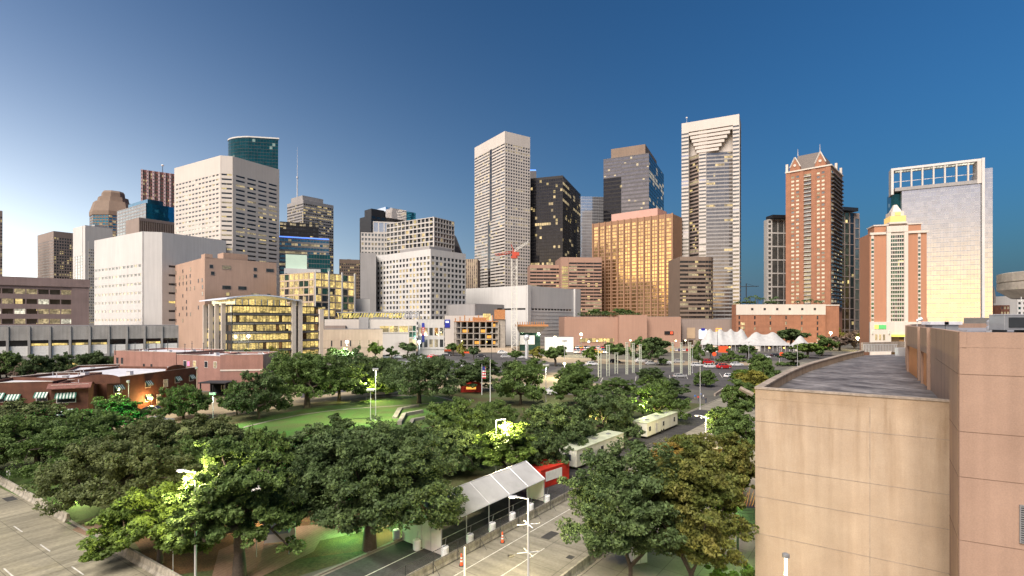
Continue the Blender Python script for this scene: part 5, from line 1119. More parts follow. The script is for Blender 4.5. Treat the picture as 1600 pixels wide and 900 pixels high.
# open patio pergola with rooftop posts
pt = empty('patio_pergola', (PX(312, 160), 160, 0), R(-3), 'dark open patio pergola between the brick and pink buildings', 'pergola')
q = MB(); 
for x in (0, 4, 8): 
    for y in (0, 5): q.box(x, x+.3, y, y+.3, 0, 4.2, 'door_dark')
q.build('posts', pt) if False else None
for x in (0, 4, 8):
    for y in (0, 5): 
        q = MB(); q.box(x, x+.3, y, y+.3, 0, 4.2, 'door_dark'); q.build('post', pt)
q = MB(); q.box(-.3, 8.6, -.4, 5.6, 4.2, 4.5, 'door_dark'); q.build('beam_roof', pt); q = MB(); q.box(0, 8, 5.4, 5.6, .2, 4.1, 'door_dark'); q.box(3.5, 5, 5.3, 5.38, 1.5, 3, 'paint_white'); q.build('back_screen', pt)
for i, x in enumerate((180, 200, 211, 232, 244, 262, 289, 300, 318, 330, 350, 372, 392, 404)):
    D = 190+(i % 3)*4; q = MB(); q.tube((PX(x, D), D, 11.2), (PX(x, D), D, 15.2+(i % 2)*.8), .10, mat='metal_dark'); q.tube((PX(x, D)-.4, D, 15.0), (PX(x, D)+.4, D, 15.0), .08, mat='metal_dark')
    q.tube((PX(x, D), D, 11.15), (PX(x, D), D, 11.4), .25, mat='metal_dark'); tag(q.build('roof_post'), 'thin dark post on the pink roofs, %s from the left' % 'first second third fourth fifth sixth seventh eighth ninth tenth eleventh twelfth thirteenth fourteenth'.split()[i], 'post', 'posts on the pink roofs')
# ================================================================== TREES
def leafmat(name, c, c2, trans=.35):
    m = surf(name, c, c2=c2, scale=.35, rough=.6, island=.45, spec=.25); t = m.node_tree; p = t.nodes['Principled BSDF']; l = t.links.new
    src = p.inputs['Base Color'].links[0].from_socket; tr = nn(t, 'ShaderNodeBsdfTranslucent'); l(src, tr.inputs[0]); mx = nn(t, 'ShaderNodeMixShader'); mx.inputs[0].default_value = trans
    l(p.outputs[0], mx.inputs[1]); l(tr.outputs[0], mx.inputs[2]); l(mx.outputs[0], t.nodes['Material Output'].inputs[0]); return m
leafmat('leaf_oak', (.145, .215, .058), (.06, .105, .032)); leafmat('leaf_dark', (.115, .165, .058), (.048, .082, .032)); leafmat('leaf_olive', (.155, .185, .07), (.085, .11, .042))
leafmat('leaf_bright', (.17, .25, .045), (.08, .13, .028)); leafmat('leaf_autumn', (.30, .17, .035), (.12, .13, .03)); leafmat('leaf_turn', (.19, .17, .04), (.075, .12, .03)); leafmat('leaf_bare', (.28, .21, .17), (.16, .12, .09)); leafmat('leaf_yellow', (.32, .29, .06), (.15, .16, .03))
surf('bark', (.085, .065, .048), c2=(.045, .035, .026), scale=1.2, fine=.25, fscale=8, bump=.5); surf('bark_pale', (.16, .12, .085), c2=(.09, .07, .05), scale=1.5, fine=.2, fscale=8)
def crown_mesh(name, cl, rs, nleaf, ls, seed, mat, flat=.62, puff=9):
    """leaf faces spread through clumps of twigs; cl: clump centres, rs: clump radii"""
    g = np.random.default_rng(seed); cl = np.array(cl); rs = np.array(rs); w_ = rs**2; w_ = w_/w_.sum()
    np_ = len(cl)*puff; pc = np.repeat(np.arange(len(cl)), puff); v = g.normal(size=(np_, 3)); v /= np.linalg.norm(v, axis=1)[:, None]; v[:, 2] = v[:, 2]*.8+.22
    pcen = cl[pc]+v*rs[pc][:, None]*g.uniform(.35, 1.22, (np_, 1))*np.array([1, 1, flat]); pr = rs[pc]*g.uniform(.20, .40, np_)
    idx = g.choice(np_, nleaf, p=(w_[pc]/puff)/((w_[pc]/puff).sum())); d = g.normal(size=(nleaf, 3)); d /= np.linalg.norm(d, axis=1)[:, None]
    rad = g.uniform(.3, 1.0, nleaf)**.6*1.0; c = pcen[idx]+d*(rad*pr[idx])[:, None]*np.array([1.15, 1.15, .75])
    out = c-cl[pc[idx]]; out /= (np.linalg.norm(out, axis=1)[:, None]+1e-6)
    n = out*.5+g.normal(size=(nleaf, 3))*.55+np.array([0, 0, .55]); n /= np.linalg.norm(n, axis=1)[:, None]
    a = np.cross(n, g.normal(size=(nleaf, 3))); a /= (np.linalg.norm(a, axis=1)[:, None]+1e-9); b = np.cross(n, a); s = ls*g.uniform(.55, 1.25, (nleaf, 1)); a = a*s; b = b*s*.55
    V = np.empty((nleaf, 4, 3)); V[:, 0] = c-a; V[:, 1] = c-b-n*s*.12; V[:, 2] = c+a; V[:, 3] = c+b-n*s*.12
    me = bpy.data.meshes.new(name); me.vertices.add(nleaf*4); me.vertices.foreach_set('co', V.reshape(-1)); me.loops.add(nleaf*4); me.loops.foreach_set('vertex_index', np.arange(nleaf*4)); me.polygons.add(nleaf)
    me.polygons.foreach_set('loop_start', np.arange(nleaf)*4); me.polygons.foreach_set('loop_total', np.full(nleaf, 4)); me.materials.append(MATS[mat]); me.update(calc_edges=True); return me
def wood_mesh(name, cl, th, r0, seed, mat='bark', lean=(0, 0)):
    """trunk and limbs grown towards every clump; thickness from what each limb carries"""
    rr = random.Random(seed); nodes = [Vector((0, 0, -.2)), Vector((lean[0]*.3, lean[1]*.3, th*.5)), Vector((lean[0]*.6, lean[1]*.6, th))]; par = [-1, 0, 1]; cnt = [0, 0, 0]
    for c in sorted(cl, key=lambda q: Vector(q).length):
        c = Vector(c); bi = min(range(2, len(nodes)), key=lambda i: (nodes[i]-c).length+.35*(nodes[i]-nodes[2]).length); p = nodes[bi]; dd = c-p; prev = bi; k = max(2, int(dd.length/1.6)); side = Vector((rr.uniform(-1, 1), rr.uniform(-1, 1), rr.uniform(-.4, .8)))*dd.length*.13
        for j in range(1, k+1):
            f = j/k; q = p+dd*f+side*math.sin(f*math.pi)+Vector((0, 0, dd.length*.10*math.sin(f*math.pi)))+Vector((rr.uniform(-.12, .12),)*3); nodes.append(q); par.append(prev); cnt.append(0); prev = len(nodes)-1
        cnt[prev] = 1
    for i in range(len(nodes)-1, 0, -1): cnt[par[i]] += cnt[i]
    tot = max(1, cnt[0]); rad = [max(.035, r0*(max(c_, .35)/tot)**.46) for c_ in cnt]; m = MB()
    rad[0] = r0*1.35; rad[1] = r0*.95
    for i in range(1, len(nodes)): m.tube(nodes[par[i]], nodes[i], rad[par[i]] if par[i] > 0 else rad[0], rad[i], 7 if rad[i] > .15 else 4, mat, cap=False)
    return m
def clumps(kind, W, H, th, n, seed, ky=1.0, droop=0.0):
    rr = random.Random(seed); cl = []; rs = []
    tries = 0
    while len(cl) < n and tries < 4000:
        tries += 1; az = rr.uniform(0, 2*math.pi)
        if kind == 'oak':
            el = math.asin(rr.uniform(-.22, 1)); k = rr.uniform(.62, .95) if rr.random() < .8 else rr.uniform(.2, .6); r = W*rr.uniform(.085, .15)*.85
            c = ((W/2-r*.7)*k*math.cos(el)*math.cos(az), (W/2-r*.7)*k*math.cos(el)*math.sin(az), th*.95+(H-th*.95-r*.5)*(k*math.sin(el)*.97+.02)+rr.uniform(-.3, .2)); c = (c[0], c[1]*ky, c[2]-droop*abs(c[0]/(W/2))**2.2)
        else:
            el = math.asin(rr.uniform(-.98, 1)); k = rr.uniform(.5, 1.0); r = W*rr.uniform(.13, .2); hc = (H-th)/2
            taper = 1-.25*max(0, math.sin(el))+.1*max(0, -math.sin(el)); c = ((W/2-r*.6)*k*math.cos(el)*math.cos(az)*taper, (W/2-r*.6)*k*math.cos(el)*math.sin(az)*taper, th+hc+(hc-r*.5)*k*math.sin(el))
        if all((Vector(c)-Vector(q)).length > r*.8 for q in cl): cl.append(c); rs.append(r)
    return cl, rs
def tree_meshes(name, kind, W, H, th, n, nleaf, ls, seed, mat, r0=.4, bark='bark', flat=.62, puff=9, lean=(0, 0), ky=1.0, droop=0.0):
    cl, rs = clumps(kind, W, H, th, n, seed, ky, droop); wm = wood_mesh(name, cl, th*.8, r0, seed, bark, lean); me = bpy.data.meshes.new('trunk'); me.from_pydata(wm.v, [], wm.f); me.materials.append(MATS[bark]); me.update()
    me.polygons.foreach_set('use_smooth', [True]*len(me.polygons)); return me, crown_mesh('crown', cl, rs, nleaf, ls, seed, mat, flat, puff)
def put_tree(meshes, loc, label, name='oak_tree', scale=(1, 1, 1), rz=0, group=None, mat=None):
    r = empty(name, loc, rz, label, 'tree', group); r.scale = scale
    for nm, me in zip(('trunk', 'crown'), meshes):
        if nm == 'crown' and mat and me.materials[0] != MATS[mat]:
            key = (me.name, mat)
            if key not in VAR: c = me.copy(); c.materials[0] = MATS[mat]; VAR[key] = c
            me = VAR[key]
        o = bpy.data.objects.new(nm, me); col.objects.link(o); o.parent = r
    return r
VAR = {}
def from_px(xl, xr, ytop, ybase):
    D = DY(ybase); return (xr-xl)*D/F, (500-ytop)/F*D+H0, D
# big foreground trees, each its own mesh: (trunk px, trunk base y, crown xl, xr, ytop, kind, mat, leaves, clumps, label)
BIG = [
 (578, 858, 404, 690, 652, 'oak', 'leaf_dark', 52000, 70, 'huge dark spreading oak beside the white tent canopy', 'live_oak', .62, 6.0),
 (374, 905, 262, 462, 664, 'oak', 'leaf_oak', 34000, 52, 'sprawling green oak at bottom left over the brick path', 'live_oak', .5, 6.2),
 (185, 800, 78, 300, 672, 'oak', 'leaf_olive', 30000, 46, 'greyish olive spreading tree above the roadside barrier', 'live_oak', .36, 4.0),
 (250, 880, 138, 345, 748, 'oak', 'leaf_bright', 20000, 34, 'low lime lit oak reaching over the roadside barrier and mulch bed', 'live_oak', .26, 3.6),
 (58, 738, -50, 175, 640, 'oak', 'leaf_oak', 24000, 40, 'broad green oak on the corner lawn at the left edge', 'live_oak', .4, 3.4),
 (985, 915, 888, 1085, 692, 'round', 'leaf_dark', 30000, 30, 'dark green round tree nearest the road, left of the two patio trees', 'street_tree', .2, 2.2),
 (1080, 925, 985, 1165, 678, 'round', 'leaf_turn', 32000, 32, 'orange and green turning tree, right of the two patio trees', 'street_tree', .22, 2.0),
 (480, 637, 408, 562, 534, 'oak', 'leaf_oak', 20000, 40, 'tall dark oak with pale forked trunk at the back edge of the lawn', 'live_oak', .75, 6.5),
 (655, 630, 605, 745, 548, 'oak', 'leaf_dark', 16000, 34, 'dark oak standing on the bright green lawn end', 'live_oak', .6, 5.5),
]
for i, (tx, yb_, xl, xr, yt, kind, mt, nl, nc_, lab, nm, r0, th) in enumerate(BIG):
    W, Ht, D = from_px(xl, xr, yt, yb_); off = PX((xl+xr)/2, D)-PX(tx, D)
    ms = tree_meshes(nm, kind, W*1.1, Ht, th, int(nc_*1.25), int(nl*1.9), (.19 if kind == 'oak' else .17) if D < 90 else .30, 100+i, mt, r0, lean=(0, 0), puff=13, ky=.72 if kind == 'oak' and D < 90 else 1, droop=(1.6 if tx == 578 else 3.0) if kind == 'oak' and D < 90 else .5)
    r = put_tree(ms, (PX(tx, D), D, 0), lab, nm)
    r.children[1].location = (off, 0, 0) if False else (0, 0, 0)
# shared shapes for the rest
BASE = {}
for k, (kind, W, H, th, nc_, nl, mt) in enumerate((('oak', 16, 9, 2.6, 42, 30000, 'leaf_oak'), ('oak', 15, 10, 2.8, 42, 30000, 'leaf_oak'), ('oak', 17, 9, 2.3, 46, 32000, 'leaf_oak'), ('round', 9, 10, 2.2, 28, 22000, 'leaf_oak'), ('round', 9, 11, 2.4, 28, 22000, 'leaf_oak'))):
    BASE[k] = (tree_meshes('v', kind, W, H, th, nc_, nl, .22, 300+k, mt, .33, puff=12), W, H)
small_me = {k: (tree_meshes('s', kd, W, H, th, n_, nl, .62, 400+k, 'leaf_oak', .35), W, H) for k, (kd, W, H, th, n_, nl) in enumerate((('oak', 12, 8, 2.6, 18, 2600), ('round', 9, 9, 2.8, 16, 2400)))}
def T_(v, tx, yb_, xl, xr, yt, mt, lab, nm='live_oak', rz=None, group=None, small=False):
    W, Ht, D = from_px(xl, xr, yt, yb_); (ms, W0, H0_) = (small_me if small else BASE)[v]; s = W/W0
    return put_tree(ms, (PX((xl+xr)/2, D), D, 0), lab, nm, (s, s, Ht/H0_), rz if rz is not None else (tx*1.7) % 6.28, group, mt)
PK = 'oaks of the park'
T_(0, 130, 712, 70, 215, 632, 'leaf_oak', 'green oak behind the corner oak, below the far left brick building', group=PK)
T_(2, 30, 690, -50, 110, 622, 'leaf_olive', 'thin olive crowned tree in front of the far left brick building', group=PK)
T_(1, 180, 682, 100, 232, 612, 'leaf_oak', 'rounded oak with a light green lit top before the awning building', group=PK)
T_(2, 240, 712, 165, 300, 648, 'leaf_olive', 'low olive tree between the brick path oaks and the parked car', group=PK)
T_(0, 290, 656, 243, 330, 594, 'leaf_oak', 'flat topped oak standing right of the parked grey car', group=PK)
T_(1, 330, 720, 262, 400, 640, 'leaf_olive', 'yellowish olive tree left of the curved lawn', group=PK)
T_(2, 300, 772, 225, 395, 678, 'leaf_oak', 'mid green oak above the bright lit leaves at lower left', group=PK)
T_(1, 370, 648, 340, 400, 592, 'leaf_oak', 'small rounded oak at the left end of the curved lawn', group=PK)
T_(0, 407, 655, 350, 458, 572, 'leaf_dark', 'dark rounded oak at the left end of the curved lawn', group=PK)
T_(0, 510, 626, 470, 590, 548, 'leaf_dark', 'smaller dark oak right behind the tall forked oak', group=PK)
T_(2, 400, 770, 350, 470, 660, 'leaf_oak', 'green oak between the two big foreground oaks', group=PK)
T_(1, 480, 752, 420, 600, 646, 'leaf_dark', 'dark oak directly behind the huge foreground oak, left side', group=PK)
T_(0, 620, 745, 560, 735, 652, 'leaf_dark', 'dark oak directly behind the huge foreground oak, right side', group=PK)
T_(2, 570, 614, 535, 640, 552, 'leaf_dark', 'dark oak above the lime lit tree at the lawn back', group=PK)
T_(1, 575, 622, 548, 618, 584, 'leaf_bright', 'small lime lit tree behind the lawn light poles', group=PK)
T_(1, 710, 612, 690, 775, 560, 'leaf_dark', 'dark oak between the lawn oak and the flagpoles', group=PK)
T_(0, 700, 694, 650, 782, 614, 'leaf_oak', 'bushy dense oak right of the stone terrace', group=PK)
T_(2, 700, 735, 640, 770, 662, 'leaf_dark', 'low dark oak left of the lime lit tree', group=PK)
T_(0, 820, 632, 765, 862, 560, 'leaf_oak', 'spreading oak in front of the parked white vans', group=PK)
T_(1, 905, 634, 855, 945, 572, 'leaf_oak', 'open crowned oak right of the parked white vans', group=PK)
T_(2, 870, 712, 795, 945, 622, 'leaf_dark', 'wide dark oak above the near white trailer', group=PK)
T_(0, 930, 690, 880, 1010, 600, 'leaf_dark', 'dark oak left of the far white trailer', group=PK)
T_(1, 1020, 660, 968, 1085, 582, 'leaf_oak', 'oak behind the far trailer with a lime lit side', group=PK)
T_(2, 845, 745, 790, 900, 668, 'leaf_dark', 'dark oak between the lime tree and the near trailer', group=PK)
T_(3, 790, 752, 733, 855, 662, 'leaf_bright', 'bright lime lit tree behind the red container', 'street_tree')
T_(4, 980, 706, 950, 1040, 690, 'leaf_olive', 'low olive shrub tree by the roadside fence', 'street_tree') if False else None
T_(0, 960, 618, 925, 1000, 588, 'leaf_oak', 'low oak in front of the open ladder columns', group=PK)
T_(1, 1045, 622, 1010, 1085, 590, 'leaf_dark', 'dark oak behind the lime lit oak, before the car park', group=PK)
T_(2, 895, 606, 860, 935, 566, 'leaf_oak', 'green oak around the dazzling yellow lamp', group=PK)
T_(1, 745, 596, 715, 790, 556, 'leaf_dark', 'dark oak behind the red booth', group=PK)
T_(0, 675, 588, 640, 715, 552, 'leaf_dark', 'dark oak behind the lawn oak at the car park edge', group=PK)
T_(2, 600, 592, 570, 640, 556, 'leaf_oak', 'green oak above the parked cars behind the lawn', group=PK)
T_(0, 770, 668, 735, 815, 620, 'leaf_oak', 'oak between the flagpoles and the stone terrace oak', group=PK)
T_(1, 1190, 596, 1170, 1222, 560, 'leaf_oak', 'green tree at the far corner of the car park', group=PK)
T_(0, 455, 606, 425, 500, 556, 'leaf_dark', 'dark oak behind the tall forked oak, left', group=PK)
T_(1, 905, 588, 880, 930, 562, 'leaf_oak', 'small oak at the near left corner of the bare car park', group=PK)
T_(2, 1100, 604, 1080, 1125, 576, 'leaf_oak', 'small oak at the near right corner of the bare car park', group=PK)
T_(0, 1015, 596, 990, 1045, 572, 'leaf_dark', 'small dark oak in the middle of the bare car park edge', group=PK)
T_(1, 835, 585, 812, 860, 556, 'leaf_oak', 'oak right of the round topped grey stack', group=PK)
T_(2, 800, 590, 778, 826, 560, 'leaf_dark', 'dark oak left of the round topped grey stack', group=PK)
# trees between road and stucco wing
RW = 'trees along the stucco wing'
for (v, x, yb_, xl, xr, yt, mt, lab) in ((3, 1150, 800, 1100, 1186, 672, 'leaf_turn', 'yellow green tree against the stucco wing above the planter'), (4, 1110, 770, 1060, 1165, 690, 'leaf_autumn', 'orange brown tree just behind the two patio trees'),
        (3, 1160, 740, 1118, 1190, 640, 'leaf_oak', 'dark green tree at the upper left of the stucco wing'), (4, 1130, 700, 1100, 1165, 628, 'leaf_oak', 'green tree left of the road lamp with crossarms'), (3, 1160, 668, 1130, 1186, 592, 'leaf_oak', 'tall green tree rising just left of the parapet corner'),
        (4, 1170, 640, 1140, 1205, 570, 'leaf_yellow', 'yellow tree above the parapet corner'), (3, 1190, 622, 1172, 1212, 552, 'leaf_oak', 'round green tree behind the parapet corner'), (4, 1155, 612, 1135, 1180, 572, 'leaf_bright', 'small light green tree by the car park corner'),
        (4, 1075, 742, 1040, 1110, 672, 'leaf_turn', 'golden green tree above the dark patio tree'), (3, 1050, 752, 1010, 1090, 690, 'leaf_autumn', 'rusty small tree left of the orange brown tree')):
    T_(v, x, yb_, xl, xr, yt, mt, lab, 'street_tree', group=RW)
# tree row in front of the parking deck
for i, (xl, xr, yt, mt) in enumerate(((-30, 30, 556, 'leaf_bare'), (18, 62, 562, 'leaf_bare'), (-20, 40, 545, 'leaf_oak'), (30, 80, 549, 'leaf_dark'), (70, 122, 548, 'leaf_dark'), (110, 178, 545, 'leaf_dark'), (150, 200, 552, 'leaf_dark'))):
    names = ('bare pinkish tree at the left edge before the parking deck', 'bare pinkish tree second from the left edge before the parking deck', 'green tree at the left edge under the parking deck', 'dark tree under the parking deck, second of the dark row', 'dark tree under the parking deck, third of the dark row', 'wide dark tree at the right end of the row under the parking deck', 'low dark tree touching the pink building')
    T_(i % 3, xl, 592+i % 2*3, xl, xr, yt, mt, names[i], group='trees under the parking deck')
for i, (x, lab) in enumerate(((206, 'small dark tree just above the pink roof, left one'), (232, 'small dark tree just above the pink roof, middle one'), (258, 'small dark tree just above the pink roof, right one'))):
    T_(0, x, 571, x-17, x+17, 538+i % 2*3, 'leaf_dark', lab, small=True, group='trees behind the pink roofs')
# small far trees
FARL = [(425, 575, 34, 541, 'leaf_yellow', 'yellowish tree at the foot of the glass office'), (350, 566, 26, 545, 'leaf_oak', 'small tree at the foot of the tan block'), (385, 566, 26, 545, 'leaf_oak', 'small tree between the tan block and the glass office'), (530, 580, 44, 540, 'leaf_oak', 'dark tree behind the left star bright lamp'), (560, 572, 30, 540, 'leaf_dark', 'dark tree right of the left bright lamp'), (586, 566, 26, 532, 'leaf_bright', 'bright green lit tree below the beige building'),
  (598, 556, 40, 530, 'leaf_dark', 'flat dark tree in front of the museum'), (637, 558, 32, 533, 'leaf_dark', 'round dark tree left of the right bright lamp'), (672, 553, 20, 531, 'leaf_dark', 'small dark tree below the grey corner building'), (708, 556, 24, 534, 'leaf_oak', 'green tree left of the construction site'), (722, 560, 20, 534, 'leaf_yellow', 'small yellow green tree by the orange barriers'), (740, 562, 22, 540, 'leaf_dark', 'dark tree in front of the construction site'), (612, 560, 26, 541, 'leaf_oak', 'low green tree in front of the museum windows'),
  (806, 566, 24, 546, 'leaf_oak', 'tree at the crane foot'), (840, 562, 30, 541, 'leaf_yellow', 'yellow green tree right of the crane'), (868, 572, 44, 538, 'leaf_oak', 'round tree in front of the small white box building'), (925, 566, 34, 541, 'leaf_bright', 'lit green tree by the hotel car park'), (962, 568, 44, 533, 'leaf_oak', 'green tree left of the white columns'), (1000, 560, 40, 526, 'leaf_oak', 'tree behind the white columns, left of three'), (1022, 556, 40, 524, 'leaf_dark', 'tree behind the white columns, middle of three'), (1020, 570, 60, 537, 'leaf_dark', 'wide dark tree between the two sets of white columns'), (1035, 552, 30, 530, 'leaf_dark', 'tree behind the white columns, right of three'),
  (1091, 572, 26, 533, 'leaf_oak', 'slim tree right of the white columns'), (1110, 562, 22, 535, 'leaf_dark', 'small tree at the left end of the white marquee'), (1138, 568, 28, 545, 'leaf_oak', 'small tree above the parked red trucks'), (1168, 560, 26, 537, 'leaf_dark', 'dark tree in front of the white marquee joint'), (1178, 578, 30, 551, 'leaf_oak', 'tree between the marquee and the parapet corner'), (1236, 545, 50, 511, 'leaf_dark', 'big dark evergreen between the two white marquees'), (1215, 530, 40, 515, 'leaf_dark', 'dark trees behind the marquee ridge'), (1262, 560, 46, 534, 'leaf_bright', 'light green tree just above the curved parapet'), (1285, 556, 50, 524, 'leaf_oak', 'green tree above the middle of the curved parapet'), (1312, 548, 44, 524, 'leaf_bare', 'bare brown tree above the curved parapet, left'), (1335, 545, 40, 516, 'leaf_bare', 'bare brown tree above the curved parapet, right'), (1352, 540, 26, 514, 'leaf_yellow', 'yellow lit tree left of the terracotta hotel'), (1310, 535, 26, 512, 'leaf_yellow', 'yellow lit tree under the brick podium'), (1240, 572, 40, 548, 'leaf_dark', 'dark bush tree under the small white marquee')]
for i, (x, yb_, wd, yt, mt, lab) in enumerate(FARL): T_(i % 2, x, yb_, x-wd/2, x+wd/2, yt, mt, lab, 'street_tree', small=True, group='small trees of the far streets')
# roof garden planting
def roof_plant(px, D, z, w_, h, lab, mt='leaf_oak'):
    (ms, W0, H0_) = small_me[1]; put_tree(ms, (PX(px, D), D, z), lab, 'roof_tree', (w_/W0, w_/W0, h/H0_), px % 6, 'roof garden trees', mt)
for px, w_, h, lab in ((930, 12, 8, 'left clump of trees on the hotel terrace'), (946, 10, 6, 'second clump of trees on the hotel terrace'), (968, 13, 8.5, 'third clump of trees on the hotel terrace'), (982, 10, 7, 'right clump of trees on the hotel terrace')): roof_plant(px, 466, ZY(495, 455), w_, h, lab)
# palms on the brick podium
surf('palm_leaf', (.05, .09, .03), var=.2, island=.3)
def palm(px, D, z, h, lab):
    r = empty('palm_tree', (PX(px, D), D, z), 0, lab, 'palm', 'palms on the brick podium'); m = MB(); m.tube((0, 0, 0), (.2, 0, h), .28, .2, mat='bark_pale'); m.build('trunk', r); m = MB(); rr = random.Random(px)
    for k in range(16):
        a = 2*math.pi*k/16; up = rr.uniform(.1, .9); L = rr.uniform(2.6, 3.6); P = Vector((.2, 0, h)); w_ = Vector((-math.sin(a), math.cos(a), 0))*.35
        pts = [P+Vector((math.cos(a)*L*f, math.sin(a)*L*f, up*L*f-1.9*L*.55*f*f)) for f in (0, .35, .7, 1)]
        for i in range(3):
            wa, wb = w_*(1 if i else .3), w_*(1 if i < 2 else .1); m.hexa([pts[i]-wa, pts[i+1]-wb, pts[i+1]+wb, pts[i]+wa]+[q+Vector((0, 0, .05)) for q in (pts[i]-wa, pts[i+1]-wb, pts[i+1]+wb, pts[i]+wa)], 'palm_leaf')
    m.build('crown', r)
for i, px in enumerate((1166, 1172, 1180, 1184, 1192, 1205, 1212, 1246, 1256, 1266, 1275, 1283)):
    palm(px, 462+(i % 3)*4, ZY(476, 455)+.2, (6, 7.5, 8.5, 6.5, 6, 5.5, 7)[i % 7]*(1 if px < 1230 else .55), '%s palm from the left on the brick podium roof' % ('first second third fourth fifth sixth seventh eighth ninth tenth eleventh twelfth'.split()[i]))
# clipped hedge on patio, podium planting
def hedge(name, px0, px1, D, z, h, th, lab, n=1500, mat='leaf_bright'):
    x0, x1 = PX(px0, D), PX(px1, D); k = max(3, int((x1-x0)/1.2)); cl = [((x1-x0)*(i+.5)/k, random.Random(i).uniform(-.3, .3)*th, h*.55) for i in range(k)]
    me = crown_mesh(name, cl, [max(h*.62, (x1-x0)/k*.7)]*k, n, .16 if D < 80 else .6, 5, mat, flat=.75); o = bpy.data.objects.new(name, me); col.objects.link(o); o.location = (x0, D, z); return tag(o, lab, 'hedge')
hedge('hedge', 1112, 1182, 46.5, .1, 1.2, 1.2, 'clipped green hedge at the foot of the patio trees', 5000)
hedge('hedge', 905, 1000, 458, ZY(495, 455), 4, 4, 'long dark hedge along the hotel terrace edge', 1600, 'leaf_dark')
for i, (a_, b_, y) in enumerate(((1150, 1180, 477), (1196, 1214, 477))): hedge('hedge', a_, b_, 458, ZY(476, 455), 3.5, 3, ('left', 'right')[i]+' low hedge under the palms of the brick podium', 700, 'leaf_dark')
for i, (a_, b_, y) in enumerate(((1120, 1165, 566), (1155, 1180, 552), (1215, 1245, 572), (1145, 1160, 560))): hedge('hedge', a_, b_, DY(y), 0, 2.2, 3, ('hedge behind the parked cars at the right', 'hedge before the white marquee walls', 'hedge just above the curved parapet', 'short hedge near the parked red truck')[i], 1200, 'leaf_oak')
# ================================================================== STREET OBJECTS
surf('tent_white', (.40, .40, .40), rough=.6, var=.12, scale=.5); surf('tent_wall', (.62, .58, .54), rough=.7, var=.08, scale=.6, streak=.1)
surf('ballast', (.66, .67, .70), rough=.4, var=.06, scale=2); surf('trailer_white', (.60, .60, .52), rough=.5, var=.06, scale=.5, streak=.12); surf('trailer_roof', (.50, .54, .40), rough=.6, var=.2, scale=.5)
surf('container_red', (.52, .035, .02), rough=.5, var=.2, scale=.8); surf('barrier_concrete', (.36, .33, .27), var=.25, scale=1.2, fine=.2, fscale=4, streak=.25); surf('cone_orange', (.75, .10, .03), rough=.5, var=.05)
surf('rubber', (.02, .02, .02), var=.1); surf('car_glass', (.03, .035, .04), rough=.08, var=.1); surf('skin', (.42, .25, .18), var=.05); surf('flag_red', (.55, .03, .04), var=.08); surf('flag_blue', (.02, .03, .20), var=.05)
for n_m, c in (('car_white', (.62, .62, .62)), ('car_silver', (.36, .36, .36)), ('car_black', (.02, .02, .025)), ('car_red', (.45, .02, .02)), ('car_tan', (.26, .22, .17)), ('car_blue', (.03, .06, .20)), ('car_yellow', (.6, .42, .04))): surf(n_m, c, rough=.25, metal=.2, var=.04, spec=.6)
emat('lamp_white', (.92, 1, .95), 14); emat('lamp_warm', (1, .82, .45), 10); emat('lamp_green', (.3, 1, .35), 6); emat('headlight', (1, .95, .8), 6); emat('taillight', (1, .06, .02), 2.5); emat('amber_lamp', (1, .5, .1), 5)
def pt_light(parent, loc, power, color, radius=.25, spot=None):
    ld = bpy.data.lights.new('lamp_light', 'SPOT' if spot else 'POINT'); ld.energy = power; ld.color = color; ld.shadow_soft_size = radius
    if spot: ld.spot_size = R(spot[0]); ld.spot_blend = .6
    o = bpy.data.objects.new('lamp_light', ld); col.objects.link(o); o.parent = parent; o.location = loc
    if spot: o.rotation_euler = Vector(spot[1]).to_track_quat('-Z', 'Y').to_euler()
    return o
WARM = (1, .84, .42); LIME = (1, .92, .36)
# ---- lamps
def flood_pole(px, yb_, yt, label, heads=4, power=0, color=(1, 1, .9), name='floodlight_pole', cross=(), spotdir=None, mat='metal_light', lit=False, r0=.11):
    D = DY(yb_); h = ZY(yt, D); r = empty(name, (PX(px, D), D, 0), 0, label, 'light pole'); q = MB(); q.tube((0, 0, 0), (0, 0, .5), r0*2, r0*1.6, 10, mat); q.tube((0, 0, .5), (0, 0, h), r0, r0*.6, 10, mat); q.build('pole', r)
    q = MB(); w_ = .45*heads; q.box(-w_/2, w_/2, -.06, .06, h-.2, h-.08, mat); q.build('cross_arm', r)
    for k in range(heads):
        x = -w_/2+.2+(w_-.4)*k/max(1, heads-1); q = MB(); q.hexa([(x-.22, -.35, h-.05), (x+.22, -.35, h-.05), (x+.16, .2, h+.1), (x-.16, .2, h+.1), (x-.22, -.4, h+.35), (x+.22, -.4, h+.35), (x+.16, .15, h+.42), (x-.16, .15, h+.42)], 'metal_light'); q.build('lamp_head', r)
    for z in cross: q = MB(); q.tube((-.9, -.1, z), (.9, .1, z), .045, mat=mat); q.tube((-.1, .9, z+.0), (.1, -.9, z+.0), .045, mat=mat); q.build('banner_arm', r)
    if power: pt_light(r, (0, -.3, h-.4), power, color, .4, (130, spotdir or (0, -.2, -1)))
    return r
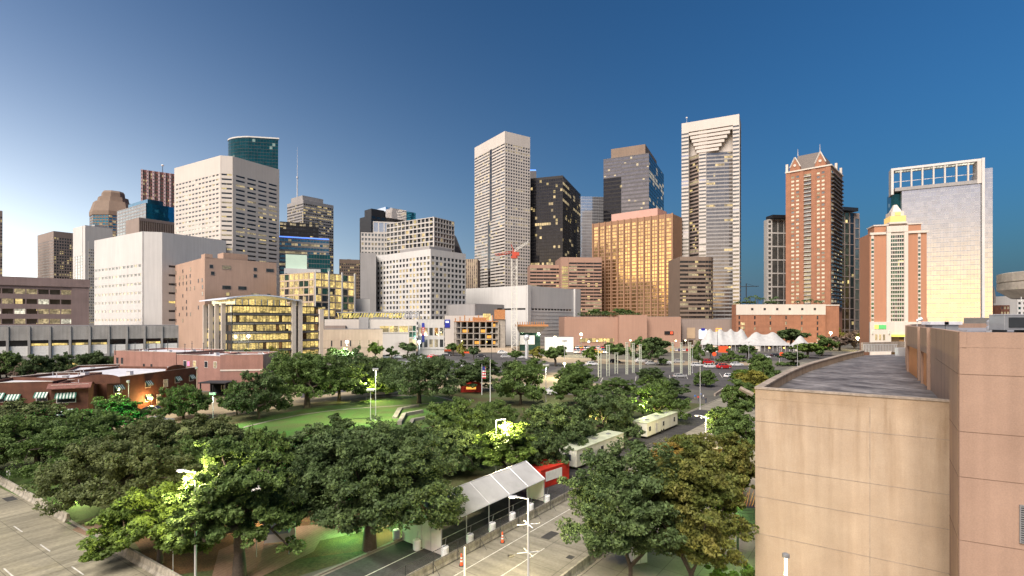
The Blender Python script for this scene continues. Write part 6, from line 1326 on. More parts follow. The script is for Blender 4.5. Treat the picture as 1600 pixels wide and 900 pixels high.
def road_lamp(px, yb_, yt, label, arm=-1.4, power=0, cross=(), lit=False):
    D = DY(yb_); h = ZY(yt, D); r = empty('street_lamp', (PX(px, D), D, 0), 0, label, 'street lamp'); q = MB(); q.tube((0, 0, 0), (0, 0, .6), .2, .16, 10, 'metal_light'); q.tube((0, 0, .6), (0, 0, h), .11, .08, 10, 'metal_light'); q.build('pole', r)
    q = MB(); q.tube((0, 0, h-.1), (arm*.75, 0, h+.12), .05, mat='metal_light'); q.build('arm', r); q = MB(); s = 1 if arm > 0 else -1
    q.hexa([(arm*.7, -.14, h+.04), (arm*1.25, -.16, h+.06), (arm*1.25, .16, h+.06), (arm*.7, .14, h+.04), (arm*.7, -.10, h+.2), (arm*1.2, -.10, h+.2), (arm*1.2, .10, h+.2), (arm*.7, .10, h+.2)] if s > 0 else [(arm*1.25, -.16, h+.06), (arm*.7, -.14, h+.04), (arm*.7, .14, h+.04), (arm*1.25, .16, h+.06), (arm*1.2, -.10, h+.2), (arm*.7, -.10, h+.2), (arm*.7, .10, h+.2), (arm*1.2, .10, h+.2)], 'metal_light'); hd = q.build('lamp_head', r)
    q = MB(); q.box(min(arm*.85, arm*1.15), max(arm*.85, arm*1.15), -.1, .1, h+.0, h+.055, 'lamp_warm'); q.build('lens', hd)
    for z in cross: q = MB(); q.tube((-.95, -.2, z), (.95, .2, z), .04, mat='metal_light'); q.tube((-.35, .8, z), (.35, -.8, z), .04, mat='metal_light'); q.build('banner_arm', r)
    if power: pt_light(r, (arm, 0, h-.25), power, WARM, .3)
    return r
road_lamp(825.5, 948, 778, 'tall grey street lamp with two pairs of cross arms in the road foreground', -1.35, 1500, (4.55, 6.9))
road_lamp(1103, 705, 650, 'street lamp with an arm to the left and one cross arm, beyond the patio trees', -1.7, 1800, (6.1,))
road_lamp(775, 752, 656, 'street lamp rising from the lime lit tree', 1.2, 5200, (6.4,))
road_lamp(305.5, 925, 737, 'street lamp rising out of the bright lit leaves at lower left', -1.3, 2300, ())
flood_pole(587, 657, 578, 'taller of the two floodlight poles on the lawn', 3, 6500, (1, 1, .6), spotdir=(-.35, .35, -1))
flood_pole(579, 656, 610, 'shorter of the two floodlight poles on the lawn', 4, 0)
flood_pole(333, 668, 616, 'floodlight pole with a flat blue grey head left of the lawn', 3, 2500, (1, .95, .7), mat='metal_grey')
flood_pole(853, 628, 571, 'floodlight pole with four heads among the oaks by the parked vans', 4, 2500, (1, .95, .7))
flood_pole(1121, 556, 515, 'dark tall light pole in front of the white marquee', 4, 0, mat='metal_dark', r0=.18)
flood_pole(1246, 586, 538, 'slim light pole left of the parapet', 1, 0); flood_pole(1170, 575, 535, 'thin pale light pole by the round tree', 1, 0); flood_pole(1218, 566, 543, 'thin white light pole before the small marquee', 2, 0)
flood_pole(1082, 583, 541, 'thin light pole right of the white columns', 2, 0, (1, .9, .6)); flood_pole(1094, 640, 566, 'tall thin pale pole beside the group of people', 1, 0); flood_pole(882, 600, 533, 'slim pole behind the bright lamp at centre', 4, 0)
flood_pole(768, 585, 520, 'thin dark pole in front of the construction site', 2, 0, mat='metal_dark'); flood_pole(744, 580, 530, 'thin pole left of the crane', 1, 0, mat='metal_dark')
flood_pole(201, 672, 597, 'white street light with a square arm before the awning building', 1, 0)
flood_pole(307.5, 650, 576, 'pale yellow pole at the right corner of the awning brick building', 1, 0, mat='beige')
# the very bright lamps
for px, yb_, yt, pw, c, lmat, lab in ((542, 580, 534, 9000, (.9, 1, .95), 'lamp_white', 'dazzling white lamp in front of the beige low building'), (655, 566, 534, 12000, (.9, 1, .95), 'lamp_white', 'dazzling white lamp in front of the grey corner building'), (882, 592, 568, 4500, (1, .9, .55), 'lamp_warm', 'dazzling yellow lamp among the centre oaks'),
        (908, 556, 522, 8000, (1, .9, .6), 'lamp_warm', 'bright lamp in front of the hotel podium'), (867, 556, 527, 6000, (1, .9, .6), 'lamp_warm', 'bright lamp beside the small white box building'), (388, 565, 525, 2500, (1, .95, .7), 'lamp_white', 'small bright lamp before the glass office'), (1298, 545, 520, 3000, (1, .8, .4), 'lamp_warm', 'small lamp at the foot of the brick podium'), (1340, 548, 528, 4000, (1, .85, .4), 'lamp_warm', 'lamp at the end of the street by the terracotta hotel')):
    D = DY(yb_); h = ZY(yt, D); r = empty('street_lamp', (PX(px, D), D, 0), 0, lab, 'street lamp'); q = MB(); q.tube((0, 0, 0), (0, 0, h-.3), .16, .1, 8, 'metal_grey'); q.build('pole', r)
    s = D/F*2.3; q = MB(); q.lathe([(s*.35, -s*.9), (s*.9, -s*.4), (s, 0), (s*.8, s*.5), (s*.2, s*.8)], 12, lmat, (0, 0, h)); q.build('globe', r); pt_light(r, (0, 0, h-s*1.3), pw, c, .4)
for i, (px, y, h, c, lab) in enumerate(((1071, 548, 8, 'lamp_warm', 'left of the lobby building'), (1056, 552, 9, 'lamp_warm', 'right of the middle white columns'), (1010, 549, 8, 'lamp_warm', 'behind the middle white columns'), (985, 551, 9, 'lamp_warm', 'behind the first pale column of the middle three'), (945, 549, 9, 'amber_lamp', 'behind the open ladder columns'), (920, 551, 8, 'lamp_white', 'in the left part of the cars below the hotel podium'), (933, 546, 7, 'lamp_warm', 'in the middle of the cars below the hotel podium'), (1258, 547, 7, 'amber_lamp', 'beside the smallest marquee'), (1283, 538, 8, 'amber_lamp', 'above the curved parapet, left'), (1322, 536, 8, 'lamp_warm', 'above the curved parapet, right'), (760, 548, 7, 'amber_lamp', 'at the foot of the construction site'), (722, 546, 7, 'lamp_warm', 'at the left foot of the construction site'), (668, 548, 7, 'lamp_warm', 'in front of the grey corner building'), (1330, 527, 10, 'lamp_warm', 'at the foot of the canopy roofed tower'), (632, 552, 6, 'lamp_warm', 'in front of the museum'))):
    r = empty('street_lamp', (*G(px, y), 0), 0, 'tiny lit street lamp '+lab, 'street lamp', 'tiny street lamps of the far streets'); q = MB(); q.tube((0, 0, 0), (0, 0, h), .12, .09, 6, 'metal_grey'); q.build('pole', r); q = MB(); q.lathe([(.2, -.5), (.75, 0), (.3, .5)], 8, c, (0, 0, h)); q.build('globe', r)
def small_lamp(px, D, z, power, color, mat, label, zb=0.0, up=False):
    r = empty('garden_lamp', (PX(px, D), D, zb), 0, label, 'lamp'); q = MB(); q.tube((0, 0, 0), (0, 0, z-.12), .05, .04, 8, 'metal_grey'); q.build('post', r); q = MB(); q.lathe([(.06, -.12), (.13, -.05), (.14, .05), (.05, .12)], 10, mat, (0, 0, z)); q.build('globe', r); pt_light(r, (0, -.1, z+.3 if up else z-.3), power, color, .2)
small_lamp(195, 100, 5.0, 1600, (.15, 1, .25), 'lamp_green', 'green garden lamp in the trees below the parked car')
small_lamp(1148, 48.5, 4.6, 260, (.5, 1, .25), 'lamp_green', 'small green lamp among the leaves at the patio trees')
small_lamp(545, 57, 1.6, 420, (.25, 1, .3), 'lamp_green', 'green uplight under the huge dark oak', up=True)
small_lamp(610, 58, 1.4, 200, (.7, 1, .4), 'lamp_white', 'small pale uplight right of the huge oak trunk', up=True)
small_lamp(420, 60, 2.4, 350, (1, .7, .3), 'amber_lamp', 'amber lamp over the brick path under the oaks')
small_lamp(130, 68, 2.0, 500, (.9, 1, .4), 'lamp_warm', 'small lamp lighting the corner lawn by the barrier')
small_lamp(572, 152, 5.2, 2600, LIME, 'lamp_warm', 'lamp inside the lime lit tree behind the lawn')
small_lamp(1004, 118, 4.6, 2200, (.9, 1, .3), 'lamp_warm', 'lamp under the lime lit side of the oak by the far trailer')
small_lamp(930, 104, 4, 500, (1, .75, .35), 'amber_lamp', 'amber lamp between the dark oaks above the trailers')
small_lamp(237, 134, 3.6, 900, (1, .6, .2), 'amber_lamp', 'amber lamp at the door of the awning brick building')
small_lamp(186, 106, 9.8, 500, (.8, 1, .3), 'lamp_warm', 'lamp lighting the top of the rounded oak before the awning building')
small_lamp(585, 235, 3.0, 900, (.3, 1, .3), 'lamp_green', 'green uplight at the small lit tree below the beige building')
# lamp against the stucco wing
lr = empty('bollard_lamp', (PX(1228, 36.5), 36.5, 0), 0, 'slim post lamp shining in front of the stucco wall at the bottom edge', 'lamp'); h = ZY(872, 36.5); q = MB(); q.tube((0, 0, 0), (0, 0, h-1.6), .06, mat='metal_grey'); q.build('pole', lr); q = MB(); q.tube((0, 0, h-1.6), (0, 0, h), .09, .1, 12, 'lamp_warm'); q.build('light_tube', lr); q = MB(); q.lathe([(.1, 0), (.24, .06), (.24, .3), (.12, .36)], 12, 'metal_grey', (0, 0, h)); q.build('cap', lr); pt_light(lr, (0, .25, h-1.2), 150, (1, .9, .4), .2)
# ---- entrance tent canopy over the closed lane
t0 = SV(-37.2, 0); 
tc_ = empty('entrance_tent', (*SV(-43.1, 37.4), 0), R(SA), 'long white frame tent canopy with one closed end wall on the black lane', 'tent')
LT, WT, he, hr_ = 19.0, 5.9, 3.05, 4.9      # local x along street, y to the left of it; so the right side is y=-WT
q = MB(); nb = 5
for k in range(nb):
    x0, x1 = k*LT/nb, (k+1)*LT/nb
    for (ya, za, yb2, zb2) in ((-WT-.15, he, -WT/2, hr_), (-WT/2, hr_, .15, he)):
        q.hexa([(x0+.02, ya, za), (x1-.02, ya, za), (x1-.02, yb2, zb2), (x0+.02, yb2, zb2), (x0+.02, ya, za+.04), (x1-.02, ya, za+.04), (x1-.02, yb2, zb2+.04), (x0+.02, yb2, zb2+.04)], 'tent_white')
q.build('roof_fabric', tc_)
q = MB()
for k in range(nb+1):
    x = k*LT/nb; q.tube((x, -WT-.1, he+.06), (x, -WT/2, hr_+.08), .05, mat='metal_light', n=6); q.tube((x, -WT/2, hr_+.08), (x, .1, he+.06), .05, mat='metal_light', n=6)
q.tube((0, -WT-.1, he), (LT, -WT-.1, he), .07, mat='metal_light'); q.tube((0, .1, he), (LT, .1, he), .07, mat='metal_light'); q.tube((0, -WT/2, hr_+.06), (LT, -WT/2, hr_+.06), .05, mat='metal_light'); q.build('roof_frame', tc_)
for k in range(nb+1):
    for y in (-WT, 0):
        q = MB(); q.tube((k*LT/nb, y, 0), (k*LT/nb, y, he), .06, mat='metal_grey', n=8); q.build('leg', tc_)
q = MB(); x = -.05
q.poly([(x, .0, .05), (x, -WT, .05), (x, -WT, he), (x, -WT/2, hr_), (x, 0, he)], 'tent_wall'); q.poly([(x+.05, 0, .05), (x+.05, 0, he), (x+.05, -WT/2, hr_), (x+.05, -WT, he), (x+.05, -WT, .05)], 'tent_wall'); q.tube((x-.02, -WT/2, .05), (x-.02, -WT/2, hr_), .03, mat='paint_white'); q.tube((x-.02, -WT*.75, .05), (x-.02, -WT*.75, 3.9), .012, mat='metal_grey'); q.build('end_wall', tc_)
q = MB(); q.box(LT+.0, LT+.04, -WT, -WT*.52, .1, he, 'tent_wall'); q.build('end_wall', tc_)
def barrel(loc, lab, group=None):
    r = empty('ballast_barrel', loc, 0, lab, 'ballast barrel', group); q = MB(); q.lathe([(.36, 0), (.40, .08), (.40, .45), (.385, .5), (.40, .55), (.40, .95), (.34, 1.03), (.12, 1.05)], 16, 'ballast'); q.build('barrel', r); q = MB(); q.tube((0, 0, 1.04), (.12, .05, 1.9), .02, mat='metal_grey'); q.build('strap', r); return r
names = ('at the near right corner of the tent', 'second along the right side of the tent', 'third along the right side of the tent', 'fourth along the right side of the tent', 'fifth along the right side of the tent', 'last along the right side of the tent')
for k in range(nb+1): barrel((*SV(-43.1+WT+.5, 37.4+k*LT/nb), 0.02), 'white ballast barrel '+names[k], 'white ballast barrels of the tent')
barrel((*SV(-43.1+WT/2, 36.75), .02), 'white ballast barrel at the middle of the closed end wall', 'white ballast barrels of the tent'); barrel((*SV(-43.9, 37.2), .02), 'white ballast barrel at the near left corner of the tent', 'white ballast barrels of the tent')
# ---- red container
c = empty('red_container', (*uvp, 0) if False else (*G(845, 765), .02), R(SA-8), 'red shipping container with a white banner, between tent and trailer', 'container')
q = MB(); L, W_, Hh = 6.4, 3.6, 2.65; q.box(0, L, 0, W_, 0, Hh, 'container_red'); 
for k in range(26): q.box(.1+k*.24, .22+k*.24, -.04, -.001, .12, Hh-.12, 'container_red')
for k in range(16): q.box(-.04, -.001, .1+k*.22, .21+k*.22, .12, Hh-.12, 'container_red')
q.build('body', c); q = MB(); q.box(-.03, L+.03, -.06, .05, Hh-.1, Hh+.03, 'container_red'); q.box(-.03, L+.03, W_-.05, W_+.06, Hh-.1, Hh+.03, 'container_red'); q.box(-.03, .06, .05, W_-.05, Hh-.1, Hh+.025, 'container_red'); q.build('top_rail', c); q = MB(); q.box(1.0, 4.6, -.09, -.05, .9, 2.25, 'paint_white'); q.build('banner', c)
# ---- office trailers
def trailer(p, lab, L=16.2):
    r = empty('office_trailer', (*p, 0), R(SA-2), lab, 'trailer', 'white office trailers in the closed lane'); q = MB(); q.box(0, L, 0, 3.3, .55, 3.2, 'trailer_white'); q.build('body', r, bevel=.04)
    q = MB(); q.box(-.08, L+.08, -.08, 3.38, 3.2, 3.34, 'trailer_roof'); q.build('roof', r); q = MB(); 
    q.box(.3, L-.3, .2, 3.1, .3, .54, 'metal_dark'); q.build('chassis', r)
    for (x, y) in ((7.2, .1), (8.3, .1), (7.2, 3.0), (8.3, 3.0)): q = MB(); q.tube((x, y-.12, .42), (x, y+.12, .42), .42, n=14, mat='rubber'); q.build('wheel', r)
    for x in (1.3, 8.2, 14.2):
        q = MB(); q.box(x-.5, x+.5, -.035, -.001, 1.45, 2.5, 'metal_light'); f = q.build('window', r); q = MB(); q.box(x-.43, x+.43, -.05, -.036, 1.52, 2.43, 'car_glass'); q.build('pane', f)
    q = MB(); q.box(4.2, 5.1, -.03, -.001, .62, 2.65, 'metal_light'); q.build('door', r)
    q = MB(); q.box(-.035, -.001, 1.0, 2.3, 1.4, 2.5, 'metal_light'); f = q.build('window', r); q = MB(); q.box(-.05, -.036, 1.07, 2.23, 1.47, 2.43, 'car_glass'); q.build('pane', f)
    q = MB(); q.box(-.75, -.06, 2.35, 3.0, 1.3, 2.1, 'metal_grey'); q.build('air_unit', r); q = MB(); q.tube((0, 1.65, .45), (-1.5, 1.65, .45), .06, mat='metal_dark'); q.build('tow_bar', r)
    for k in range(3): q = MB(); q.box(3+k*5, 3.7+k*5, 1.2, 1.9, 3.35, 3.5, 'metal_grey'); q.build('roof_vent', r)
trailer(G(901, 736), 'near white office trailer just behind the red container'); trailer(G(1011, 687), 'far white office trailer under the lime lit oak')
# ---- concrete barriers
bm_ = MB(); Lb = 3.7; prof = ((-.30, 0), (.30, 0), (.30, .08), (.16, .33), (.10, .85), (-.10, .85), (-.16, .33), (-.30, .08))
for i in range(8):
    a, b_ = prof[i], prof[(i+1) % 8]; bm_.poly([(0, b_[0], b_[1]), (0, a[0], a[1]), (Lb-.05, a[0], a[1]), (Lb-.05, b_[0], b_[1])][::-1], 'barrier_concrete')
bm_.poly([(0, p[0], p[1]) for p in prof], 'barrier_concrete'); bm_.poly([(Lb-.05, p[0], p[1]) for p in prof][::-1], 'barrier_concrete')
ORD = 'first second third fourth fifth sixth seventh eighth ninth tenth eleventh twelfth thirteenth fourteenth fifteenth sixteenth seventeenth eighteenth nineteenth twentieth'.split()
bo = bm_.build('concrete_barrier'); first = True
def put_bar(p, ang, lab, grp, sc_=(1, 1, 1)):
    global first
    o = bo if first else bo.copy(); 
    if not first: col.objects.link(o)
    first = False; o.location = (*p, .012); o.rotation_euler = (0, 0, R(ang)); o.scale = sc_; tag(o, lab, 'barrier', grp); return o
for k in range(18): put_bar(SV(-35.5, 27+k*Lb), SA, ORD[k]+' concrete barrier from the near end under the wire fence', 'barriers under the wire fence')
for k in range(16): put_bar(SV(-24.2, 27+k*Lb), SA, ORD[k]+' concrete barrier from the near end along the right side of the road', 'barriers on the right of the road', (1, 1, 1.15))
ea = math.degrees(math.atan2(e_[1], e_[0]))
for k in range(9): put_bar(EM(22.5, -110.6+k*Lb), ea, ORD[k]+' barrier of the left group edging the corner lawn', 'barriers of the left road', (1, 1.2, 1.1))
for k in range(5): put_bar(EM(22.5, -68.0+k*Lb), ea, ORD[k]+' barrier of the right group edging the mulch bed', 'barriers of the left road', (1, 1.2, 1.1))
for k in range(0): pass
strip([EM(22.7, -110), EM(22.7, -45)], .25, 0, 'walk_concrete', 'kerb', h=.13)
# ---- wire fence on the barrier line
fe = empty('wire_fence', (*SV(-35.1, 24), 0), R(SA), 'dark post and wire fence along the closed lane beside the tent', 'fence')
LF = 72
for k in range(22): q = MB(); q.tube((k*3.4, 0, 0), (k*3.4, 0, 2.1), .035, mat='metal_dark', n=6); q.tube((k*3.4, 0, 1.0), (k*3.4+.0, -.9, 0.02), .02, mat='metal_dark', n=5); q.build('post', fe)
q = MB()
for z in (2.08, 1.1, .15): q.tube((0, 0, z), (LF, 0, z), .02 if z != 2.08 else .03, mat='metal_dark', n=5)
q.build('rail', fe)
m, t, p = newmat('chain_link'); l = t.links.new; p.inputs['Base Color'].default_value = (.1, .1, .1, 1)
tcn = nn(t, 'ShaderNodeTexCoord'); mp = nn(t, 'ShaderNodeMapping'); mp.inputs['Rotation'].default_value = (0, R(45), 0); mp.inputs['Scale'].default_value = (1, 1, 1); l(tcn.outputs['Object'], mp.inputs[0]); sx = nn(t, 'ShaderNodeSeparateXYZ'); l(mp.outputs[0], sx.inputs[0])
outs = []
for ax in (0, 2):
    a = nn(t, 'ShaderNodeMath', operation='MULTIPLY'); l(sx.outputs[ax], a.inputs[0]); a.inputs[1].default_value = 14; f = nn(t, 'ShaderNodeMath', operation='FRACT'); l(a.outputs[0], f.inputs[0]); g = nn(t, 'ShaderNodeMath', operation='LESS_THAN'); l(f.outputs[0], g.inputs[0]); g.inputs[1].default_value = .08; outs.append(g.outputs[0])
mxm = nn(t, 'ShaderNodeMath', operation='MAXIMUM'); l(outs[0], mxm.inputs[0]); l(outs[1], mxm.inputs[1]); l(mxm.outputs[0], p.inputs['Alpha'])
q = MB(); q.poly([(0, .0, .1), (LF, .0, .1), (LF, .0, 2.05), (0, .0, 2.05)], 'chain_link'); q.build('wire_mesh', fe)
# ---- traffic cones / delineators
for (px, y, lab) in ((721, 884, 'red and white traffic marker nearest the bottom edge'), (785, 848, 'red and white traffic marker farther along the fence')):
    r = empty('traffic_marker', (*G(px, y), .02), 0, lab, 'traffic cone'); q = MB(); q.box(-.22, .22, -.22, .22, 0, .06, 'rubber'); q.build('base', r); q = MB(); q.lathe([(.16, .06), (.09, .5), (.07, 1.1), (.05, 1.15)], 12, 'cone_orange'); q.build('cone', r); q = MB(); q.lathe([(.118, .4), (.105, .52)], 12, 'paint_white'); q.lathe([(.098, .7), (.092, .82)], 12, 'paint_white'); q.build('band', r)
r = empty('white_post', (*SV(-34.0, 27.2), .0), 0, 'white bollard post with a blue foot at the bottom edge of the road', 'bollard'); D_ = 46; r.location = (PX(726, D_), D_, 0); q = MB(); q.tube((0, 0, 0), (0, 0, 3.6), .09, mat='paint_white', n=10); q.build('pole', r)
# ---- street signs
for px, yb_, yt, w1, lab in ((68, 782, 745, .45, 'small white sign on a post on the corner lawn'), (270, 905, 847, .5, 'small white sign on a post in the mulch bed'), (13, 748, 735, .5, 'small pale sign at the far left lawn edge')):
    D = DY(yb_); h = ZY(yt, D); r = empty('street_sign', (PX(px, D), D, 0), R(10), lab, 'sign'); q = MB(); q.tube((0, .05, 0), (0, .05, h), .03, mat='metal_light'); q.build('post', r); q = MB(); q.box(-w1/2, w1/2, -.01, .02, h-.75, h, 'paint_white'); q.build('sign_plate', r)
# ---- utility cabinet and planter on the patio
D = 46.5; r = empty('utility_cabinet', (PX(997, 50.5), 50.5, .09), R(20), 'white utility cabinet on the patio between the two patio tree trunks', 'cabinet'); q = MB(); q.box(-.8, .8, -.4, .4, .06, 1.75, 'paint_white'); q.build('cabinet_body', r, bevel=.03); q = MB(); q.box(-.85, .85, -.45, .45, 0, .06, 'walk_concrete'); q.build('plinth', r); q = MB(); q.box(-.01, .01, -.415, -.4, .15, 1.65, 'metal_dark'); q.box(.1, .16, -.44, -.4, .8, 1.0, 'metal_dark'); q.build('door_seam', r)
pl = empty('wall_planter', (PX(1168, 50), 50.0, 0), R(-12), 'dark slatted planter box fixed at the left foot of the stucco wing', 'planter'); q = MB()
for k in range(6): q.box(-1.2, 1.3, -.5, .5, 4.2+k*.28, 4.43+k*.28, 'metal_dark')
q.box(-1.1, 1.2, -.45, .45, 4.2, 5.8, 'dark_grey'); q.build('slats', pl); q = MB(); q.tube((-.9, 0, 0), (-.9, 0, 4.2), .12, mat='metal_dark'); q.tube((.9, 0, 0), (.9, 0, 4.2), .12, mat='metal_dark'); q.build('legs', pl) if False else q.build('support', pl)
q = MB(); rr = random.Random(2)
for k in range(7): q.tube((-.6+k*.25, 0, 5.8), (-.3+k*.3, rr.uniform(-.2, .2), 7.2+rr.uniform(0, .6)), .05, .02, 5, 'formwork')
q.build('dry_stems', pl)
# ---- cars
def car_meshes():
    parts = {}
    b = MB(); secs = [(-2.25, .35, .75, .78), (-2.1, .28, .92, .88), (-1.2, .25, 1.0, .92), (.9, .25, 1.0, .92), (1.9, .27, .88, .88), (2.25, .36, .72, .76)]
    rings = [[(x, -w_, z0), (x, w_, z0), (x, w_*1.0, (z0+z1)/2+.1), (x, w_*.92, z1), (x, -w_*.92, z1), (x, -w_, (z0+z1)/2+.1)] for x, z0, z1, w_ in secs]
    for i in range(len(rings)-1):
        for k in range(6): j = (k+1) % 6; b.poly([rings[i][k], rings[i][j], rings[i+1][j], rings[i+1][k]], None)
    b.poly(rings[0][::-1], None); b.poly(rings[-1], None); parts['body'] = b
    c = MB(); lo = [(-1.75, -.82), (1.05, -.82), (1.05, .82), (-1.75, .82)]; hi = [(-1.2, -.64), (.35, -.64), (.35, .64), (-1.2, .64)]
    c.hexa([(x, y, .95) for x, y in lo]+[(x, y, 1.42) for x, y in hi], 'car_glass'); parts['window'] = c
    rf = MB(); rf.hexa([(-1.22, -.65, 1.42), (.37, -.65, 1.42), (.37, .65, 1.42), (-1.22, .65, 1.42), (-1.1, -.56, 1.49), (.25, -.56, 1.49), (.25, .56, 1.49), (-1.1, .56, 1.49)], None)
    for (x0, x1) in ((-1.75, -1.2), (1.05, .35)):
        for s in (-1, 1): rf.tube((x0, s*.82, .95), (x1, s*.65, 1.43), .05, mat=None, n=4)
    for s in (-1, 1): rf.tube((-.4, s*.825, .97), (-.4, s*.65, 1.43), .05, mat=None, n=4)
    parts['roof'] = rf; return parts
def make_car(kind='car_white', lit=False):
    r = empty('parked_car', (0, 0, 0), 0, 'car', 'car'); ps = car_meshes()
    for k, mb in ps.items(): mb.build(k, r, mat=kind)
    for x in (-1.4, 1.4):
        for s in (-1, 1): q = MB(); q.tube((x, s*.68, .33), (x, s*.92, .33), .33, n=14, mat='rubber'); q.tube((x, s*.925, .33), (x, s*.93, .33), .2, n=10, mat='metal_light'); q.build('wheel', r)
    for s in (-1, 1): q = MB(); q.box(2.12, 2.26, s*.6-.16, s*.6+.16, .58, .74, 'headlight' if lit else 'paint_white'); q.build('headlight', r); q = MB(); q.box(-2.27, -2.14, s*.62-.14, s*.62+.14, .62, .8, 'taillight' if lit else 'car_red'); q.build('taillight', r)
    return r
protos = {}
def put_car(px, y, ang, kind, label, sc_=1.0, group='cars in the far car parks', tall=1.0, lit=False):
    if (kind, lit) not in protos: r = protos[kind, lit] = make_car(kind, lit)
    else: r = copy_tree(protos[kind, lit])
    sc_ *= 1.45 if y < 582 else 1.2; r.location = (*G(px, y), .03); r.rotation_euler = (0, 0, R(ang)); r.scale = (sc_, sc_, sc_*tall); r['label'] = label; r['group'] = group; return r
put_car(241, 646, 8, 'car_tan', 'grey brown car parked at the doorway of the awning brick building', 1.1, 'cars by the brick buildings'); put_car(248, 664, 30, 'car_silver', 'pale car half hidden by leaves below the grey brown car', 1.1, 'cars by the brick buildings')
LC = [(828, 613, 5, 'car_white', 'white van left of the pair parked among the centre oaks', 1.15, 1.3), (868, 617, 5, 'car_white', 'white van right of the pair parked among the centre oaks', 1.15, 1.3), (703, 612, 10, 'car_white', 'white car left of the red booth'), (612, 588, 60, 'car_white', 'white car in the car park behind the lawn, left'), (625, 591, 60, 'car_silver', 'silver car in the car park behind the lawn, middle'), (637, 588, 60, 'car_white', 'white car in the car park behind the lawn, right'), (650, 592, 60, 'car_silver', 'silver car behind the lawn oak'),
  (698, 556, 0, 'car_black', 'black car beside the orange barriers'), (785, 553, 0, 'car_white', 'white pickup below the construction site, right', 1.1, 1.1), (790, 559, 0, 'car_silver', 'silver car under the crane'), (752, 558, 0, 'car_black', 'dark car below the construction site'), (812, 560, 20, 'car_white', 'white car right of the crane foot'), (622, 560, 0, 'car_silver', 'silver car in front of the museum'), (600, 560, 0, 'car_white', 'white car in front of the museum'),
  (1002, 567, 0, 'car_white', 'white van behind the left white columns', 1.1, 1.2), (1017, 570, 0, 'car_silver', 'silver car behind the left white columns'), (1038, 570, 0, 'car_white', 'white van between the sets of white columns', 1.15, 1.25), (960, 567, 0, 'car_black', 'black car left of the white columns'), (1060, 567, 0, 'car_silver', 'silver car behind the right white columns'),
  (1089, 573, 10, 'car_white', 'white car at the left end of the right car row'), (1105, 569, 10, 'car_red', 'red truck behind the low white car', 1.1, 1.2), (1110, 575, 8, 'car_white', 'low white car in front of the red truck'), (1131, 576, 15, 'car_red', 'dark red pickup in the middle of the right car row', 1.1, 1.1), (1151, 572, 8, 'car_white', 'white car at the right end of the right car row'), (1122, 573, 60, 'car_black', 'black car between the red vehicles')]
for a in LC: put_car(*a[:5], sc_=a[5] if len(a) > 5 else 1.0, tall=a[6] if len(a) > 6 else 1.0)
rr = random.Random(12); where = 'left middle right'.split(); kinds = ['car_white', 'car_silver', 'car_black', 'car_white', 'car_blue', 'car_silver', 'car_red', 'car_yellow']
nmk = {'car_white': 'white', 'car_silver': 'silver', 'car_black': 'black', 'car_blue': 'blue', 'car_red': 'red', 'car_yellow': 'yellow'}
for row in range(3):
    for k in range(11):
        kd = rr.choice(kinds); put_car(895+k*6.6+rr.uniform(-1, 1)+row*2, 545+row*3.6, rr.choice((75, 255))+rr.uniform(-6, 6), kd, '%s car, %s from the left in the %s row below the hotel podium' % (nmk[kd], ORD[k], ('back', 'middle', 'front')[row]), 1.15, 'cars below the hotel podium', lit=True)
for k in range(9): kd = rr.choice(kinds); put_car(1050+k*6, 549, 80, kd, '%s car, %s from the left in the row before the lobby building' % (nmk[kd], ORD[k]), 1.0, 'cars before the lobby building')
for k in range(7): kd = rr.choice(kinds); put_car(640+k*14, 572+k*.3, 8, kd, '%s car, %s from the left on the lot behind the oaks' % (nmk[kd], ORD[k]), 1.0, 'cars on the lot behind the oaks')
for i, (px, y, a, kd, w_) in enumerate(((905, 572, 5, 'car_silver', 'below the round tree'), (925, 571, 5, 'car_white', 'left of the ladder columns'), (1045, 603, 50, 'car_black', 'on the car park edge above the far trailer'), (1062, 590, 10, 'car_silver', 'inside the bare car park'), (1140, 590, 30, 'car_white', 'at the right of the bare car park'), (1196, 560, 10, 'car_white', 'above the round green tree'), (1212, 557, 10, 'car_black', 'beside the small marquee'), (745, 575, 20, 'car_white', 'left of the taller flagpole, behind the oaks'), (778, 607, 8, 'car_silver', 'right of the flagpoles'), (790, 612, 8, 'car_white', 'between the flagpoles and the white vans'), (660, 562, 0, 'car_white', 'under the right dazzling lamp'), (676, 559, 0, 'car_red', 'right of the right dazzling lamp'), (560, 586, 40, 'car_white', 'behind the dark oaks, right of the left dazzling lamp'))):
    put_car(px, y, a, kd, '%s car %s' % (nmk[kd], w_))
# red booth, orange barriers
r = empty('red_booth', (*G(736, 612), .02), R(5), 'low red booth tent among the oaks at centre', 'booth'); q = MB(); q.box(-3.4, 3.4, -1.6, 1.6, 0, 2.3, 'container_red'); q.build('body', r); q = MB(); q.hexa([(-3.7, -1.9, 2.31), (3.7, -1.9, 2.31), (3.7, 1.9, 2.31), (-3.7, 1.9, 2.31), (-2.4, -.3, 3.3), (2.4, -.3, 3.3), (2.4, .3, 3.3), (-2.4, .3, 3.3)], 'container_red'); q.build('roof', r); q = MB(); q.box(-1.6, 1.6, -1.66, -1.61, 1.0, 1.8, 'amber'); q.build('counter_opening', r)
for px, y, w1, lab in ((700, 549, 26, 'orange red barrier row left of the construction site'), (732, 552, 14, 'short orange barrier in front of the construction site')):
    D = DY(y); q = MB(); L = w1*D/F; n = int(L/2)
    for k in range(n): q.box(k*L/n, k*L/n+L/n-.2, 0, .6, 0, 1.4, 'cone_orange')
    tag(q.build('safety_barrier', None, loc=(PX(px-w1/2, D), D, 0)), lab, 'barrier', 'orange safety barriers')
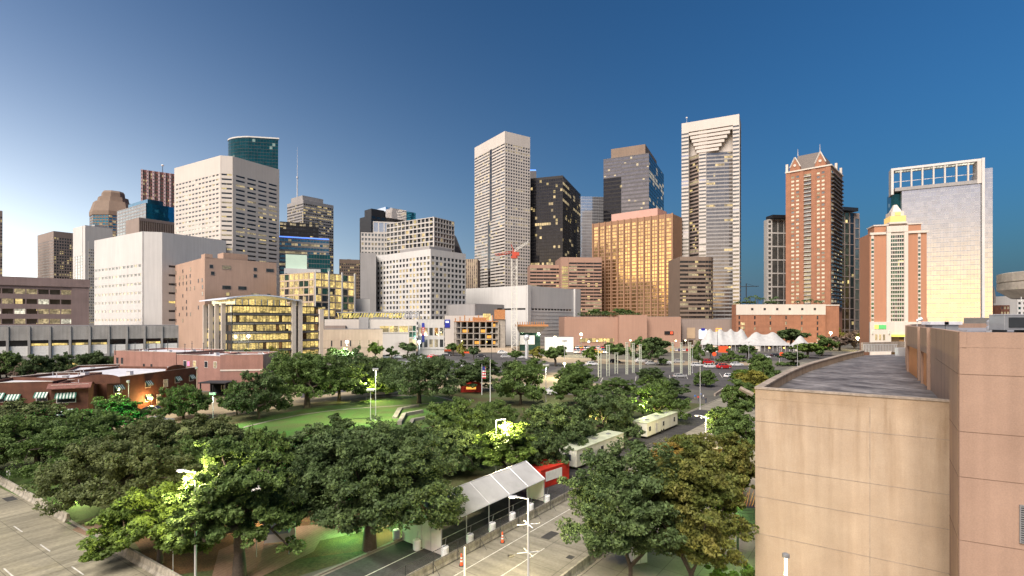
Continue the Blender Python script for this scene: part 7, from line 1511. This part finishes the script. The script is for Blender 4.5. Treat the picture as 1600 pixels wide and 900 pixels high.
# hoarding of the site
D = 380; r = empty('site_hoarding', (PX(705, D), D, 0), 0, 'pale hoarding fence along the foot of the construction site', 'fence'); q = MB(); L = PX(800, D)-PX(705, D)
for k in range(18): q.box(k*L/18, (k+1)*L/18-.1, 0, .15, 0, 3.4, 'beige')
q.build('panel', r)
# ---- white columns
def pylon(px, yb_, yt, lab, wd, ladder=False):
    D = DY(yb_); h = ZY(yt, D); r = empty('light_column', (PX(px, D), D, 0), R(20), lab, 'column', 'slender pale columns by the car park'); q = MB(); w_ = wd*D/F/2
    for s in (-1, 1): q.box(s*w_-.14, s*w_+.14, -.14, .14, 0, h, 'column_paint')
    q.build('post', r); q = MB(); n = int(h/(1.1 if ladder else .8))
    for k in range(n): q.box(-w_+.15, w_-.15, -.05, .05, .5+k*h/n, .58+k*h/n+(0 if ladder else .12), 'column_paint')
    q.box(-w_-.3, w_+.3, -.3, .3, h, h+.25, 'column_paint'); q.build('lattice', r)
surf('column_paint', (.50, .52, .42), var=.08, scale=1)
for i, (px, yb_, yt, wd, ld) in enumerate(((937, 590, 545, 4.5, True), (950, 588, 540, 4.5, True), (963, 584, 552, 4.5, True), (979.5, 585, 536, 3, False), (989.5, 583, 537, 3, False), (1000.5, 581, 539, 3, False), (1051, 581, 536, 2, False), (1064.5, 584, 536, 2.6, False), (1077.5, 586, 536, 3, False))):
    pylon(px, yb_, yt, ('pale open ladder column, %s of the left three' % ORD[i]) if ld else 'pale slender column, %s of the %s three' % (ORD[(i-3) % 3], 'middle' if i < 6 else 'right'), wd, ld)
D = 320; r = empty('vent_stack', (PX(823, D), D, 0), 0, 'fat grey metal stack with a round top right of the crane', 'stack'); q = MB(); h = ZY(524, D); q.lathe([(1.0, 0), (1.0, h-3), (1.7, h-2.6), (2.0, h-1), (1.6, h), (.2, h+.6)], 18, 'metal_light'); q.build('column', r)
# ---- white marquees
def marquee(px0, px1, D, ytop, yeave, npk, lab, skew=0):
    r = empty('marquee_tent', (PX(px0, D), D, 0), R(skew), lab, 'tent', 'white peaked marquees at the right'); L = (px1-px0)*D/F; Wd = 14; ze = ZY(yeave, D); zt_ = ZY(ytop, D); nx, ny = npk*10, 10; q = MB(); P = {}
    for i in range(nx+1):
        u = i/nx; ph = (u*npk) % 1.0; pk = abs(2*ph-1) if 0 < i < nx else 1
        hz_ = (.80+.20*abs(math.cos(math.pi*u*npk))**4)*min(1, min(u, 1-u)*npk*1.3+.05)
        for j in range(ny+1):
            v = j/ny; s = 1-abs(2*v-1); P[i, j] = (u*L, v*Wd, ze+(zt_-ze)*hz_*s**1.35)
    for i in range(nx):
        for j in range(ny): q.poly([P[i, j], P[i+1, j], P[i+1, j+1], P[i, j+1]], 'tent_white')
    q.build('canopy', r); q = MB(); n = int(L/3)
    for k in range(n+1): q.tube((k*L/n, .1, 0), (k*L/n, .1, ze), .12, mat='paint_white', n=5)
    q.build('side_poles', r) if False else q.build('pole_row', r)
    q = MB(); q.box(.3, L-.3, 1.5, 1.7, 0, ze-.1, 'dark_grey'); q.build('back_wall', r); q = MB(); q.box(L*.05, L*.32, .25, .3, .1, ze-.4, 'tent_wall'); q.build('side_wall', r)
    for k in range(3): q = MB(); q.lathe([(.1, 0), (.55, .3), (.55, .8), (.1, 1.1)], 8, 'amber_lamp', (L*(.2+.3*k), -.6, 2.2)); q.tube((L*(.2+.3*k), -.6, 0), (L*(.2+.3*k), -.6, 2.3), .08, mat='metal_dark'); q.build('lamp', r)
marquee(1098, 1181, 400, 514, 539, 5, 'largest white marquee with many peaks at the left'); marquee(1163, 1240, 390, 519, 540, 3, 'white marquee with three tall peaks in the middle'); marquee(1241, 1276, 395, 525, 543, 2, 'smallest white marquee, at the right end')
q = MB(); D = 385; q.box(0, 16, 0, 5, 0, 3.4, 'paint_white'); q.box(-.2, 16.2, -.2, 5.2, 3.4, 3.6, 'metal_light'); tag(q.build('site_container', None, loc=(PX(1104, D), D, 0)), 'white container in front of the largest marquee', 'container')
q = MB(); q.box(0, 6, 0, 4, 0, 4.4, 'cone_orange'); q.box(-.1, 6.1, -.1, 4.1, 4.4, 4.6, 'cone_orange'); tag(q.build('orange_container', None, loc=(PX(1125, D-6), D-6, 0)), 'orange container in front of the largest marquee', 'container')
for px, y, lab in ((1116, 566, 'round orange sign on a post above the red truck'), (1221, 566, 'round orange red sign near the curved parapet')):
    D = DY(y); r = empty('round_sign', (PX(px, D), D, 0), 0, lab, 'sign'); q = MB(); q.tube((0, .1, 0), (0, .1, 4), .1, mat='metal_grey'); q.build('post', r); q = MB(); q.tube((0, 0, 4.6), (0, -.15, 4.6), 1.2, n=16, mat='cone_orange'); q.build('sign_disc', r)
# far crane
D = 900; r = empty('far_crane', (PX(1166, D), D, 0), 0, 'tiny dark crane far away right of the tallest banded tower', 'crane'); q = MB(); q.tube((0, 0, 0), (0, 0, ZY(443, D)), .8, mat='metal_dark'); q.build('mast', r); q = MB(); q.tube((-10, 0, ZY(448, D)), (22, 0, ZY(448, D)+1), .6, mat='metal_dark'); q.tube((0, 0, ZY(443, D)), (18, 0, ZY(448, D)), .25, mat='metal_dark'); q.build('jib', r)
# ---- flags
for px, yb_, yt, lab, fl in ((753, 617, 570, 'flagpole with a hanging red white and blue flag', True), (766, 636, 562, 'taller bare flagpole right of the flag', False)):
    D = DY(yb_); h = ZY(yt, D); r = empty('flagpole', (PX(px, D), D, 0), 0, lab, 'flagpole'); q = MB(); q.tube((0, 0, 0), (0, 0, h), .12, .06, 8, 'paint_white'); q.lathe([(.02, -.1), (.14, 0), (.02, .12)], 8, 'metal_light', (0, 0, h+.1)); q.build('pole', r)
    if fl:
        q = MB(); n = 9
        for k in range(n):
            z1_ = h-.6-k*.42; mt = 'flag_red' if k % 2 == 0 else 'paint_white'
            for j in range(4):
                x = .12+j*.28; y = .12*math.sin(j*1.8+k*.35); y2 = .12*math.sin((j+1)*1.8+k*.35); mt2 = 'flag_blue' if (k < 3 and j < 3) else mt; q.hexa([(x, y, z1_-.42), (x+.28, y2, z1_-.42), (x+.28, y2+.03, z1_-.42), (x, y+.03, z1_-.42), (x, y, z1_), (x+.28, y2, z1_), (x+.28, y2+.03, z1_), (x, y+.03, z1_)], mt2)
        q.build('flag', r)
# ---- people
def person(px, y, ang, shirt, trousers, label, stride=.12, seed=0):
    rr = random.Random(seed); V = [(0, 0, .98), (0, 0, 1.2), (0, .01, 1.42), (0, .02, 1.54), (0, .03, 1.66), (.10, 0, .92), (.11, stride, .50), (.11, stride*1.3, .07), (.12, stride*1.3+.16, .04), (-.10, 0, .92), (-.11, -stride, .50), (-.11, -stride*1.6, .08), (-.12, -stride*1.6+.16, .04), (.19, 0, 1.40), (.26, -stride*.6, 1.12), (.26, -stride*.2+.1, .86), (-.19, 0, 1.40), (-.26, stride*.5, 1.12), (-.26, stride+.1, .87)]
    E_ = [(0, 1), (1, 2), (2, 3), (3, 4), (0, 5), (5, 6), (6, 7), (7, 8), (0, 9), (9, 10), (10, 11), (11, 12), (2, 13), (13, 14), (14, 15), (2, 16), (16, 17), (17, 18)]
    rad = [.15, .14, .15, .06, .10, .10, .07, .05, .04, .10, .07, .05, .04, .07, .05, .035, .07, .05, .035]; me = bpy.data.meshes.new('person'); me.from_pydata(V, E_, []); o = bpy.data.objects.new('person', me); col.objects.link(o); o.modifiers.new('skin', 'SKIN')
    for i, sv in enumerate(me.skin_vertices[0].data): sv.radius = (rad[i], rad[i]*.85); sv.use_root = (i == 0)
    ss = o.modifiers.new('sub', 'SUBSURF'); ss.levels = ss.render_levels = 1; dg = C.evaluated_depsgraph_get(); dg.update(); nm_ = bpy.data.meshes.new_from_object(o.evaluated_get(dg)); o.modifiers.clear(); o.data = nm_; nm_.materials.clear()
    for k in ('skin', shirt, trousers, 'rubber'): nm_.materials.append(MATS[k])
    for pg in nm_.polygons: z = pg.center.z; x = abs(pg.center.x); pg.material_index = 3 if z < .1 else 2 if z < .98 and x < .2 else 0 if z > 1.5 or (z < .95 and x > .2) else 1; pg.use_smooth = True
    q = MB(); q.lathe([(.02, 1.60), (.105, 1.63), (.115, 1.70), (.09, 1.76), (.01, 1.785)], 10, 'rubber', (0, .015, 0)); q.build('hair', o, smooth=True)
    o.location = (*G(px, y), .03); o.rotation_euler = (0, 0, R(ang)); o['kind'] = 'thing'; tag(o, label, 'person', 'people on the pavement'); return o
surf('shirt_red', (.55, .05, .04)); surf('shirt_blue', (.05, .15, .45)); surf('shirt_white', (.6, .6, .6)); surf('shirt_dark', (.05, .05, .06)); surf('jeans', (.05, .07, .13)); surf('khaki', (.3, .24, .15))
for i, a in enumerate(((1086, 625, 20, 'shirt_blue', 'khaki', 'person in blue at the left of the group by the tall pole'), (1091, 627, 200, 'shirt_red', 'jeans', 'person in red in the group by the tall pole'), (1099, 625, 100, 'shirt_white', 'jeans', 'person in white with dark trousers at the right of the group'), (1103, 630, 10, 'shirt_dark', 'jeans', 'person in dark clothes standing a little apart'), (1095, 622, 270, 'shirt_blue', 'jeans', 'person in blue behind the group by the tall pole'),
        (1129, 614, 50, 'shirt_white', 'khaki', 'person in white walking up the pavement'), (1141, 610, 60, 'shirt_dark', 'jeans', 'person in dark clothes farther up the pavement'), (1150, 608, 40, 'shirt_red', 'jeans', 'person in red farthest up the pavement'), (784, 634, 90, 'shirt_red', 'jeans', 'person in red by the flagpoles'), (735, 632, 10, 'shirt_white', 'jeans', 'person in white under the oaks left of the flagpoles'))): person(*a[:6], stride=.06+.05*(i % 3), seed=i)
# white pavilion tents under the oaks
for px, y, w1, lab in ((432, 858, 3.2, 'small white tent half hidden under the oaks at the brick path'), (402, 800, 2.6, 'pale blue white tent top seen between the two big oaks')):
    D = DY(y); r = empty('small_tent', (PX(px, D), D, 0), R(12), lab, 'tent'); q = MB(); q.hexa([(-w1/2, -w1/2, 2.2), (w1/2, -w1/2, 2.2), (w1/2, w1/2, 2.2), (-w1/2, w1/2, 2.2), (-.1, -.1, 3.3), (.1, -.1, 3.3), (.1, .1, 3.3), (-.1, .1, 3.3)], 'tent_white'); q.build('canopy', r)
    for sx_ in (-1, 1):
        for sy in (-1, 1): q = MB(); q.tube((sx_*w1*.48, sy*w1*.48, 0), (sx_*w1*.48, sy*w1*.48, 2.2), .04, mat='metal_light'); q.build('leg', r)
    q = MB(); q.box(-w1*.48, w1*.48, w1*.46, w1*.48, .1, 2.15, 'tent_wall'); q.build('side_wall', r)
# long low timber ledge by the people
q = MB(); q.box(0, 26, 0, .5, 0, .8, 'coping_stone'); tag(q.build('low_wall', None, loc=(*G(1118, 619), 0), rz=R(58)), 'long low wall along the far pavement behind the people', 'wall')
# distant blocks on the horizon
for px, xr_, y, D, wl, lab in ((1163, 1186, 489, 900, 'grey_stone', 'low pale block on the horizon under the tiny crane'), (1180, 1204, 492, 1000, 'brown_stone', 'low brown block on the horizon left of the brick podium palms'), (1336, 1352, 488, 1100, 'dark_grey', 'dark low block on the horizon right of the canopy roofed tower'), (1346, 1362, 493, 1200, 'pale_grid', 'pale low block on the horizon left of the terracotta hotel'), (540, 566, 480, 900, 'grey_stone', 'grey low block on the horizon right of the glowing yellow office block'), (690, 712, 478, 900, 'brown_stone', 'brown low block on the horizon behind the grey box building')):
    T = Tower('low_building', lab, xl=px-1, xc=px, yc=y, xr=xr_, D=D, ang=4, a=20, wall=wl); T.facade(1, 0, T.h, max(3, int(T.h/5)), max(3, int(T.b/5)), .6, .5, pick((3, 'g_dark'), (1, 'l_dim'))); T.finish()
